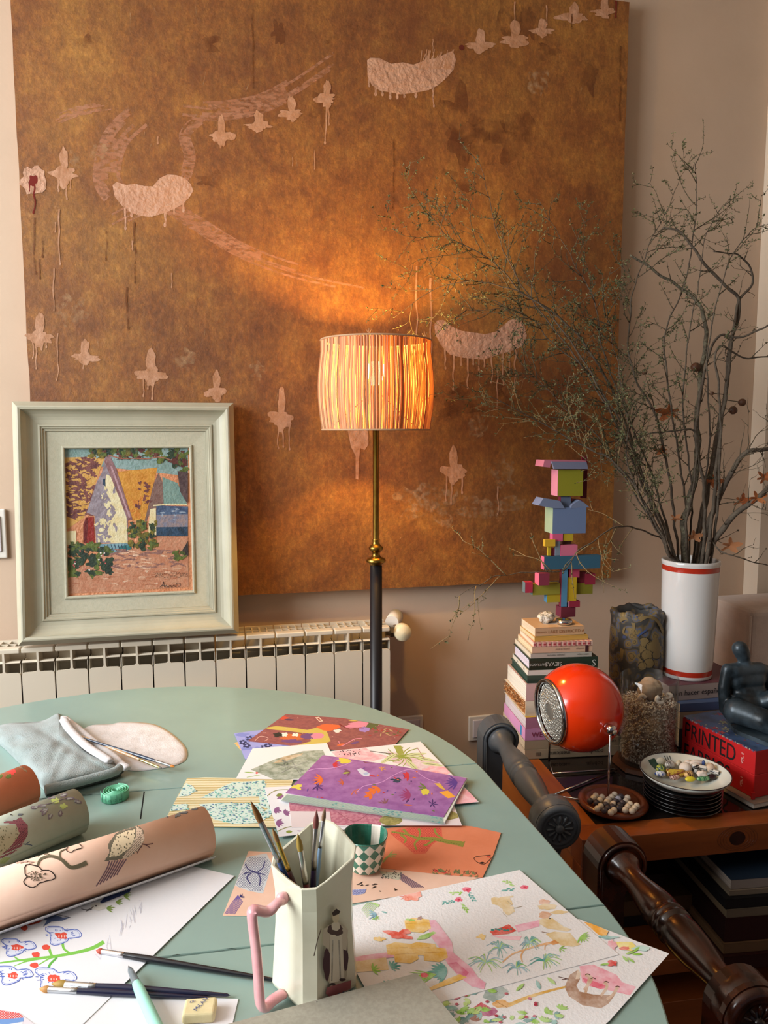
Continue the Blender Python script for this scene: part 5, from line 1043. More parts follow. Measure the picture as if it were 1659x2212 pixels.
# ================================================================== BOOKS
def book(lab, P0, th_, w_, d_, ang, cov, pg='#d9cdb8', spine='front', hard=True, txt=None, tcol='#2a2320', tsz=.5, flip=False, tx=.1, grp=None, soft=None, top=None):
    """P0 = near-left bottom corner; spine faces 'front' (towards the viewer) or 'left'."""
    M = Matrix.Translation(P0) @ Matrix.Rotation(ang, 4, 'Z'); t = thing('book', lab, 'book', M @ Vector((w_/2, d_/2, 0)), grp)
    c = mat('cover_'+cov[1:], cov, .45, bump=.02, bscale=200) if isinstance(cov, str) else cov; ct = .0022 if hard else .0009; e = .003 if hard else .0004
    tm_ = mat('cover_'+top[1:], top, .45) if top else c
    q = MB(); q.box((0, 0, 0), (w_, d_, ct), c, M); q.box((0, 0, th_-ct), (w_, d_, th_), tm_, M)
    if spine == 'front':
        n = 7; vs = []
        for i in range(n+1):
            z = th_*i/n; b_ = -.0022*math.sin(PI*i/n) if hard else 0
            for x in (0, w_):
                vs += [M @ Vector((x, b_, z)), M @ Vector((x, b_+ct, z))]
        q.add(vs, [f for i in range(n) for f in ([4*i, 4*i+2, 4*i+6, 4*i+4], [4*i+1, 4*i+5, 4*i+7, 4*i+3], [4*i, 4*i+4, 4*i+5, 4*i+1], [4*i+2, 4*i+3, 4*i+7, 4*i+6])], c)
    elif spine == 'left': q.box((0, 0, ct), (ct, d_, th_-ct), c, M)
    else: q.box((w_-ct, 0, ct), (w_, d_, th_-ct), c, M)
    cov_o = q.build('cover', t)
    pm = mat('pages_'+pg[1:], pg, .9, n2='#%02x%02x%02x' % tuple(max(0, int(int(pg[i:i+2], 16)*.86)) for i in (1, 3, 5)), nscale=9, stretch=(.3, .3, 90), nmix=(.45, .6))
    q = MB(); a0 = ct+.0005 if spine == 'front' else e; l0 = ct+.0005 if spine == 'left' else e; r0 = w_-ct-.0005 if spine == 'right' else w_-e
    q.box((l0, a0, ct+.0001), (r0, d_-e, th_-ct-.0001), pm, M); q.build('page_block', t)
    if txt:
        for (s_, fx, sz) in ([(txt, tx, tsz)] if isinstance(txt, str) else txt):
            X = M.to_3x3() @ Vector((1, 0, 0)); U = Vector((0, 0, 1)); h = th_*sz
            if spine == 'front':
                org = M @ Vector((w_*fx, -.0028 if hard else -.0006, th_/2-h*.36))
                if flip: org = M @ Vector((w_*fx, -.0028 if hard else -.0006, th_/2+h*.36)); X = -X; U = -U
            else:
                X = M.to_3x3() @ Vector((0, -1, 0)); org = M @ Vector((-.0004, d_*(1-fx), th_/2-h*.36))
                if flip: org = M @ Vector((-.0004, d_*(1-fx), th_/2+h*.36)); X = -X; U = -U
            text(cov_o, s_, org, X, U, h, C(tcol))
    return t
SA = onz(1134, 1641, CZ); SA.z = CZ+.0006; sang = math.radians(-6.5)
stack = [  # label, thickness, width, depth, dx, dy, dang, cover, pages, kwargs
 ('bottom book of the tall stack, beige spine reading mexicano upside down', .0215, .258, .215, -.002, 0, 0, '#a8957a', '#cbb79c', dict(hard=False, txt=[('mexicano', .46, .62), ('popular', .80, .62), ('IIII', .16, .6)], flip=True)),
 ('beige book with black upside-down title, second from the bottom of the tall stack', .0205, .25, .208, .0, .006, 0, '#a39075', '#d6c2a4', dict(hard=False, txt=[('oaxaca', .45, .55), ('cerámica', .96, .5)], flip=True)),
 ('thick pink book with a blue mark and WE on its spine in the tall stack', .0275, .235, .19, .004, .002, .01, '#c98bae', '#d38ebb', dict(hard=False, txt='WE', tcol='#7a1f3a', tsz=.62, tx=.07)),
 ('white-paged book with mauve spine and yellow cover resting on the pink book', .026, .222, .178, .008, .004, .02, '#ad7288', '#dfd2d4', dict(hard=False, top='#c9a23c')),
 ('cream book with split rough orange-brown page edges in the tall stack', .035, .212, .178, .004, .016, .03, '#ddd0b8', '#b9773e', dict(hard=True)),
 ('thick white book with pale mauve spine under the green folder', .040, .20, .168, .008, .0, .01, '#c9a7a2', '#e6ddcc', dict(hard=False, txt='O', tx=.84, tsz=.5)),
 ('dark green folder with cloth corners in the upper tall stack', .0175, .196, .155, .016, .008, -.01, '#2c4238', '#2c4238', dict(hard=True)),
 ('slim white book with small letters on its left edge lying on the green folder', .0115, .186, .152, .012, .006, -.03, '#d9d0c0', '#d9d0c4', dict(hard=False, spine='left', txt=[('LEV', .30, .6), ('EN', .74, .6)])),
 ('dark green hardback with silver upside-down title and S mark', .0265, .180, .140, .018, .0, .0, '#1d2d20', '#d8ccd8', dict(hard=True, txt=[('SIEVAS', .47, .5), ('NUTRIGOS', .25, .3), ('S', .97, .8)], tcol='#b8bcb0', flip=True)),
 ('thin pale grey book with tiny title above the dark green hardback', .0115, .160, .142, .024, .003, .0, '#aaa69a', '#d9cbb4', dict(hard=False, txt=[('paisajes interiores', .55, .5), ('sobre viajes', .95, .5)], flip=True, tcol='#4c4840')),
 ('beige paperback with dark spine band under the gingham book', .0145, .158, .126, .022, .002, .0, '#c6a68a', '#e0cda8', dict(hard=False, txt=[('poemas de amor', .62, .34), ('antología', .86, .36)], flip=True, tcol='#5c3a34')),
 ('red gingham patterned slim book in the upper tall stack', .0105, .154, .128, .022, .004, -.02, '#d8b8a8', '#e2d0b8', dict(hard=False)),
 ('thin mustard yellow book just under the topmost book', .0105, .142, .118, .022, .008, .03, '#bf9a4c', '#dcc8a0', dict(hard=False)),
 ('topmost tan book of the tall stack, reading LAKE DISTRICT', .0195, .132, .102, .014, .010, .05, '#c3a17c', '#dcc8ac', dict(hard=False, txt=[('LAKE DISTRICT', .26, .52), ("Hunter's", .02, .36), ('D A', .86, .5)], tcol='#8a5a2c'))]
zc = SA.z; STK = []
ox = 0; oy = 0
for lab, th_, w_, d_, dx, dy, da, cov, pg, kw in stack:
    ox += dx*.17; oy += dy; th_ *= 1.12
    P0 = Vector((SA.x, SA.y, 0))+Matrix.Rotation(sang, 3, 'Z') @ Vector((ox, oy*.45, 0)); P0.z = zc
    b = book(lab, P0, th_, w_, d_, sang+da, cov, pg, **kw); STK.append((b, P0, w_, d_, sang+da, th_)); zc += th_+.0003
ZT = zc
def onbook(i, x, y, z=None):
    b, P0, w_, d_, an, th_ = STK[i]; v = P0+Matrix.Rotation(an, 3, 'Z') @ Vector((x, y, 0)); v.z = P0.z+(th_ if z is None else z); return v
# details: blue mark, gingham, torn edges, dark band, folder cloth corners, white slip
b, P0, w_, d_, an, th_ = STK[2]; M = Matrix.Translation(P0) @ Matrix.Rotation(an, 4, 'Z')
q = MB(); q.box((-.0006, .028, .002), (.0004, .040, th_-.003), C('#3d8fc4'), M); q.build('blue_sticker', b)
q = MB(); q.box((-.0003, .0005, .0005), (.0003, d_-.001, th_-.0005), C('#dd9cc6'), M); q.build('pink_edge', b)
b, P0, w_, d_, an, th_ = STK[3]; M = Matrix.Translation(P0) @ Matrix.Rotation(an, 4, 'Z')
q = MB()
for i in range(26): q.box((.012+R.uniform(0, .01), .006+i*.0064, th_), (.014+R.uniform(0, .014), .010+i*.0064, th_+.0002), C('#5f7a4a'), M)
q.build('cover_border', b, 'green toothed border on the yellow cover')
b, P0, w_, d_, an, th_ = STK[4]; M = Matrix.Translation(P0) @ Matrix.Rotation(an, 4, 'Z'); q = MB(); TR = mat('torn_paper_edges', '#c98a4e', .95, n2='#7a4420', nscale=150, nmix=(.4, .6)); TR2 = C('#e0b888')
for i in range(420):
    y = R.uniform(.002, d_-.002); z = R.uniform(.009, th_-.001); x = R.uniform(-.003, .004); L_ = R.uniform(.003, .011); pts = [(x, y, z), (x-R.uniform(0, .003), y+L_*.5, z+R.uniform(-.001, .001)), (x+R.uniform(-.001, .002), y+L_, z+R.uniform(-.0018, .0018))]
    q.tube([M @ Vector(p) for p in pts], [R.uniform(.0004, .0010)]*3, TR if R.random() < .8 else TR2, 4)
o = q.build('torn_page_edges', b, 'rough crumbling orange-brown page edges'); o['kind'] = 'stuff'
b, P0, w_, d_, an, th_ = STK[11]; M = Matrix.Translation(P0) @ Matrix.Rotation(an, 4, 'Z'); q = MB(); GRd = C('#9c3a3c'); GR2 = C('#c48680')
nn = 24
for i in range(nn):
    if i % 2 == 0: q.box((w_*i/nn, -.0012, .0002), (w_*(i+1)/nn, -.0006, th_-.0002), GR2, M); q.box((w_*i/nn, -.0015, th_*.3), (w_*(i+1)/nn, -.0011, th_*.62), GRd, M); q.box((w_*i/nn, .0, th_), (w_*(i+1)/nn, d_, th_+.00012), GR2, M)
q.build('gingham_check', b, 'red and white checks')
b, P0, w_, d_, an, th_ = STK[10]; M = Matrix.Translation(P0) @ Matrix.Rotation(an, 4, 'Z'); q = MB(); q.box((w_*.88, -.0012, 0), (w_*.93, -.0006, th_), C('#3a1416'), M); q.build('spine_band', b, 'dark maroon spine band')
# reef stone and silver tin and the card under them
t = onbook(13, .060, .045); q = MB(); q.box((-.022, -.018, 0), (.022, .018, .0004), C('#cbb8a8'), Matrix.Translation(t+Vector((0, 0, .0002))) @ Matrix.Rotation(-.2, 4, 'Z')); tag(q.build('paper_slip'), 'small pale slip of paper under the white stone on the top book', 'paper')
t = onbook(13, .048, .048); q = MB(); STN = mat('pitted_white_stone', '#d8cfc0', .9, n2='#8c8070', nscale=95, nmix=(.52, .62), bump=.8, bscale=120)
q.ball(t+Vector((0, 0, .0145)), (.023, .017, .0145), STN, 28, 18, Matrix.Rotation(.25, 3, 'Z'), .3, 3); tag(q.build('pitted_stone'), 'pitted white stone on top of the tall book stack', 'stone')
t = onbook(13, .089, .030); si = thing('silver_tin', 'round shiny silver tin beside the white stone on the top book', 'tin', t+Vector((0, 0, .0004))); CHR = mat('chrome', '#c9c9cc', .12, 1)
q = MB(); q.lathe([(0, 0), (.019, 0), (.0215, .002), (.0215, .006)], t+Vector((0, 0, .0006)), CHR, 36); q.build('tin_base', si); q = MB(); q.lathe([(.0215, .0065), (.0205, .0105), (.014, .0135), (0, .0145)], t+Vector((0, 0, .0006)), CHR, 36); q.build('tin_lid', si)
# ================================================================== ORANGE EYEBALL LAMP
OC = Vector((.829, 1.575, 0)); OC.z = .705; RR = .1015
RO = mat('orange_enamel', '#d8330a', .18, coat=.6, bump=.012, bscale=25)
el = thing('eyeball_lamp', 'glossy orange-red globe table lamp with chrome ribbed lens on wire legs', 'lamp', (OC.x, OC.y, CZ))
dL = Vector((-1.0, -.03, -.05)).normalized()
prof_ = []; cut = math.acos(.70)
for i in range(30): a_ = cut+(PI-cut)*i/29; prof_.append((RR*math.sin(a_), RR*math.cos(a_)))
q = MB(); q.lathe(prof_[::-1], OC, RO, 56, dL); q.build('globe_shade', el)
r0 = RR*math.sin(cut); h0 = RR*.70
q = MB(); q.lathe([(r0-.001, h0-.003), (r0+.003, h0-.001), (r0+.004, h0+.003), (r0+.002, h0+.007), (r0-.003, h0+.008), (r0-.005, h0+.005), (r0-.006, h0)], OC, CHR, 56, dL); q.build('chrome_rim', el)
q = MB(); LN = mat('ribbed_lens', '#a9a49a', .25, .75, n2='#6e675e', nscale=3)
qd = dL.to_track_quat('Z', 'Y'); G_ = 64; rl = r0-.005
def lens(u, v):
    r_ = math.hypot(u, v); z = h0-.004+.010*(1-(r_/rl)**2)
    hexr = max(abs(u*math.cos(k*PI/3)+v*math.sin(k*PI/3)) for k in range(3))
    if hexr > .019: z += .0010*math.sin(u*1500)*math.sin(v*1500)
    else: z -= .002
    return OC+qd @ Vector((u, v, z))
vs = []; idx = {}; fs = []
G_ = 110
for i in range(G_+1):
    for j in range(G_+1):
        u = (i/G_*2-1)*rl; v = (j/G_*2-1)*rl
        if math.hypot(u, v) < rl*1.02:
            k = min(1, rl/max(1e-6, math.hypot(u, v))); idx[i, j] = len(vs); vs.append(lens(u*k, v*k))
for i in range(G_):
    for j in range(G_):
        c4 = [(i, j), (i+1, j), (i+1, j+1), (i, j+1)]
        if all(c in idx for c in c4): fs.append([idx[c] for c in c4])
q.add(vs, fs, LN, False); q.build('ribbed_lens', el, 'faceted lens with plain hexagonal centre')
sdv = Vector((.14, -.985, -.08)).normalized()   # pivot axis
for s_ in (1, -1):
    P = OC+sdv*s_*(RR+.000); q = MB(); q.lathe([(0, -.004), (.0085, -.004), (.0085, .006), (.0075, .009), (.0105, .010), (.0112, .012), (.0112, .024), (.0105, .026), (0, .026)], P, CHR, 28, sdv*s_); q.build('pivot_knob', el)
    K_ = P+sdv*s_*.016; foot = Vector((K_.x+.0, K_.y, CZ+.003))
    q = MB(); q.tube([K_, foot], .0026, CHR, 10)
    fx = foot; l_ = Vector((OC.x-.125, OC.y-.055*1+(.02 if s_ > 0 else .16), CZ+.003))
    q.build('leg', el)
ff = OC+sdv*(RR+.016); fb = OC-sdv*(RR+.016); z_ = CZ+.0035
W1 = onz(1198, 1719, z_); W2 = onz(1328, 1661, z_)
q = MB(); q.tube([Vector((ff.x, ff.y, z_)), W1, W1+Vector((0, .006, 0)), W2+Vector((.003, -.004, 0)), W2, Vector((fb.x-.02, fb.y-.065, z_)), Vector((fb.x, fb.y, z_))], .0024, CHR, 8); q.build('wire_base', el)
# ================================================================== JAR OF SHELLS on its coaster
J = Vector((1.046, 1.628, CZ)); q = MB(); CO = wood('coaster_wood', '#4c2a18', '#6b3f24', 3, 0)
q.prism([J+Vector((.083*math.cos(PI/8+i*PI/4), .083*math.sin(PI/8+i*PI/4), .0008)) for i in range(8)], (0, 0, .011), CO); tag(q.build('coaster'), 'eight-sided dark wood coaster under the glass jar of shells', 'coaster')
jz = CZ+.0125; jr = .069; jh = .215
GL = bpy.data.materials.new('clear_thin_glass'); GL.use_nodes = True; nt = GL.node_tree; N = nt.nodes; N.remove(N['Principled BSDF']); L = nt.links
tb_ = N.new('ShaderNodeBsdfTransparent'); tb_.inputs[0].default_value = (.93, .95, .95, 1); gb = N.new('ShaderNodeBsdfGlossy'); gb.inputs['Roughness'].default_value = .02; fz = N.new('ShaderNodeLayerWeight'); pw = N.new('ShaderNodeMath'); pw.operation = 'POWER'; pw.inputs[1].default_value = 4.0; L.new(fz.outputs['Facing'], pw.inputs[0]); ml = N.new('ShaderNodeMath'); ml.operation = 'MULTIPLY_ADD'; ml.inputs[1].default_value = .55; ml.inputs[2].default_value = .035; L.new(pw.outputs[0], ml.inputs[0]); mx = N.new('ShaderNodeMixShader')
L.new(ml.outputs[0], mx.inputs[0]); L.new(tb_.outputs[0], mx.inputs[1]); L.new(gb.outputs[0], mx.inputs[2]); L.new(mx.outputs[0], N['Material Output'].inputs[0])
q = MB(); q.lathe([(0, 0), (jr-.002, 0), (jr, .003), (jr, jh-.001), (jr-.0012, jh), (jr-.0025, jh-.001), (jr-.0025, .006), (0, .006)], (J.x, J.y, jz), GL, 64)
tag(q.build('glass_jar'), 'straight clear glass jar filled with tiny shells on the low table', 'jar')
q = MB(); SHc = [mat('shell_chip_a', '#e6d6c4', .7), mat('shell_chip_b', '#d2bba8', .7), mat('shell_chip_c', '#f4eadc', .6), mat('shell_chip_d', '#a88e7c', .8)]
fill = .158; q.lathe([(0, .008), (jr-.010, .008), (jr-.010, fill-.006), (0, fill-.004)], (J.x, J.y, jz), mat('shell_mass', '#a08876', .95, n2='#c8b09c', nscale=120, bump=.8, bscale=200), 32)
for i in range(4300):
    if i < 3600: an = R.uniform(0, 2*PI); r_ = jr-R.uniform(.0065, .010); z = R.uniform(.0105, fill)
    else: an = R.uniform(0, 2*PI); r_ = (jr-.009)*math.sqrt(R.random()); z = fill+R.uniform(-.004, .002)
    if i < 3600 and math.cos(an+PI/2+.3) < -.5: continue
    c = Vector((J.x+r_*math.cos(an), J.y+r_*math.sin(an), jz+z)); rad = R.uniform(.0014, .0030); e1 = Vector((R.gauss(0, 1), R.gauss(0, 1), R.gauss(0, 1))).normalized(); e2 = e1.orthogonal().normalized(); e2.rotate(Matrix.Rotation(R.uniform(0, 6), 3, e1)); e1x = e1.cross(e2); tt = R.uniform(2.6, 5.2)
    q.tube([c+(e2*math.cos(tt*k/5)+e1x*math.sin(tt*k/5))*rad*(1-.10*k) for k in range(6)], [rad*.45, rad*.5, rad*.48, rad*.4, rad*.32, rad*.15], R.choice([SHc[0], SHc[0], SHc[1], SHc[2], SHc[2], SHc[3]]), 5, caps=True)
o = q.build('tiny_shells'); tag(o, 'mass of tiny curled beige shells filling the glass jar', 'shells'); o['kind'] = 'stuff'
q = MB(); q.ball((J.x-.002, J.y-.006, jz+fill+.026), (.030, .026, .027), mat('tan_stone', '#9c846c', .75, n2='#b8a288', nscale=18, bump=.25, bscale=40), 26, 18, None, .22, 5); tag(q.build('large_shell'), 'large ribbed tan shell sitting on the shells in the jar', 'shell')
for i, (dx, dy, lab) in enumerate(((-.036, -.022, 'curled snail shell at the left inside the jar below the tan shell'), (.006, -.043, 'long pale curled shell lying at the front inside the jar'), (.040, -.018, 'rough pale shell cluster at the right inside the jar'))):
    q = MB(); c = Vector((J.x+dx, J.y+dy, jz+fill+.010)); P = [c+Vector((math.cos(t*.55+i*2)*(.013-.0009*t), .003*math.sin(t), math.sin(t*.55+i*2)*(.009-.0006*t))) for t in range(12)]
    q.tube(P, [.0062-.00045*t for t in range(12)], SHc[0] if i != 1 else SHc[2], 10); tag(q.build('snail_shell'), lab, 'shell')
# ================================================================== BROCADE WRAPPED POT
b0 = Vector((1.14, 1.845, CZ+.0005)); BRC = bpy.data.materials.new('blue_gold_brocade'); BRC.use_nodes = True; nt = BRC.node_tree; N = nt.nodes; L = nt.links; bs = N['Principled BSDF']; bs.inputs['Roughness'].default_value = .65
tc = N.new('ShaderNodeTexCoord'); vo = N.new('ShaderNodeTexVoronoi'); vo.inputs['Scale'].default_value = 38; nz = N.new('ShaderNodeTexNoise'); nz.inputs['Scale'].default_value = 14; ad = N.new('ShaderNodeMixRGB'); ad.inputs[0].default_value = .06; L.new(tc.outputs['Object'], ad.inputs[1]); L.new(nz.outputs[1], ad.inputs[2]); L.new(ad.outputs[0], vo.inputs['Vector']); L.new(tc.outputs['Object'], nz.inputs['Vector'])
cr = N.new('ShaderNodeValToRGB'); e = cr.color_ramp.elements; e[0].position = 0; e[0].color = lin('#8a7040'); e[1].position = .62; e[1].color = lin('#3c3a38')
for p, h in ((.20, '#7a6436'), (.24, '#3a3228'), (.28, '#847048'), (.40, '#75623a'), (.46, '#4a5672'), (.55, '#6a5834')): k = e.new(p); k.color = lin(h)
L.new(vo.outputs[0], cr.inputs[0]); L.new(cr.outputs[0], bs.inputs['Base Color'])
n = 64; q = MB(); hh = .338; vs = []; prf = [(.058, 0), (.064, .01), (.067, .1), (.070, .2), (.069, .27), (.066, .31), (.070, .328), (.066, .338), (.058, .336), (.054, .32), (.052, .25), (.0, .24)]
for r_, h in prf:
    for i in range(n):
        an = 2*PI*i/n; sq = (abs(math.cos(an))**4+abs(math.sin(an))**4)**-.25; k = 1+.05*(sq-1)*8*.1+.035*noise.noise(Vector((math.cos(an)*2, math.sin(an)*2, h*9)))+.012*noise.noise(Vector((math.cos(an)*7, math.sin(an)*7, h*30)))
        vs.append((b0.x+r_*(.82+.18*sq)*k*math.cos(an), b0.y+r_*(.82+.18*sq)*k*math.sin(an), b0.z+h+(.008*noise.noise(Vector((math.cos(an)*3, math.sin(an)*3, 5))) if h > .3 else 0)))
q.add(vs, [[j*n+i, j*n+(i+1) % n, (j+1)*n+(i+1) % n, (j+1)*n+i] for j in range(len(prf)-1) for i in range(n)], BRC, True)
bp = thing('wrapped_pot', 'tall pot wrapped in blue and gold brocade behind the jar of shells', 'pot', b0); q.build('brocade_cover', bp)
for (a0, a1, z) in ((3.6, 4.5, .334), (4.7, 5.7, .328), (.2, 1.3, .335)):
    q = MB(); q.tube([(b0.x+.063*math.cos(a0+(a1-a0)*i/8), b0.y+.063*math.sin(a0+(a1-a0)*i/8), b0.z+z+.004*math.sin(i)) for i in range(9)], [.003, .007, .009, .009, .008, .009, .008, .006, .002], BRC, 10)
    q.build('hem_fold', bp)
def bsurf(px, py):
    d = ray(px, py).normalized(); r_ = .0705; o2 = Vector((E0.x-b0.x, E0.y-b0.y)); d2 = Vector((d.x, d.y)); a2 = d2.dot(d2); b2 = 2*d2.dot(o2); c2 = o2.dot(o2)-r_*r_; D = b2*b2-4*a2*c2
    if D < 0: return None
    t = (-b2-math.sqrt(D))/(2*a2); P = E0+d*t; nn_ = Vector((P.x-b0.x, P.y-b0.y, 0)).normalized(); return P, nn_
q = MB(); a = Art(q, bsurf, 1000, 1240, .3972, step=.000005, base=.0012, cell=2.5, clip=[(1334, 1330), (1441, 1330), (1441, 1452), (1334, 1452)]); GD = C('#7f6a42'); OL_ = C('#2a2620')
for cx, cy, r_ in ((985, 370, 26), (940, 400, 28), (1025, 395, 28), (970, 420, 28), (935, 440, 28), (1000, 440, 28), (1050, 440, 22), (950, 480, 26), (1010, 485, 26), (975, 500, 22)):
    L_ = [(cx+r_*1.1*math.cos(t*PI/10), cy+r_*math.sin(t*PI/10)) for t in range(21)]; a.poly(GD, L_[:-1]); a.line(OL_, L_, 4)
a.curve(GD, [(855, 250), (900, 240), (930, 280), (910, 330), (875, 320), (880, 290)], 20, 10); a.curve(GD, [(960, 250), (1010, 230), (1060, 260), (1090, 330)], 22, 12); a.curve(C('#3d4c74'), [(870, 340), (920, 350), (960, 330), (1000, 300)], 16, 8); a.leaf(GD, 1040, 340, 110, 50, 1.4, 1); a.leaf(GD, 860, 400, 90, 40, 1.2, 1); a.curve(C('#3d4c74'), [(880, 220), (930, 215), (950, 240)], 14, 6)
q.build('grape_motif', bp, 'gold grapes and scrolls woven in the cloth')
# ================================================================== BOOK STACK UNDER THE VASE, VASE
vx_, vy_ = 1.268, 1.80; zc = CZ+.0006; MG = [('dark slate book at the bottom of the vase stack', .05, '#3a4048'), ('cream book low in the stack under the vase', .045, '#a89a84'), ('blue and pink patterned book under the Spanish titled book', .022, '#4c6088')]
for lab, th_, cov in MG: book(lab, Vector((1.185, 1.70, zc)), th_, .235, .205, math.radians(-4), cov, '#b8a890', hard=False); zc += th_+.0004
bk = book('plum topped book with grey spine reading hacer español carrying the vase', Vector((1.165, 1.722, zc)), .042, .245, .19, math.radians(-1), '#a4938c', '#a4938c', hard=False, txt=[('bien hacer español', .02, .48)], tcol='#15131c', top='#5c2c38'); zc += .0424
VZ = zc; VG = mat('white_porcelain', '#d6d3cf', .12, coat=.5); VR = mat('red_glaze_band', '#b3301c', .15, coat=.5)
va = thing('cylinder_vase', 'tall white porcelain cylinder vase with red bands holding bare branches', 'vase', (vx_, vy_, VZ)); VH = ony(1484, 1208, vy_).z-VZ; vr = .0755
q = MB(); prf = [(0, .002), (vr*.86, 0), (vr*.88, .002), (vr*.88, .010), (vr*.88, .024), (vr*.9, .05), (vr*.93, VH*.4), (vr*.97, VH*.8), (vr*.985, VH-.028), (vr*.985, VH-.014), (vr, VH-.008), (vr*1.0, VH-.002), (vr*.97, VH), (vr*.93, VH-.003), (vr*.92, VH-.03), (vr*.88, VH*.6), (0, VH*.5)]
q.lathe(prf, (vx_, vy_, VZ), VG, 64, mfn=lambda j: VR if j in (3, 8) else VG); vb_ = q.build('vase_body', va)
# ================================================================== PAINTED BLOCK TOWER
tw = onbook(13, .095, .092); tw.z += .0006; TY = tw.y
toy = thing('block_tower', 'painted wooden block tower of pink, blue and yellow houses on the book stack', 'sculpture', tw)
SC = lambda px, py, y=None: ony(px, py, TY if y is None else y)
def tblk(nm, p0, p1, hx, hx2, dep=.03, dy=0, side=None, yaw=.32, lab=None):
    """front face spans the pixel box p0..p1 at the tower; turned a little so its left side shows"""
    a_ = SC(*p0, y=TY+dy); b_ = SC(*p1, y=TY+dy); w_ = abs(b_.x-a_.x); z0_ = min(a_.z, b_.z); z1_ = max(a_.z, b_.z); c_ = Vector((min(a_.x, b_.x), TY+dy, z0_))
    q = MB(); M = Matrix.Translation(c_) @ Matrix.Rotation(-.06, 4, 'Z'); q.box((0, 0, 0), (w_, dep, z1_-z0_), C(hx, .7), M)
    if hx2: q.box((-.0009, .0002, .0002), (0, dep-.0002, z1_-z0_-.0002), C(hx2, .7), M)
    return q.build(nm, toy, lab)
YE, PK_, BL_, RD_, GY, LG, TE = '#b59a22', '#c8567c', '#5f6f92', '#8c2238', '#6f7a88', '#9aa58a', '#2f5a70'
tblk('upper_house', (1206, 1015), (1257, 1071), '#8a861e', '#d98a9c', .045, lab='mustard and pink house block')
tblk('lower_house', (1195, 1097), (1263, 1151), '#66789a', '#9fb08c', .055, lab='blue and pale green house block')
def roof(nm, pts, hx, dep, dy):
    q = MB(); q.prism([SC(*p, y=TY+dy) for p in pts], (0, dep, 0), C(hx, .7)); return q.build(nm, toy)
roof('roof_slab', [(1192, 997), (1267, 998), (1271, 1013), (1197, 1013)], '#7d8098', .006, -.010); roof('roof_slab', [(1176, 994), (1266, 995), (1267, 999), (1190, 1000), (1188, 1010), (1173, 1008)], '#c8788c', .05, -.002)
roof('roof_slab', [(1174, 1076), (1210, 1082), (1220, 1098), (1196, 1098), (1164, 1092)], '#76829e', .045, -.004); roof('roof_slab', [(1262, 1086), (1274, 1096), (1232, 1098), (1236, 1090), (1252, 1080)], '#76829e', .045, -.004); roof('gable', [(1236, 1077), (1256, 1079), (1263, 1088), (1236, 1097)], '#b0606c', .01, .02)
tblk('chimney', (1212, 1073), (1232, 1098), '#5e6a80', '#7a2436', .018, .008)
for nm, p0, p1, h1, h2, dp, dy in (('neck_block', (1194, 1152), (1215, 1169), PK_, None, .02, 0), ('neck_block', (1217, 1151), (1237, 1168), YE, None, .02, 0), ('small_block', (1178, 1166), (1199, 1180), '#c9a028', None, .015, -.004), ('post', (1184, 1180), (1190, 1200), YE, None, .008, 0), ('post', (1190, 1185), (1200, 1200), '#8c2a3c', None, .01, .004),
        ('post', (1200, 1168), (1209, 1200), '#7a8490', None, .01, .0), ('small_block', (1212, 1178), (1246, 1200), '#cc6a84', PK_, .02, -.002), ('arm_beam', (1176, 1203), (1293, 1226), TE, '#d0607c', .022, -.006), ('hip_block', (1165, 1239), (1186, 1264), '#7f2c40', '#d0607c', .03, -.016),
        ('hip_block', (1230, 1226), (1251, 1247), '#b4405c', None, .02, 0), ('centre_post', (1214, 1226), (1224, 1310), '#4f84a4', '#7c2238', .014, -.002), ('centre_post', (1224, 1248), (1244, 1300), '#c2a21e', None, .014, 0), ('hip_block', (1264, 1240), (1285, 1262), '#8c2238', None, .03, .004), ('wing_beam', (1151, 1262), (1208, 1283), '#8c862c', '#6a8a84', .02, .006),
        ('wing_beam', (1246, 1260), (1279, 1282), '#7c761c', None, .02, .006), ('wing_end', (1135, 1258), (1150, 1280), '#a82a44', '#5c6e72', .02, .004), ('lower_block', (1182, 1283), (1212, 1300), '#a8941e', '#4f84a4', .02, .006), ('back_beam', (1252, 1236), (1266, 1262), '#6a1426', None, .02, .006), ('back_strip', (1257, 985), (1267, 1076), '#6a1822', None, .006, .05), ('foot_block', (1230, 1299), (1252, 1311), '#8c2238', '#d08aa0', .03, -.004)):
    tblk(nm, p0, p1, h1, h2, dp, dy)
q = MB(); zb = SC(1220, 1311).z; ctr = SC(1228, 1250); q.box((ctr.x-.012, TY+.012, tw.z), (ctr.x+.012, TY+.03, SC(1220, 1160).z), C('#5a3a30', .7)); q.box((ctr.x-.02, TY-.002, tw.z), (ctr.x+.022, TY+.03, max(tw.z+.006, zb)), C('#6c2434', .7)); q.build('core_post', toy)
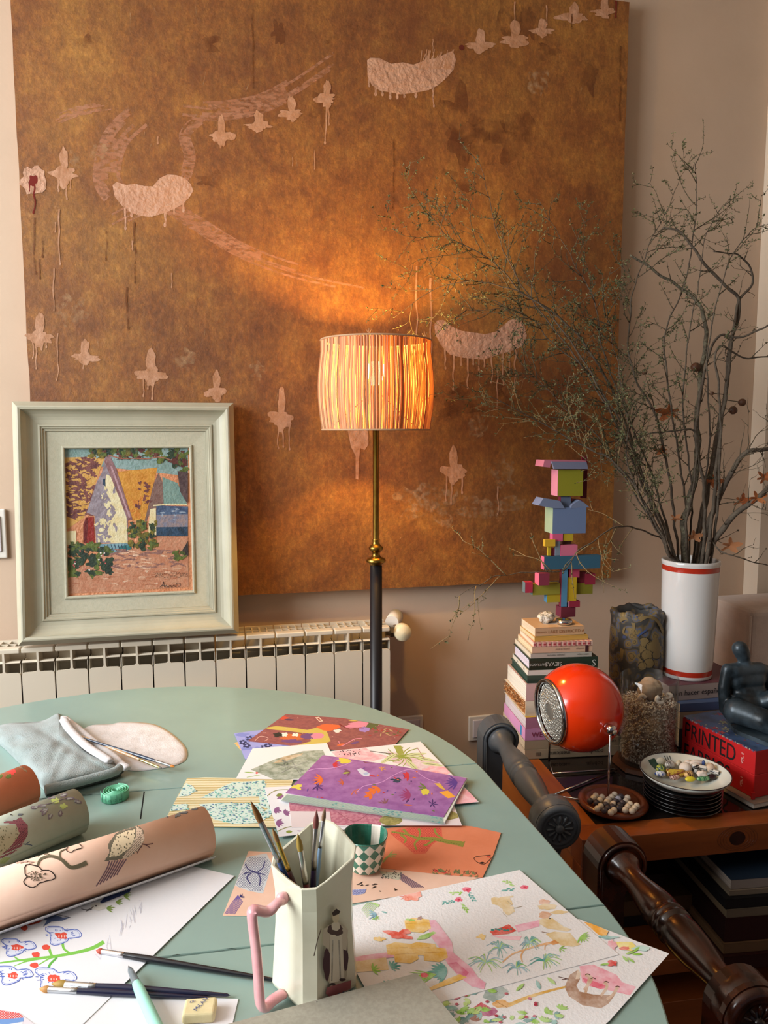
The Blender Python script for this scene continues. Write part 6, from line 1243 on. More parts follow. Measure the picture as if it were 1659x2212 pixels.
# ================================================================== SOLITAIRE BOARD, MARBLES, PLATES, BOWL
sb = Vector((.852, 1.449, CZ+.0006)); q = MB(); SBW = wood('board_rosewood', '#54220f', '#77381a', 3, 0, .3, .4)
q.lathe([(0, 0), (.050, 0), (.064, .003), (.0735, .009), (.0755, .014), (.0735, .0185), (.067, .0205), (.0615, .0195), (.058, .0165), (.0545, .0195), (.051, .0205), (0, .0205)], sb, SBW, 64); tag(q.build('solitaire_board'), 'round turned wood solitaire board holding small marbles', 'game board')
MA = [mat('marble_cream', '#d6c8b4', .45, n2='#c0b09c', nscale=120), mat('marble_dark', '#4a4148', .4, n2='#2e282e', nscale=100), mat('marble_grey', '#a8a6b4', .4)]
def Z6(p): return (1240+.2526*p[0], 1580+.2526*p[1])
lights = [(186, 550), (170, 567), (240, 562), (222, 588), (348, 540), (322, 562), (296, 583), (282, 603), (330, 618), (228, 640), (200, 662), (458, 568), (445, 595), (480, 622), (460, 645), (538, 637), (513, 658), (438, 672), (490, 678), (342, 674), (318, 692)]
darks = [(138, 595), (192, 610), (357, 600), (258, 622), (310, 638), (295, 655), (265, 672), (412, 560), (410, 610), (395, 630), (372, 650)]
pl = []
for g, L_ in enumerate((lights, darks, [(380, 575)])):
    for p in L_:
        v = onz(*Z6(p), CZ+.028)
        for _ in range(30):
            for u in pl:
                d = (v-u); d.z = 0
                if 1e-7 < d.length < .0136: v += d.normalized()*(.0137-d.length)
        pl.append(v.copy()); q = MB(); q.ball(v, .0068, MA[g], 16, 10); o = q.build('marble')
        tag(o, ('cream marble on the round wooden solitaire board', 'dark brown marble on the round wooden solitaire board', 'single bluish grey marble on the round solitaire board')[g], 'marble', ('cream marbles on the board', 'dark marbles on the board', None)[g])
pb = Vector((1.016, 1.437, CZ+.0006)); BP = mat('black_lacquer', '#0f0f10', .22, coat=.5); NP = 6; names = ['bottom', 'second from the bottom', 'third from the bottom', 'fourth from the bottom', 'fifth from the bottom', 'topmost']
for i in range(NP):
    z = pb.z+i*.0085; jx = .0012*math.sin(i*2.1); q = MB(); q.lathe([(0, 0), (.060, 0), (.073, .002), (.083, .0065), (.0845, .0085), (.0835, .0096), (.078, .0085), (.066, .0042), (0, .0036)], (pb.x+jx, pb.y+jx, z), BP, 56)
    tag(q.build('black_dish'), 'shallow black dish, %s of the stack under the white bowl' % names[i], 'dish', None)
bz = pb.z+0; zb_ = pb.z+5*.0085+.0042; bc = onz(1480, 1665, zb_+.034); bc.z = zb_
bw = thing('enamel_bowl', 'white bowl with thin dark rim and green painted leaf, full of beads', 'bowl', bc); BWM = mat('bowl_enamel', '#cfd0c6', .2, coat=.5)
RB = .0955; q = MB(); q.lathe([(0, 0), (.036, 0), (.052, .005), (.075, .0155), (.089, .0260), (RB, .0335), (RB-.001, .0345), (RB-.003, .0335), (.0865, .0262), (.071, .0150), (.048, .0070), (.025, .0040), (0, .0036)], bc, BWM, 72); bwb = q.build('bowl_body', bw)
q = MB(); q.tube([(bc.x+(RB-.001)*math.cos(2*PI*i/72), bc.y+(RB-.001)*math.sin(2*PI*i/72), bc.z+.0345) for i in range(73)], .0011, mat('rim_brown', '#2c1c1c', .35), 6, caps=False); q.build('dark_rim', bwb)
def inb(an, r_, up=.0004): # inner surface of the bowl
    T_ = [(0, .0036), (.025, .0040), (.048, .0070), (.071, .0150), (.0865, .0262), (RB-.003, .0335)]
    for (r1, h1), (r2, h2) in zip(T_, T_[1:]):
        if r_ <= r2: h = h1+(h2-h1)*(r_-r1)/(r2-r1); break
    return Vector((bc.x+r_*math.cos(an), bc.y+r_*math.sin(an), bc.z+h+up))
q = MB(); LG_ = mat('green_leaf_glaze', '#24483a', .3)
for i in range(8):
    for j in range(6):
        f = lambda i, j: (1.95+.21*(i/8-.5)*(1-(abs(j/6-.45)*.9)**2)*1.6, .066+.022*j/6)
        q.add([inb(*f(i, j)), inb(*f(i+1, j)), inb(*f(i+1, j+1)), inb(*f(i, j+1))], [[0, 1, 2, 3]], LG_)
for k in range(3): q.tube([inb(1.5-.07*k, .073), inb(1.49-.07*k, .080), inb(1.5-.07*k, .089)], .0007, C('#26302c'), 4)
q.build('painted_leaf', bwb, 'dark green leaf and marks painted inside the bowl')
def bead(lab, cat, px, py, r_, m, M=None, lift=0, amp=0, nm='bead', kind=0):
    zz = bc.z+.018+lift; v = onz(px, py, zz); d = Vector((v.x-bc.x, v.y-bc.y)); rr = min(d.length, .074); 
    if d.length > 1e-6: v = inb(math.atan2(d.y, d.x), rr, max(r_[2] if hasattr(r_, '__len__') else r_, .002)); v.z = max(v.z, zz)
    q = MB(); r_ = tuple(x*.93 for x in r_)
    if kind == 0: q.ball(v, r_, m, 20, 14, M, amp, R.random()*9)
    else:
        ax = (M @ Vector((1, 0, 0))) if M else Vector((1, 0, 0)); L_ = r_[0]; w_ = r_[1]; n_ = 12; prof2 = [(w_*.35, -L_), (w_*.9, -L_), (w_, -L_*.8), (w_, L_*.8), (w_*.9, L_), (w_*.35, L_)]
        q.lathe([(a_, b_) for a_, b_ in prof2], v, m, 20, ax, mfn=kind if callable(kind) else None)
    return tag(q.build(nm), lab, cat)
WP = mat('white_pebble', '#ddd2c8', .6, n2='#cfc0b4', nscale=60); CP = mat('cream_pebble', '#cfc2a8', .6); BRP = mat('tan_pebble', '#b3957c', .6, n2='#d8c4ae', nscale=40)
def stripes(h1, h2, sc=260, ax=(1, 0, 0), nm='striped_glass'):
    m = mat(nm+h1[1:]+h2[1:], h1, .3, n2=h2, nscale=sc*.35, nmix=(.46, .54), stretch=(1+6*ax[0], 1+6*ax[1], 1+6*ax[2])); return m
def p7(x, y): return (1380+.19*x, 1340+.19*y)
Rz = lambda a_, b_=0, c_=0: Euler((b_, c_, a_)).to_matrix()
bead('flat upright oval cream stone at the left in the bowl', 'stone', *p7(235, 1610), (.011, .005, .009), CP, Rz(-.3), .004, nm='pebble')
bead('yellow and green swirled glass bead at the left in the bowl', 'bead', *p7(255, 1690), (.0125, .0125, .012), stripes('#b3b24c', '#2e4a3c', nm='swirl'), lift=.004)
bead('blue and white striped bead at the front left of the bowl', 'bead', *p7(245, 1745), (.014, .007, .007), stripes('#e0dcd8', '#344c8c', nm='swirl'), Rz(-.3), 0)
bead('white stone with grey stripes behind the yellow long bead', 'stone', *p7(355, 1640), (.013, .011, .010), stripes('#d4cabc', '#6c6058', 160, nm='stripe'), lift=.004, nm='pebble')
bead('small cream oval stone between the striped stone and the round white one', 'stone', *p7(455, 1625), (.009, .006, .007), CP, Rz(.4), .006, nm='pebble')
bead('small white stone tucked behind the round white pebble', 'stone', *p7(560, 1605), (.009, .007, .006), WP, lift=.006, nm='pebble')
bead('little white button-like stone at the back of the bowl', 'stone', *p7(570, 1570), (.009, .008, .006), WP, lift=.003, nm='pebble')
bead('long yellow and brown tube bead across the front of the bowl', 'bead', *p7(415, 1735), (.021, .0095, .009), stripes('#c8a83c', '#7a3c2c', 200, (0, 1, 0), nm='tube'), Rz(-.32), .002, kind=1)
bead('maroon speckled bead at the very front of the bowl', 'bead', *p7(410, 1785), (.013, .007, .006), stripes('#6a2a2c', '#d8b8a8', nm='speck'), Rz(-.1), 0)
bead('round white pebble, biggest in the middle of the bowl', 'stone', *p7(530, 1680), (.0148, .0142, .0138), WP, lift=.008, nm='pebble')
bead('brown bead with cream eye spots left of the shell piece', 'bead', *p7(570, 1750), (.013, .010, .009), stripes('#4c2a20', '#cda66c', 150, nm='spot'), Rz(.1), .003)
bead('bright yellow bead at the front edge under the brown spotted bead', 'bead', *p7(585, 1805), (.013, .007, .006), C('#cfc02c', .3), Rz(-.1), 0)
bead('green glass bead lying at the front right of the bowl', 'bead', *p7(740, 1795), (.020, .008, .006), stripes('#2f6a44', '#7fb080', 120, nm='green'), Rz(.08), 0)
bead('black and white zigzag bead, the large one right of the round pebble', 'bead', *p7(640, 1680), (.013, .0115, .011), stripes('#e2dcd4', '#1c181a', 150, (0, 0, 1), nm='zig'), Rz(.5), .007, kind=1)
bead('black and white striped bead behind the tan oval stone', 'bead', *p7(710, 1680), (.012, .0075, .0075), stripes('#1c181a', '#d8d2c8', 170, (0, 0, 1), nm='zag'), Rz(-.5), .008, kind=1)
bead('broad white stone at the back right of the bowl', 'stone', *p7(700, 1600), (.018, .010, .009), WP, Rz(-.2), .007, nm='pebble')
bead('small blue glass bead standing among the white stones', 'bead', *p7(750, 1615), (.004, .004, .007), C('#3a4c80', .25), lift=.014)
bead('tan oval stone with pale band toward the right of the bowl', 'stone', *p7(815, 1690), (.011, .010, .012), BRP, Rz(.3), .008, nm='pebble')
bead('jagged white shell piece at the front right of the bowl', 'shell', *p7(720, 1745), (.013, .009, .007), WP, Rz(.2), .008, .5, nm='shell_piece')
bead('dark maroon bead at the right under the tan stone', 'bead', *p7(830, 1780), (.012, .008, .007), C('#2c1418', .25), lift=.001)
bead('black and white striped tube bead at the far right of the bowl', 'bead', *p7(900, 1720), (.011, .0065, .006), stripes('#d8d2c8', '#1c181a', 170, (0, 0, 1), nm='zog'), Rz(-1.0), .006, kind=1)
# ================================================================== RED BOOKS AND BRONZE
F0 = Vector((1.167, 1.395, 0)); sp_ = (Vector((1.137, 1.619, 0))-F0); ra = math.atan2(sp_.y, sp_.x)-PI/2
WPG = '#c8bdb0'
book('thin open white book at the very bottom under the red volumes', Vector((1.150, 1.372, CZ+.0006)), .0105, .27, .24, ra, '#8c7c70', WPG, spine='right', hard=False)
def redbook(lab, z, th_, title, vol, top):
    P0 = Vector((F0.x, F0.y, z)); M = Matrix.Translation(P0) @ Matrix.Rotation(ra, 4, 'Z'); L_ = sp_.length; w_ = .262; t = thing('book', lab, 'book', M @ Vector((w_/2, L_/2, 0)))
    RC = mat('red_cloth', '#b81a1c', .5, bump=.04, bscale=300); q = MB(); q.box((0, 0, 0), (w_, L_, th_), RC, M, bev=.0012); cv_ = q.build('cover', t)
    X = M.to_3x3() @ Vector((0, -1, 0))
    text(cv_, title, M @ Vector((-.0006, L_-.008, th_*.13)), X, (0, 0, 1), th_*1.02, C('#140a0c'), 'title_lettering', sx=.74)
    text(cv_, vol, M @ Vector((-.0006, .032, th_*.22)), (0, 0, 1), -X, .009, C('#e8c8c0'), 'volume_lettering')
    return t, M, L_, w_
redbook('lower red volume marked VOL. I of the printed fabric pair', CZ+.0116, .0535, 'FABRICS', 'VOL. I', None)
zt = CZ+.0116+.0539; t, M, L_, w_ = redbook('upper red volume titled PRINTED, marked VOL. II, under the bronze figure', zt, .0545, 'PRINTED', 'VOL. II', None)
TPM = mat('floral_cover_blue', '#2c3a56', .4, n2='#3f5478', nscale=24); q = MB(); q.box((.0005, .0005, .0547), (w_-.0005, L_-.0005, .0554), TPM, M)
for i in range(170):
    x = R.uniform(.008, w_-.012); y = R.uniform(.008, L_-.012); an = R.uniform(0, 6); s_ = R.uniform(.004, .013); c = R.choice(['#8c2a34', '#b03a3c', '#5a6a4a', '#7c7a5c', '#4a66a0', '#a89c7c', '#394f42'])
    n_ = R.choice([1, 1, 5]); 
    for k in range(n_):
        a_ = an+k*2*PI/5; dx, dy = math.cos(a_), math.sin(a_); pts = [(0, 0), (s_*.5, s_*.22), (s_, 0), (s_*.5, -s_*.22)]
        q.add([M @ Vector((min(w_-.001, max(.001, x+u*dx-v*dy)), min(L_-.001, max(.001, y+u*dy+v*dx)), .0555+i*.000002)) for u, v in pts], [[0, 1, 2, 3]], C(c, .4))
for i in range(60): y = .001+i*(L_-.002)/60; q.box((-.0009, y, .0525), (.0006, y+.0022, .0556), C(R.choice(['#7f86a0', '#b03a3c', '#a8a08c', '#3c4c6c']), .4), M)
q.build('floral_jacket', t, 'blue floral pattern on the top cover')
ZS = zt+.0558
q = MB(); q.box((.004, .0, .0), (.012, .004, .016), C('#b01c20', .4), Matrix.Translation((F0.x-.012, F0.y-.006, CZ+.012))); tag(q.build('ribbon_tag'), 'small red ribbon end hanging at the corner of the lower red volume', 'ribbon')
BZ = mat('bronze_patina_highlights', '#1d2428', .36, .3, n2='#55646e', nscale=9, nmix=(.4, .72), bump=.05, bscale=60)  # blue-grey second tone is patina with highlights put into the colour
sc = thing('bronze_figure', 'dark patinated bronze of a reclining faceless nude on the floral red book', 'sculpture', (1.27, 1.52, ZS))
def blobby(parts, m, name, parent, vox=.0028, sm=14):
    q = MB()
    for p0, p1, r0_, r1_ in parts:
        p0 = Vector(p0); p1 = Vector(p1); n_ = 9
        for i in range(n_): t = i/(n_-1); q.ball(p0.lerp(p1, t), r0_+(r1_-r0_)*t, m, 14, 9)
    o = q.build(name, parent); r_ = o.modifiers.new('skin', 'REMESH'); r_.mode = 'VOXEL'; r_.voxel_size = vox; r_.use_smooth_shade = True; s_ = o.modifiers.new('soften', 'SMOOTH'); s_.iterations = sm; s_.factor = .6; return o
Y1 = 1.55
p = lambda x, y, Y=Y1: ony(x, y, Y)
def cap(a_, b_, ra_, rb_): return (a_, b_, ra_, rb_)
K1 = 1.7/1640
parts = [cap(p(1599, 1402), p(1605, 1414), .0195, .0175), cap(p(1603, 1416), p(1598, 1401), .0160, .019), cap(p(1608, 1420), p(1612, 1442), .0125, .0145),
 cap(p(1585, 1450), p(1640, 1446), .021, .019), cap(p(1592, 1470), p(1632, 1466), .024, .024), cap(p(1600, 1495), p(1630, 1492), .028, .027), cap(p(1603, 1525, 1.53), p(1632, 1525, 1.53), .032, .031),
 cap(p(1572, 1446), p(1564, 1485), .0155, .0145), cap(p(1564, 1485), p(1564, 1530), .0150, .0120), cap(p(1564, 1530), p(1580, 1556, 1.52), .0125, .010), cap(p(1652, 1448), p(1672, 1500), .0155, .014), cap(p(1672, 1500), p(1680, 1540), .014, .012),
 cap(p(1592, 1535, 1.51), p(1648, 1556, 1.46), .031, .027), cap(p(1648, 1556, 1.46), p(1700, 1590, 1.43), .028, .019), cap(p(1625, 1530, 1.54), p(1668, 1512, 1.50), .028, .024), cap(p(1668, 1512, 1.50), p(1700, 1560, 1.47), .024, .016),
 cap(p(1598, 1550, 1.50), p(1700, 1612, 1.44), .018, .012), cap(p(1610, 1548, 1.53), p(1690, 1560, 1.50), .020, .016)]
# keep every part resting on or above the book
pp = []
for a_, b_, r1, r2 in parts: a_.z = max(a_.z, ZS+r1*.9); b_.z = max(b_.z, ZS+r2*.9); pp.append((a_, b_, r1, r2))
blobby(pp, BZ, 'figure_body', sc)
q = MB(); bpts = [p(1577, 1562, 1.50), p(1600, 1590, 1.45), p(1660, 1608, 1.42), p(1715, 1610, 1.44), p(1700, 1560, 1.56), p(1600, 1545, 1.57)]
bpts = [Vector((v.x, v.y, ZS)) for v in bpts]; bpts = [onz(1572, 1560, ZS), onz(1585, 1582, ZS), onz(1625, 1600, ZS), onz(1690, 1622, ZS), onz(1720, 1600, ZS), onz(1700, 1560, ZS), onz(1620, 1545, ZS)]
q.prism(spline(bpts+[bpts[0]], 4)[:-1], (0, 0, .010), BZ); q.build('bronze_base', sc)
# ================================================================== SHELF BOOKS UNDER THE LOW TABLE
def at_shelf(px, py, z): v = onz(px, py, z); v.z = z; return v
c0_ = onz(1599, 1921, .405); zc = .2290; rr_ = math.radians(-6)
for lab, th_, w_, d_, dx, dy, cov, pg, top in (('dark red book at the bottom of the right shelf stack', .030, .25, .27, -.030, -.02, '#2c0d0c', '#5c3a2c', None), ('tan paged book low in the right shelf stack', .022, .245, .25, -.026, -.012, '#6a5038', '#8c7050', None),
        ('thick dark maroon box-like book in the middle of the right shelf stack', .052, .24, .25, -.022, -.008, '#2c0c0e', '#2c0c0e', None), ('pale paged book below the black one in the right shelf stack', .018, .235, .24, -.018, -.006, '#6f6252', '#9a8a70', None),
        ('black book with white publisher mark in the right shelf stack', .022, .24, .25, -.020, -.004, '#101014', '#14141a', None), ('thin beige book just below the blue one on the shelf', .011, .22, .23, -.006, .004, '#7a6c5c', '#a09078', None), ('topmost shelf book with blue cover and white page edges', .021, .215, .21, .0, .008, '#8c8078', '#b8aca0', '#1e2c3c')):
    book(lab, Vector((c0_.x+dx, c0_.y+dy+.02, zc)), th_, w_, d_, rr_, cov, pg, hard=False, top=top, txt=(None if top is None else None)); zc += th_+.0005
for lab, x, y, w_, d_, h, cov in (('dark book lying on the left of the lower shelf', .08, .12, .20, .22, .040, '#1c1418'), ('grey ribbed magazine pile beside the dark book on the shelf', .0, 0, 0, 0, 0, None)):
    if cov: v = cl_(x, y, .2290); book(lab, v, h, w_, d_, cth, cov, '#8c8070', hard=False, txt=[('IIIIII', .05, .5)], tcol='#a8a49c')
v = cl_(.075, .10, .2698); book('tan wide book lying on the left dark book on the shelf', v, .036, .24, .22, cth, '#5a3f26', '#6b4c2e', hard=False)
v = cl_(.09, .14, .3064); book('dark brown slim book under the small white jar on the shelf', v, .03, .18, .18, cth, '#2a1710', '#3a2418', hard=False)
v = cl_(.20, .17, .3368); jj = thing('small_jar', 'small pale ribbed jar at the back of the shelf under the low table', 'jar', v); q = MB(); q.lathe([(0, 0), (.022, 0), (.026, .006), (.026, .05), (.02, .06), (0, .06)], v, mat('pale_glaze', '#9c948a', .4), 28); q.build('jar_body', jj); q = MB(); q.lathe([(.021, .0602), (.023, .062), (.023, .072), (0, .074)], v, MATS['pale_glaze'], 28); q.build('jar_lid', jj)
# ================================================================== UPHOLSTERED SOFA CORNER
SF = mat('beige_upholstery', '#c0ab9c', .9, n2='#b7a293', nscale=30, bump=.15, bscale=300, sheen=.3)
so = thing('sofa', 'beige upholstered sofa corner behind the vase at the right edge', 'sofa', (1.9, 1.9, 0))
q = MB(); q.box((1.500, 1.84, .10), (2.6, 2.05, .838), SF, bev=.018); q.build('sofa_back', so); q = MB(); q.box((1.522, 1.55, .10), (2.6, 1.838, .46), SF, bev=.02); q.build('sofa_seat', so)
q = MB(); q.box((1.49, 2.055, .08), (2.2, 2.09, .692), mat('ledge_paint', '#cdbfae', .7), bev=.004); o = q.build('low_ledge'); tag(o, 'pale painted ledge behind the sofa and vase', 'ledge')
q = MB(); q.tube([(1.5, 1.842, .82), (1.5, 1.842, .2)], .003, SF, 8); q.build('sofa_piping', so)
for x in (1.54, 2.5):
    for y in (1.60, 2.0): q = MB(); q.lathe([(.018, 0), (.024, .0995)], (x, y, 0), PZ, 16, caps=True); q.build('sofa_foot', so)
# ================================================================== TWO CHAIRS WITH TURNED BACK RAILS
def chair(nm, lab, far, near, hr, m, seat_m, R_=.0415):
    ax = Vector((near.x-far.x, near.y-far.y, 0)); L_ = ax.length; ax.normalize()          # from far stile to near stile
    rt = Vector((-ax.y, ax.x, 0));                                                       # towards +x side (away from table)
    if rt.x < 0: rt = -rt
    t = thing('chair', lab, 'chair', Vector(((far.x+near.x)/2, (far.y+near.y)/2, 0)))
    def P(a_, r_, z): return Vector((far.x, far.y, 0))+ax*a_+rt*r_+Vector((0, 0, z))
    def stile(a0, a1, nm_, front):
        q = MB(); pts = [(-R_, 0), (-R_, hr)]
        for i in range(1, 12): an = PI-PI*i/12; pts.append((R_*math.cos(an), hr+R_*math.sin(an)))
        pts.append((R_, hr))
        for i in range(1, 8): an = -PI*.62*i/8; pts.append((R_*math.cos(an), hr+R_*math.sin(an)))
        pts += [(R_*.18, hr-R_*1.0), (R_*.12, hr-R_*1.3), (R_*.1, 0)]
        q.prism([P(a0, x, z) for x, z in pts], ax*(a1-a0), m)
        # moulded bead round the arch
        bd = [(-R_+.006, hr-.25), (-R_+.006, hr)]+[((R_-.006)*math.cos(PI-PI*1.25*i/16), hr+(R_-.006)*math.sin(PI-PI*1.25*i/16)) for i in range(17)]
        q.tube([P(a1+(.001), x, z) for x, z in bd], .0032, m, 8)
        return q.build(nm_, t)
    stile(-.052, .0, 'back_stile', True); stile(L_, L_+.038, 'back_stile', False)
    q = MB(); pr = [(.028, 0), (.030, .004), (.026, .010), (.024, .014), (.0215, .020), (.0185, .034), (.0175, .05), (.0195, .075), (.024, .11), (.0265, .135), (.0265, .155), (.0245, .166), (.0275, .170), (.0275, .178), (.0255, .181), (.0275, .184), (.0275, .192), (.0245, .196), (.0265, .204), (.0265, .225), (.024, .26), (.019, .30), (.0175, .325), (.021, .345), (.025, .352), (.03, .356)]
    k = L_/.356
    q.lathe([(r_, h*k) for r_, h in pr], P(0, 0, hr), m, 40, ax); q.build('turned_rail', t)
    # round boss on each outer end with a rosette
    q = MB(); q.lathe([(.034, 0), (.0405, .008), (.0425, .020), (.0425, .034), (.040, .040), (.041, .044), (.0385, .050), (.033, .0525), (.031, .0505), (.0285, .053), (.026, .0505), (.008, .0500), (.008, .053), (.005, .056), (0, .057)], P(L_-.004, 0, hr), m, 48, ax); eb_ = q.build('end_boss', t)
    q = MB(); qx = ax.to_track_quat('Z', 'Y')
    for i in range(12):
        an = 2*PI*i/12; d = qx @ Vector((math.cos(an), math.sin(an), 0)); c = P(L_+.0460, 0, hr)
        q.tube([c+d*.007, c+d*.013, c+d*.020, c+d*.0245], [.0012, .0030, .0040, .0018], m, 8, flat=.7)
    q.build('rosette', eb_, 'carved petal rosette')
    # lower back rail, seat, legs
    q = MB(); b0_ = P(0, -.02, .50); q.lathe([(.018, 0), (.022, L_*.5), (.018, L_)], P(0, -.022, .50), m, 20, ax); q.build('lower_back_rail', t)
    q = MB(); c_ = [P(-.04, -.30, .43), P(L_+.04, -.30, .43), P(L_+.04, -.001-R_, .43), P(-.04, -.001-R_, .43)]; q.prism(c_, (0, 0, .03), seat_m); q.build('seat', t)
    for a_ in (-.03, L_+.03):
        q = MB(); q.lathe([(.016, 0), (.02, .05), (.018, .2), (.024, .3), (.022, .43)], P(a_, -.28, 0), m, 16, caps=True); q.build('front_leg', t)
    return t
GRY = mat('grey_chair_paint', '#54575b', .38, n2='#4c4f53', nscale=12, bump=.03, bscale=40); DKW = mat('dark_turned_walnut', '#1e0b06', .24, n2='#642a10', nscale=7, nmix=(.42, .70), coat=.35, stretch=(2, .6, 2))  # walnut's red-brown second tone paints highlights into the wood colour
chair('', '', Vector((0, 0, 0)), Vector((0, 0, 0)), 0, GRY, GRY) if False else None
fg = onz(1082, 1600, .66); ng = onz(1190, 1762, .66)
chair('chair', 'grey painted chair with turned top rail pushed to the table beside the pine low table', fg, ng, .66, GRY, GRY)
fb_ = onz(1345, 1873, .66); nb_ = onz(1585, 2150, .66)
chair('chair', 'dark glossy walnut chair with turned top rail at the lower right of the table', fb_, nb_, .66, DKW, DKW, .0425)
# ================================================================== BRANCHES IN THE VASE
BK = mat('grey_bark', '#4a3e33', .85, n2='#5f5446', nscale=40, bump=.5, bscale=120); BK2 = mat('lichen_bark', '#5a5244', .9, n2='#7a735e', nscale=90, nmix=(.45, .6), bump=.8, bscale=160); TWG = mat('fine_twig', '#4e4230', .8); TWP = mat('pale_twig', '#86714c', .8)
LF = [mat('tiny_leaf_a', '#565a38', .7), mat('tiny_leaf_b', '#6e6c48', .7), mat('tiny_leaf_c', '#454a2e', .7)]; OAK = mat('dry_oak_leaf', '#a4552a', .7, n2='#c47a48', nscale=40); OAKP = mat('pale_dry_leaf', '#c8885c', .7); GALL = mat('oak_gall', '#4a2c1c', .5, n2='#6a4630', nscale=60)
def Z4(x, y): return (850+.4876*x, 340+.4876*y)
def leafq(q, p_, d, s_, m, w_=.42):
    d = d.normalized(); u = d.cross(Vector((R.gauss(0, 1), R.gauss(0, 1), R.gauss(0, 1)))).normalized(); nrm = d.cross(u)*.15*s_
    q.add([p_, p_+d*s_*.5+u*s_*w_*.5+nrm, p_+d*s_, p_+d*s_*.5-u*s_*w_*.5+nrm], [[0, 1, 2, 3]], m)
def twig(q, ql, p0, d, L_, r_, lv, leafy, m, gnarl=.25, dens=1.0):
    """grows one side shoot with its own side shoots"""
    n = max(4, int(L_/.013)); p_ = p0.copy(); pts = [p_.copy()]; d = d.normalized()
    for i in range(n):
        d = (d+Vector((R.gauss(0, 1), R.gauss(0, .6), R.gauss(0, 1)))*gnarl*.45+Vector((0, 0, .02))).normalized(); p_ = p_+d*(L_/n)
        if p_.y > YC-.012: d.y = -abs(d.y); p_.y = YC-.012
        pts.append(p_.copy())
        if leafy and R.random() < .85*dens:
            for _ in range(R.choice((2, 3, 4))): leafq(ql, p_, d*.5+Vector((R.gauss(0, 1), R.gauss(0, 1), R.gauss(0, 1))), R.uniform(.0045, .0092), R.choice(LF))
        elif not leafy and R.random() < .22: q.ball(p_, r_*1.7, m, 5, 4)
        if lv > 0 and i > 0 and R.random() < .34:
            s_ = Vector((R.gauss(0, 1), R.gauss(0, .55), R.gauss(0, 1))); s_ = (s_-d*s_.dot(d)).normalized(); twig(q, ql, p_.copy(), d*.75+s_*.8, L_*R.uniform(.25, .55), r_*.6, lv-1, leafy, m, gnarl, dens)
    q.tube(pts, [max(.0004, r_*(1-.8*i/n)) for i in range(n+1)], m, 5)
def branch(lab, path, ys, r0_, r1_, m, grp=None, shoots=0, leafy=False, sl=.12, slv=1, zoom=True, dens=1.0, tm=None, extra=None, gn=.25, start=.25, galls=(), oaks=(), nm='bare_branch'):
    P = []; k = len(path)
    for i, (x, y) in enumerate(path):
        X, Y = Z4(x, y) if zoom else (x, y); t = i/(k-1); yy = ys[0]+(ys[1]-ys[0])*t+.02*math.sin(t*5+r0_*900); P.append(ony(X, Y, yy))
    base_ = Vector((P[0].x, P[0].y, P[0].z)); foot = Vector((vx_+(P[0].x-vx_)*.4, vy_+(P[0].y-vy_)*.4, VZ+VH*.52)); P = [foot]+P
    sp2 = spline(P, 8); n = len(sp2)
    for i in range(9, n): sp2[i] += Vector((noise.noise(sp2[i]*22), noise.noise(sp2[i]*22+Vector((9, 0, 0)))*.5, noise.noise(sp2[i]*22+Vector((0, 9, 0)))))*.006
    for i in range(14):
        if sp2[i].z < VZ+VH+.006:
            dd = Vector((sp2[i].x-vx_, sp2[i].y-vy_, 0))
            if dd.length > .058: dd = dd.normalized()*.058; sp2[i].x = vx_+dd.x; sp2[i].y = vy_+dd.y
    t = thing(nm, lab, 'branch', foot, grp); q = MB(); ql = MB()
    q.tube(sp2, [(r0_+(r1_-r0_)*i/(n-1))*(1+.12*noise.noise(sp2[i]*60)) for i in range(n)], m, 9)
    for s_ in range(shoots):
        i = int(n*(start+(1-start)*(s_+R.random())/shoots)); i = min(n-2, i); d = (sp2[min(i+1, n-1)]-sp2[i-1]).normalized(); sd = Vector((R.gauss(0, 1), R.gauss(0, .5), R.gauss(0, 1))); sd = (sd-d*sd.dot(d)).normalized()
        twig(q, ql, sp2[i].copy(), d*.8+sd*R.uniform(.5, 1.1), sl*R.uniform(.5, 1.3), .0011+.0006*R.random(), slv, leafy, tm or TWG, gn, dens)
    if leafy:
        for i in range(int(n*.35), n):
            if R.random() < .7*dens: leafq(ql, sp2[i], Vector((R.gauss(0, 1), R.gauss(0, 1), R.gauss(0, 1))), R.uniform(.004, .009), R.choice(LF))
    q.build('stem', t)
    if ql.f: o = ql.build('foliage', t, 'tiny grey-green leaves'); o['kind'] = 'stuff'
    def near(pt): return min(sp2, key=lambda v: (v-pt).length)
    for gx, gy, gr in galls:
        X = Z4(gx, gy); yb = min(sp2, key=lambda v: abs(ony(X[0], X[1], v.y).x-v.x)+abs(ony(X[0], X[1], v.y).z-v.z)).y; c = ony(X[0], X[1], yb-.004); g_ = MB(); g_.ball(c, gr, GALL, 18, 12, None, .12, gx); s_ = near(c); g_.tube([s_, c], .0012, TWG, 5); g_.build('oak_gall', t, 'round brown oak gall')
    for gx, gy, sz, an, mm in oaks:
        X = Z4(gx, gy); yb = min(sp2, key=lambda v: abs(ony(X[0], X[1], v.y).x-v.x)+abs(ony(X[0], X[1], v.y).z-v.z)).y; c = ony(X[0], X[1], yb-.006); g_ = MB(); P2 = []
        for i in range(24):
            u = i/24*2*PI; rr = sz*(.62+.30*math.cos(u*5)+.14*math.cos(u)); rr *= 1.5; P2.append(Vector((rr*math.cos(u+an), .25*rr*math.sin(u*2), rr*.62*math.sin(u+an)))+c)
        cc_ = len(P2); g_.add(P2+[c], [[i, (i+1) % 24, cc_] for i in range(24)], mm); s_ = near(c); g_.tube([s_, c], .0007, TWG, 5); so_ = g_.build('dry_leaf', t, 'curled rust oak leaf'); sm_ = so_.modifiers.new('thickness', 'SOLIDIFY'); sm_.thickness = .0004
    return t
by = vy_
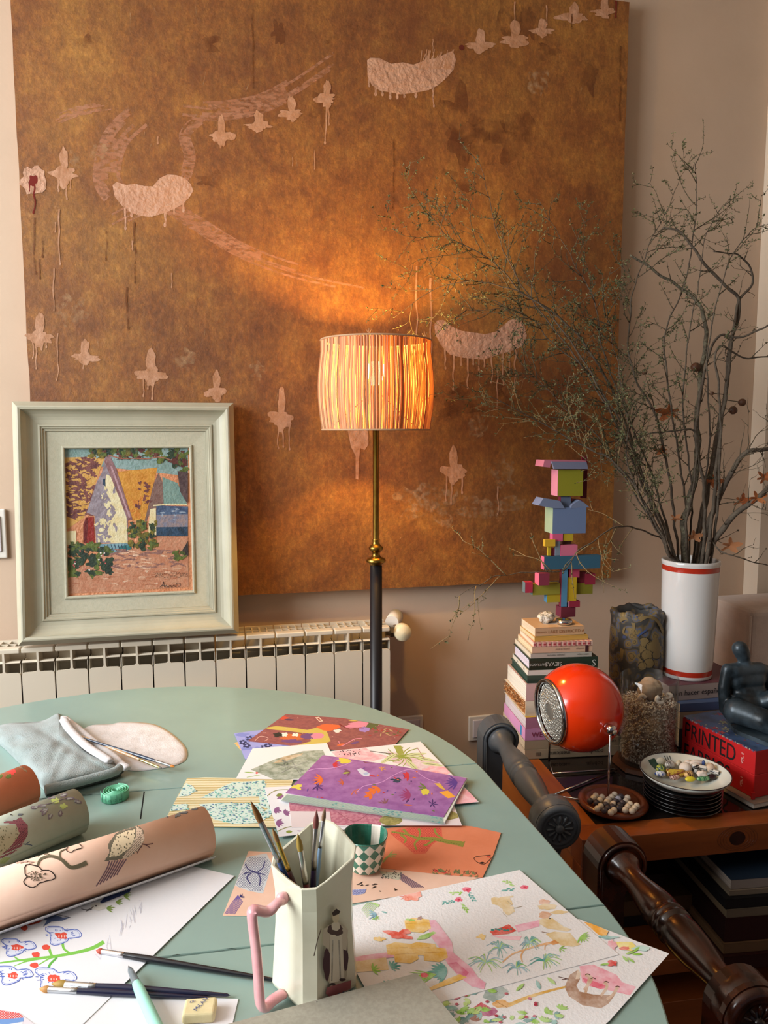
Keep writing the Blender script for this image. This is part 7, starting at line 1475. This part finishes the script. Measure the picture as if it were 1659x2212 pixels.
branch('thick lichened trunk branch rising from the vase then bending left at its top', [(1290, 1770), (1288, 1620), (1325, 1480), (1350, 1300), (1345, 1180), (1360, 1000), (1382, 800), (1368, 680), (1300, 600), (1180, 520), (1050, 430)], (by-.02, by+.08), .0105, .0028, BK2, shoots=9, sl=.07, galls=[(1338, 930, .0125)], oaks=[(1225, 1130, .030, 2.9, OAK), (1190, 1300, .016, 2.9, OAK), (1250, 1600, .014, 1, OAKP), (1330, 1680, .020, .3, OAKP)])
branch('long curving branch that reaches the tallest hooked tip', [(1335, 1770), (1370, 1600), (1400, 1420), (1440, 1200), (1468, 1050), (1490, 850), (1530, 640), (1430, 530), (1330, 400), (1262, 325), (1195, 313)], (by-.01, by+.02), .0085, .0022, BK, shoots=10, sl=.07, galls=[(1412, 1045, .005), (1545, 1085, .010), (1505, 1120, .011)], oaks=[(1410, 1440, .028, .2, OAK)])
branch('side branch hooking around at the upper right of the bouquet', [(1400, 1700), (1440, 1300), (1475, 1000), (1500, 800), (1528, 640), (1585, 565), (1578, 480), (1528, 432), (1420, 418)], (by-.03, by-.03), .0055, .0016, BK, shoots=8, sl=.06)
branch('right leaning branch ending in a dense thorny fork', [(1358, 1770), (1420, 1560), (1480, 1430), (1530, 1340), (1580, 1300), (1680, 1285)], (by-.03, by-.10), .0085, .005, BK, shoots=14, sl=.11, start=.3, gn=.4, oaks=[(1545, 1520, .024, .1, OAK), (1640, 1420, .022, .8, OAK)])
branch('lowest right branch sweeping out of the frame', [(1384, 1770), (1500, 1600), (1590, 1520), (1690, 1440)], (by-.05, by-.14), .0085, .006, BK, shoots=9, sl=.09, start=.3, gn=.4, oaks=[(1490, 1720, .026, .2, OAKP), (1610, 1510, .022, .5, OAK)])
branch('thin drooping twig with nodes under the right branches', [(1370, 1690), (1450, 1745), (1530, 1775), (1660, 1808)], (by-.04, by-.10), .0022, .0014, BK, shoots=5, sl=.05, gn=.5)
branch('crooked right branch crossing to the frame edge at mid height', [(1370, 1760), (1380, 1500), (1340, 1200), (1390, 900), (1440, 790), (1510, 800), (1590, 780), (1680, 730)], (by-.02, by-.08), .0050, .0022, BK, shoots=7, sl=.06)
branch('branch forking right with pointed spurs below the hooked one', [(1420, 1700), (1450, 1200), (1430, 860), (1500, 860), (1570, 890), (1680, 885)], (by-.04, by-.08), .0038, .0018, BK, shoots=7, sl=.06)
branch('bare dark branch running left toward the gold canvas at mid height', [(1300, 1760), (1300, 1620), (1350, 1250), (1230, 1215), (1100, 1235), (980, 1255), (860, 1290)], (by-.03, by-.02), .0035, .0012, BK, shoots=6, sl=.08)
LG2 = 'asparagus-like branch '
branch('longest leafy branch arching far left in front of the gold canvas', [(1245, 1770), (1190, 1620), (1100, 1400), (1000, 1100), (850, 830), (700, 680), (560, 590), (420, 440), (250, 360), (150, 245)], (by-.02, by+.10), .0050, .0008, BK, leafy=True, shoots=30, sl=.17, slv=2, nm='leafy_branch', dens=.8)
branch('leafy branch fanning left just above the painted tower', [(1225, 1770), (1130, 1560), (980, 1350), (860, 1290), (720, 1210), (560, 1120), (380, 1040)], (by-.04, by-.02), .0040, .0008, BK, leafy=True, shoots=22, sl=.15, slv=2, nm='leafy_branch', dens=.7, tm=TWP)
branch('low leafy spray hanging across the painted tower', [(1215, 1740), (1150, 1670), (1060, 1640), (980, 1640), (900, 1690), (820, 1740), (740, 1830), (560, 1840), (400, 1880), (280, 1950)], (by-.04, by-.14), .0026, .0006, BK, leafy=True, shoots=14, sl=.12, slv=1, nm='leafy_branch', dens=.6, tm=TWP)
branch('upright leafy branch at the middle left of the bouquet', [(1260, 1770), (1230, 1500), (1180, 1200), (1080, 1000), (1040, 850), (1060, 620), (1100, 480), (1160, 330), (1240, 190)], (by-.01, by+.06), .0040, .0007, BK, leafy=True, shoots=24, sl=.13, slv=2, nm='leafy_branch', dens=.9, galls=[(1112, 950, .0075)])
branch('tall leafy shoot whose tip is the highest of the bouquet', [(1300, 1770), (1290, 1500), (1230, 1100), (1200, 800), (1290, 560), (1330, 330), (1345, 180), (1335, 20)], (by, by+.02), .0036, .0006, BK, leafy=True, shoots=20, sl=.11, slv=1, nm='leafy_branch')
branch('leafy shoot rising between the two hooked branches', [(1310, 1770), (1320, 1450), (1280, 1100), (1310, 800), (1350, 560), (1400, 300), (1490, 180)], (by-.01, by-.02), .0032, .0006, BK, leafy=True, shoots=16, sl=.11, slv=1, nm='leafy_branch')
branch('leafy shoot arching to the upper right edge', [(1330, 1770), (1400, 1300), (1390, 900), (1430, 640), (1500, 430), (1590, 330), (1660, 295)], (by-.01, by-.06), .0030, .0006, BK, leafy=True, shoots=14, sl=.10, slv=1, nm='leafy_branch')
branch('leafy shoot crossing the right edge of the canvas', [(1240, 1770), (1160, 1450), (1040, 1150), (930, 860), (880, 620), (800, 460), (640, 190)], (by-.02, by+.09), .0036, .0006, BK, leafy=True, shoots=26, sl=.13, slv=2, nm='leafy_branch', dens=.8)
branch('leafy shoot pointing left behind the crescent of paint', [(1235, 1770), (1140, 1500), (1020, 1200), (860, 950), (700, 820), (560, 680), (300, 680)], (by-.02, by+.08), .0034, .0006, BK, leafy=True, shoots=26, sl=.13, slv=2, nm='leafy_branch', dens=.8)
branch('wiry leafy shoot reaching toward the lamp shade', [(1230, 1770), (1080, 1400), (900, 1000), (640, 650), (400, 560), (200, 580), (0, 710)], (by-.03, by+.06), .0034, .0005, BK, leafy=True, shoots=16, sl=.12, slv=1, nm='leafy_branch', dens=.6)
branch('thin leafy shoot standing high over the canvas left of the others', [(1238, 1770), (1120, 1480), (960, 1130), (780, 850), (560, 560), (470, 360), (430, 200), (380, 10)], (by-.02, by+.11), .0032, .0005, BK, leafy=True, shoots=14, sl=.08, slv=1, nm='leafy_branch', dens=.7)
branch('hairy leafy shoot filling the lower left of the bouquet', [(1222, 1770), (1150, 1620), (1080, 1480), (1030, 1330), (1040, 1180), (1000, 960), (960, 760), (940, 700)], (by-.05, by-.02), .0030, .0006, BK, leafy=True, shoots=26, sl=.11, slv=2, nm='leafy_branch')
branch('leafy branch dropping twigs above the roof of the painted tower', [(1228, 1770), (1140, 1600), (1010, 1400), (900, 1230), (780, 1130), (660, 1000), (580, 940)], (by-.04, by+.03), .0032, .0006, BK, leafy=True, shoots=26, sl=.14, slv=2, nm='leafy_branch', dens=.8)
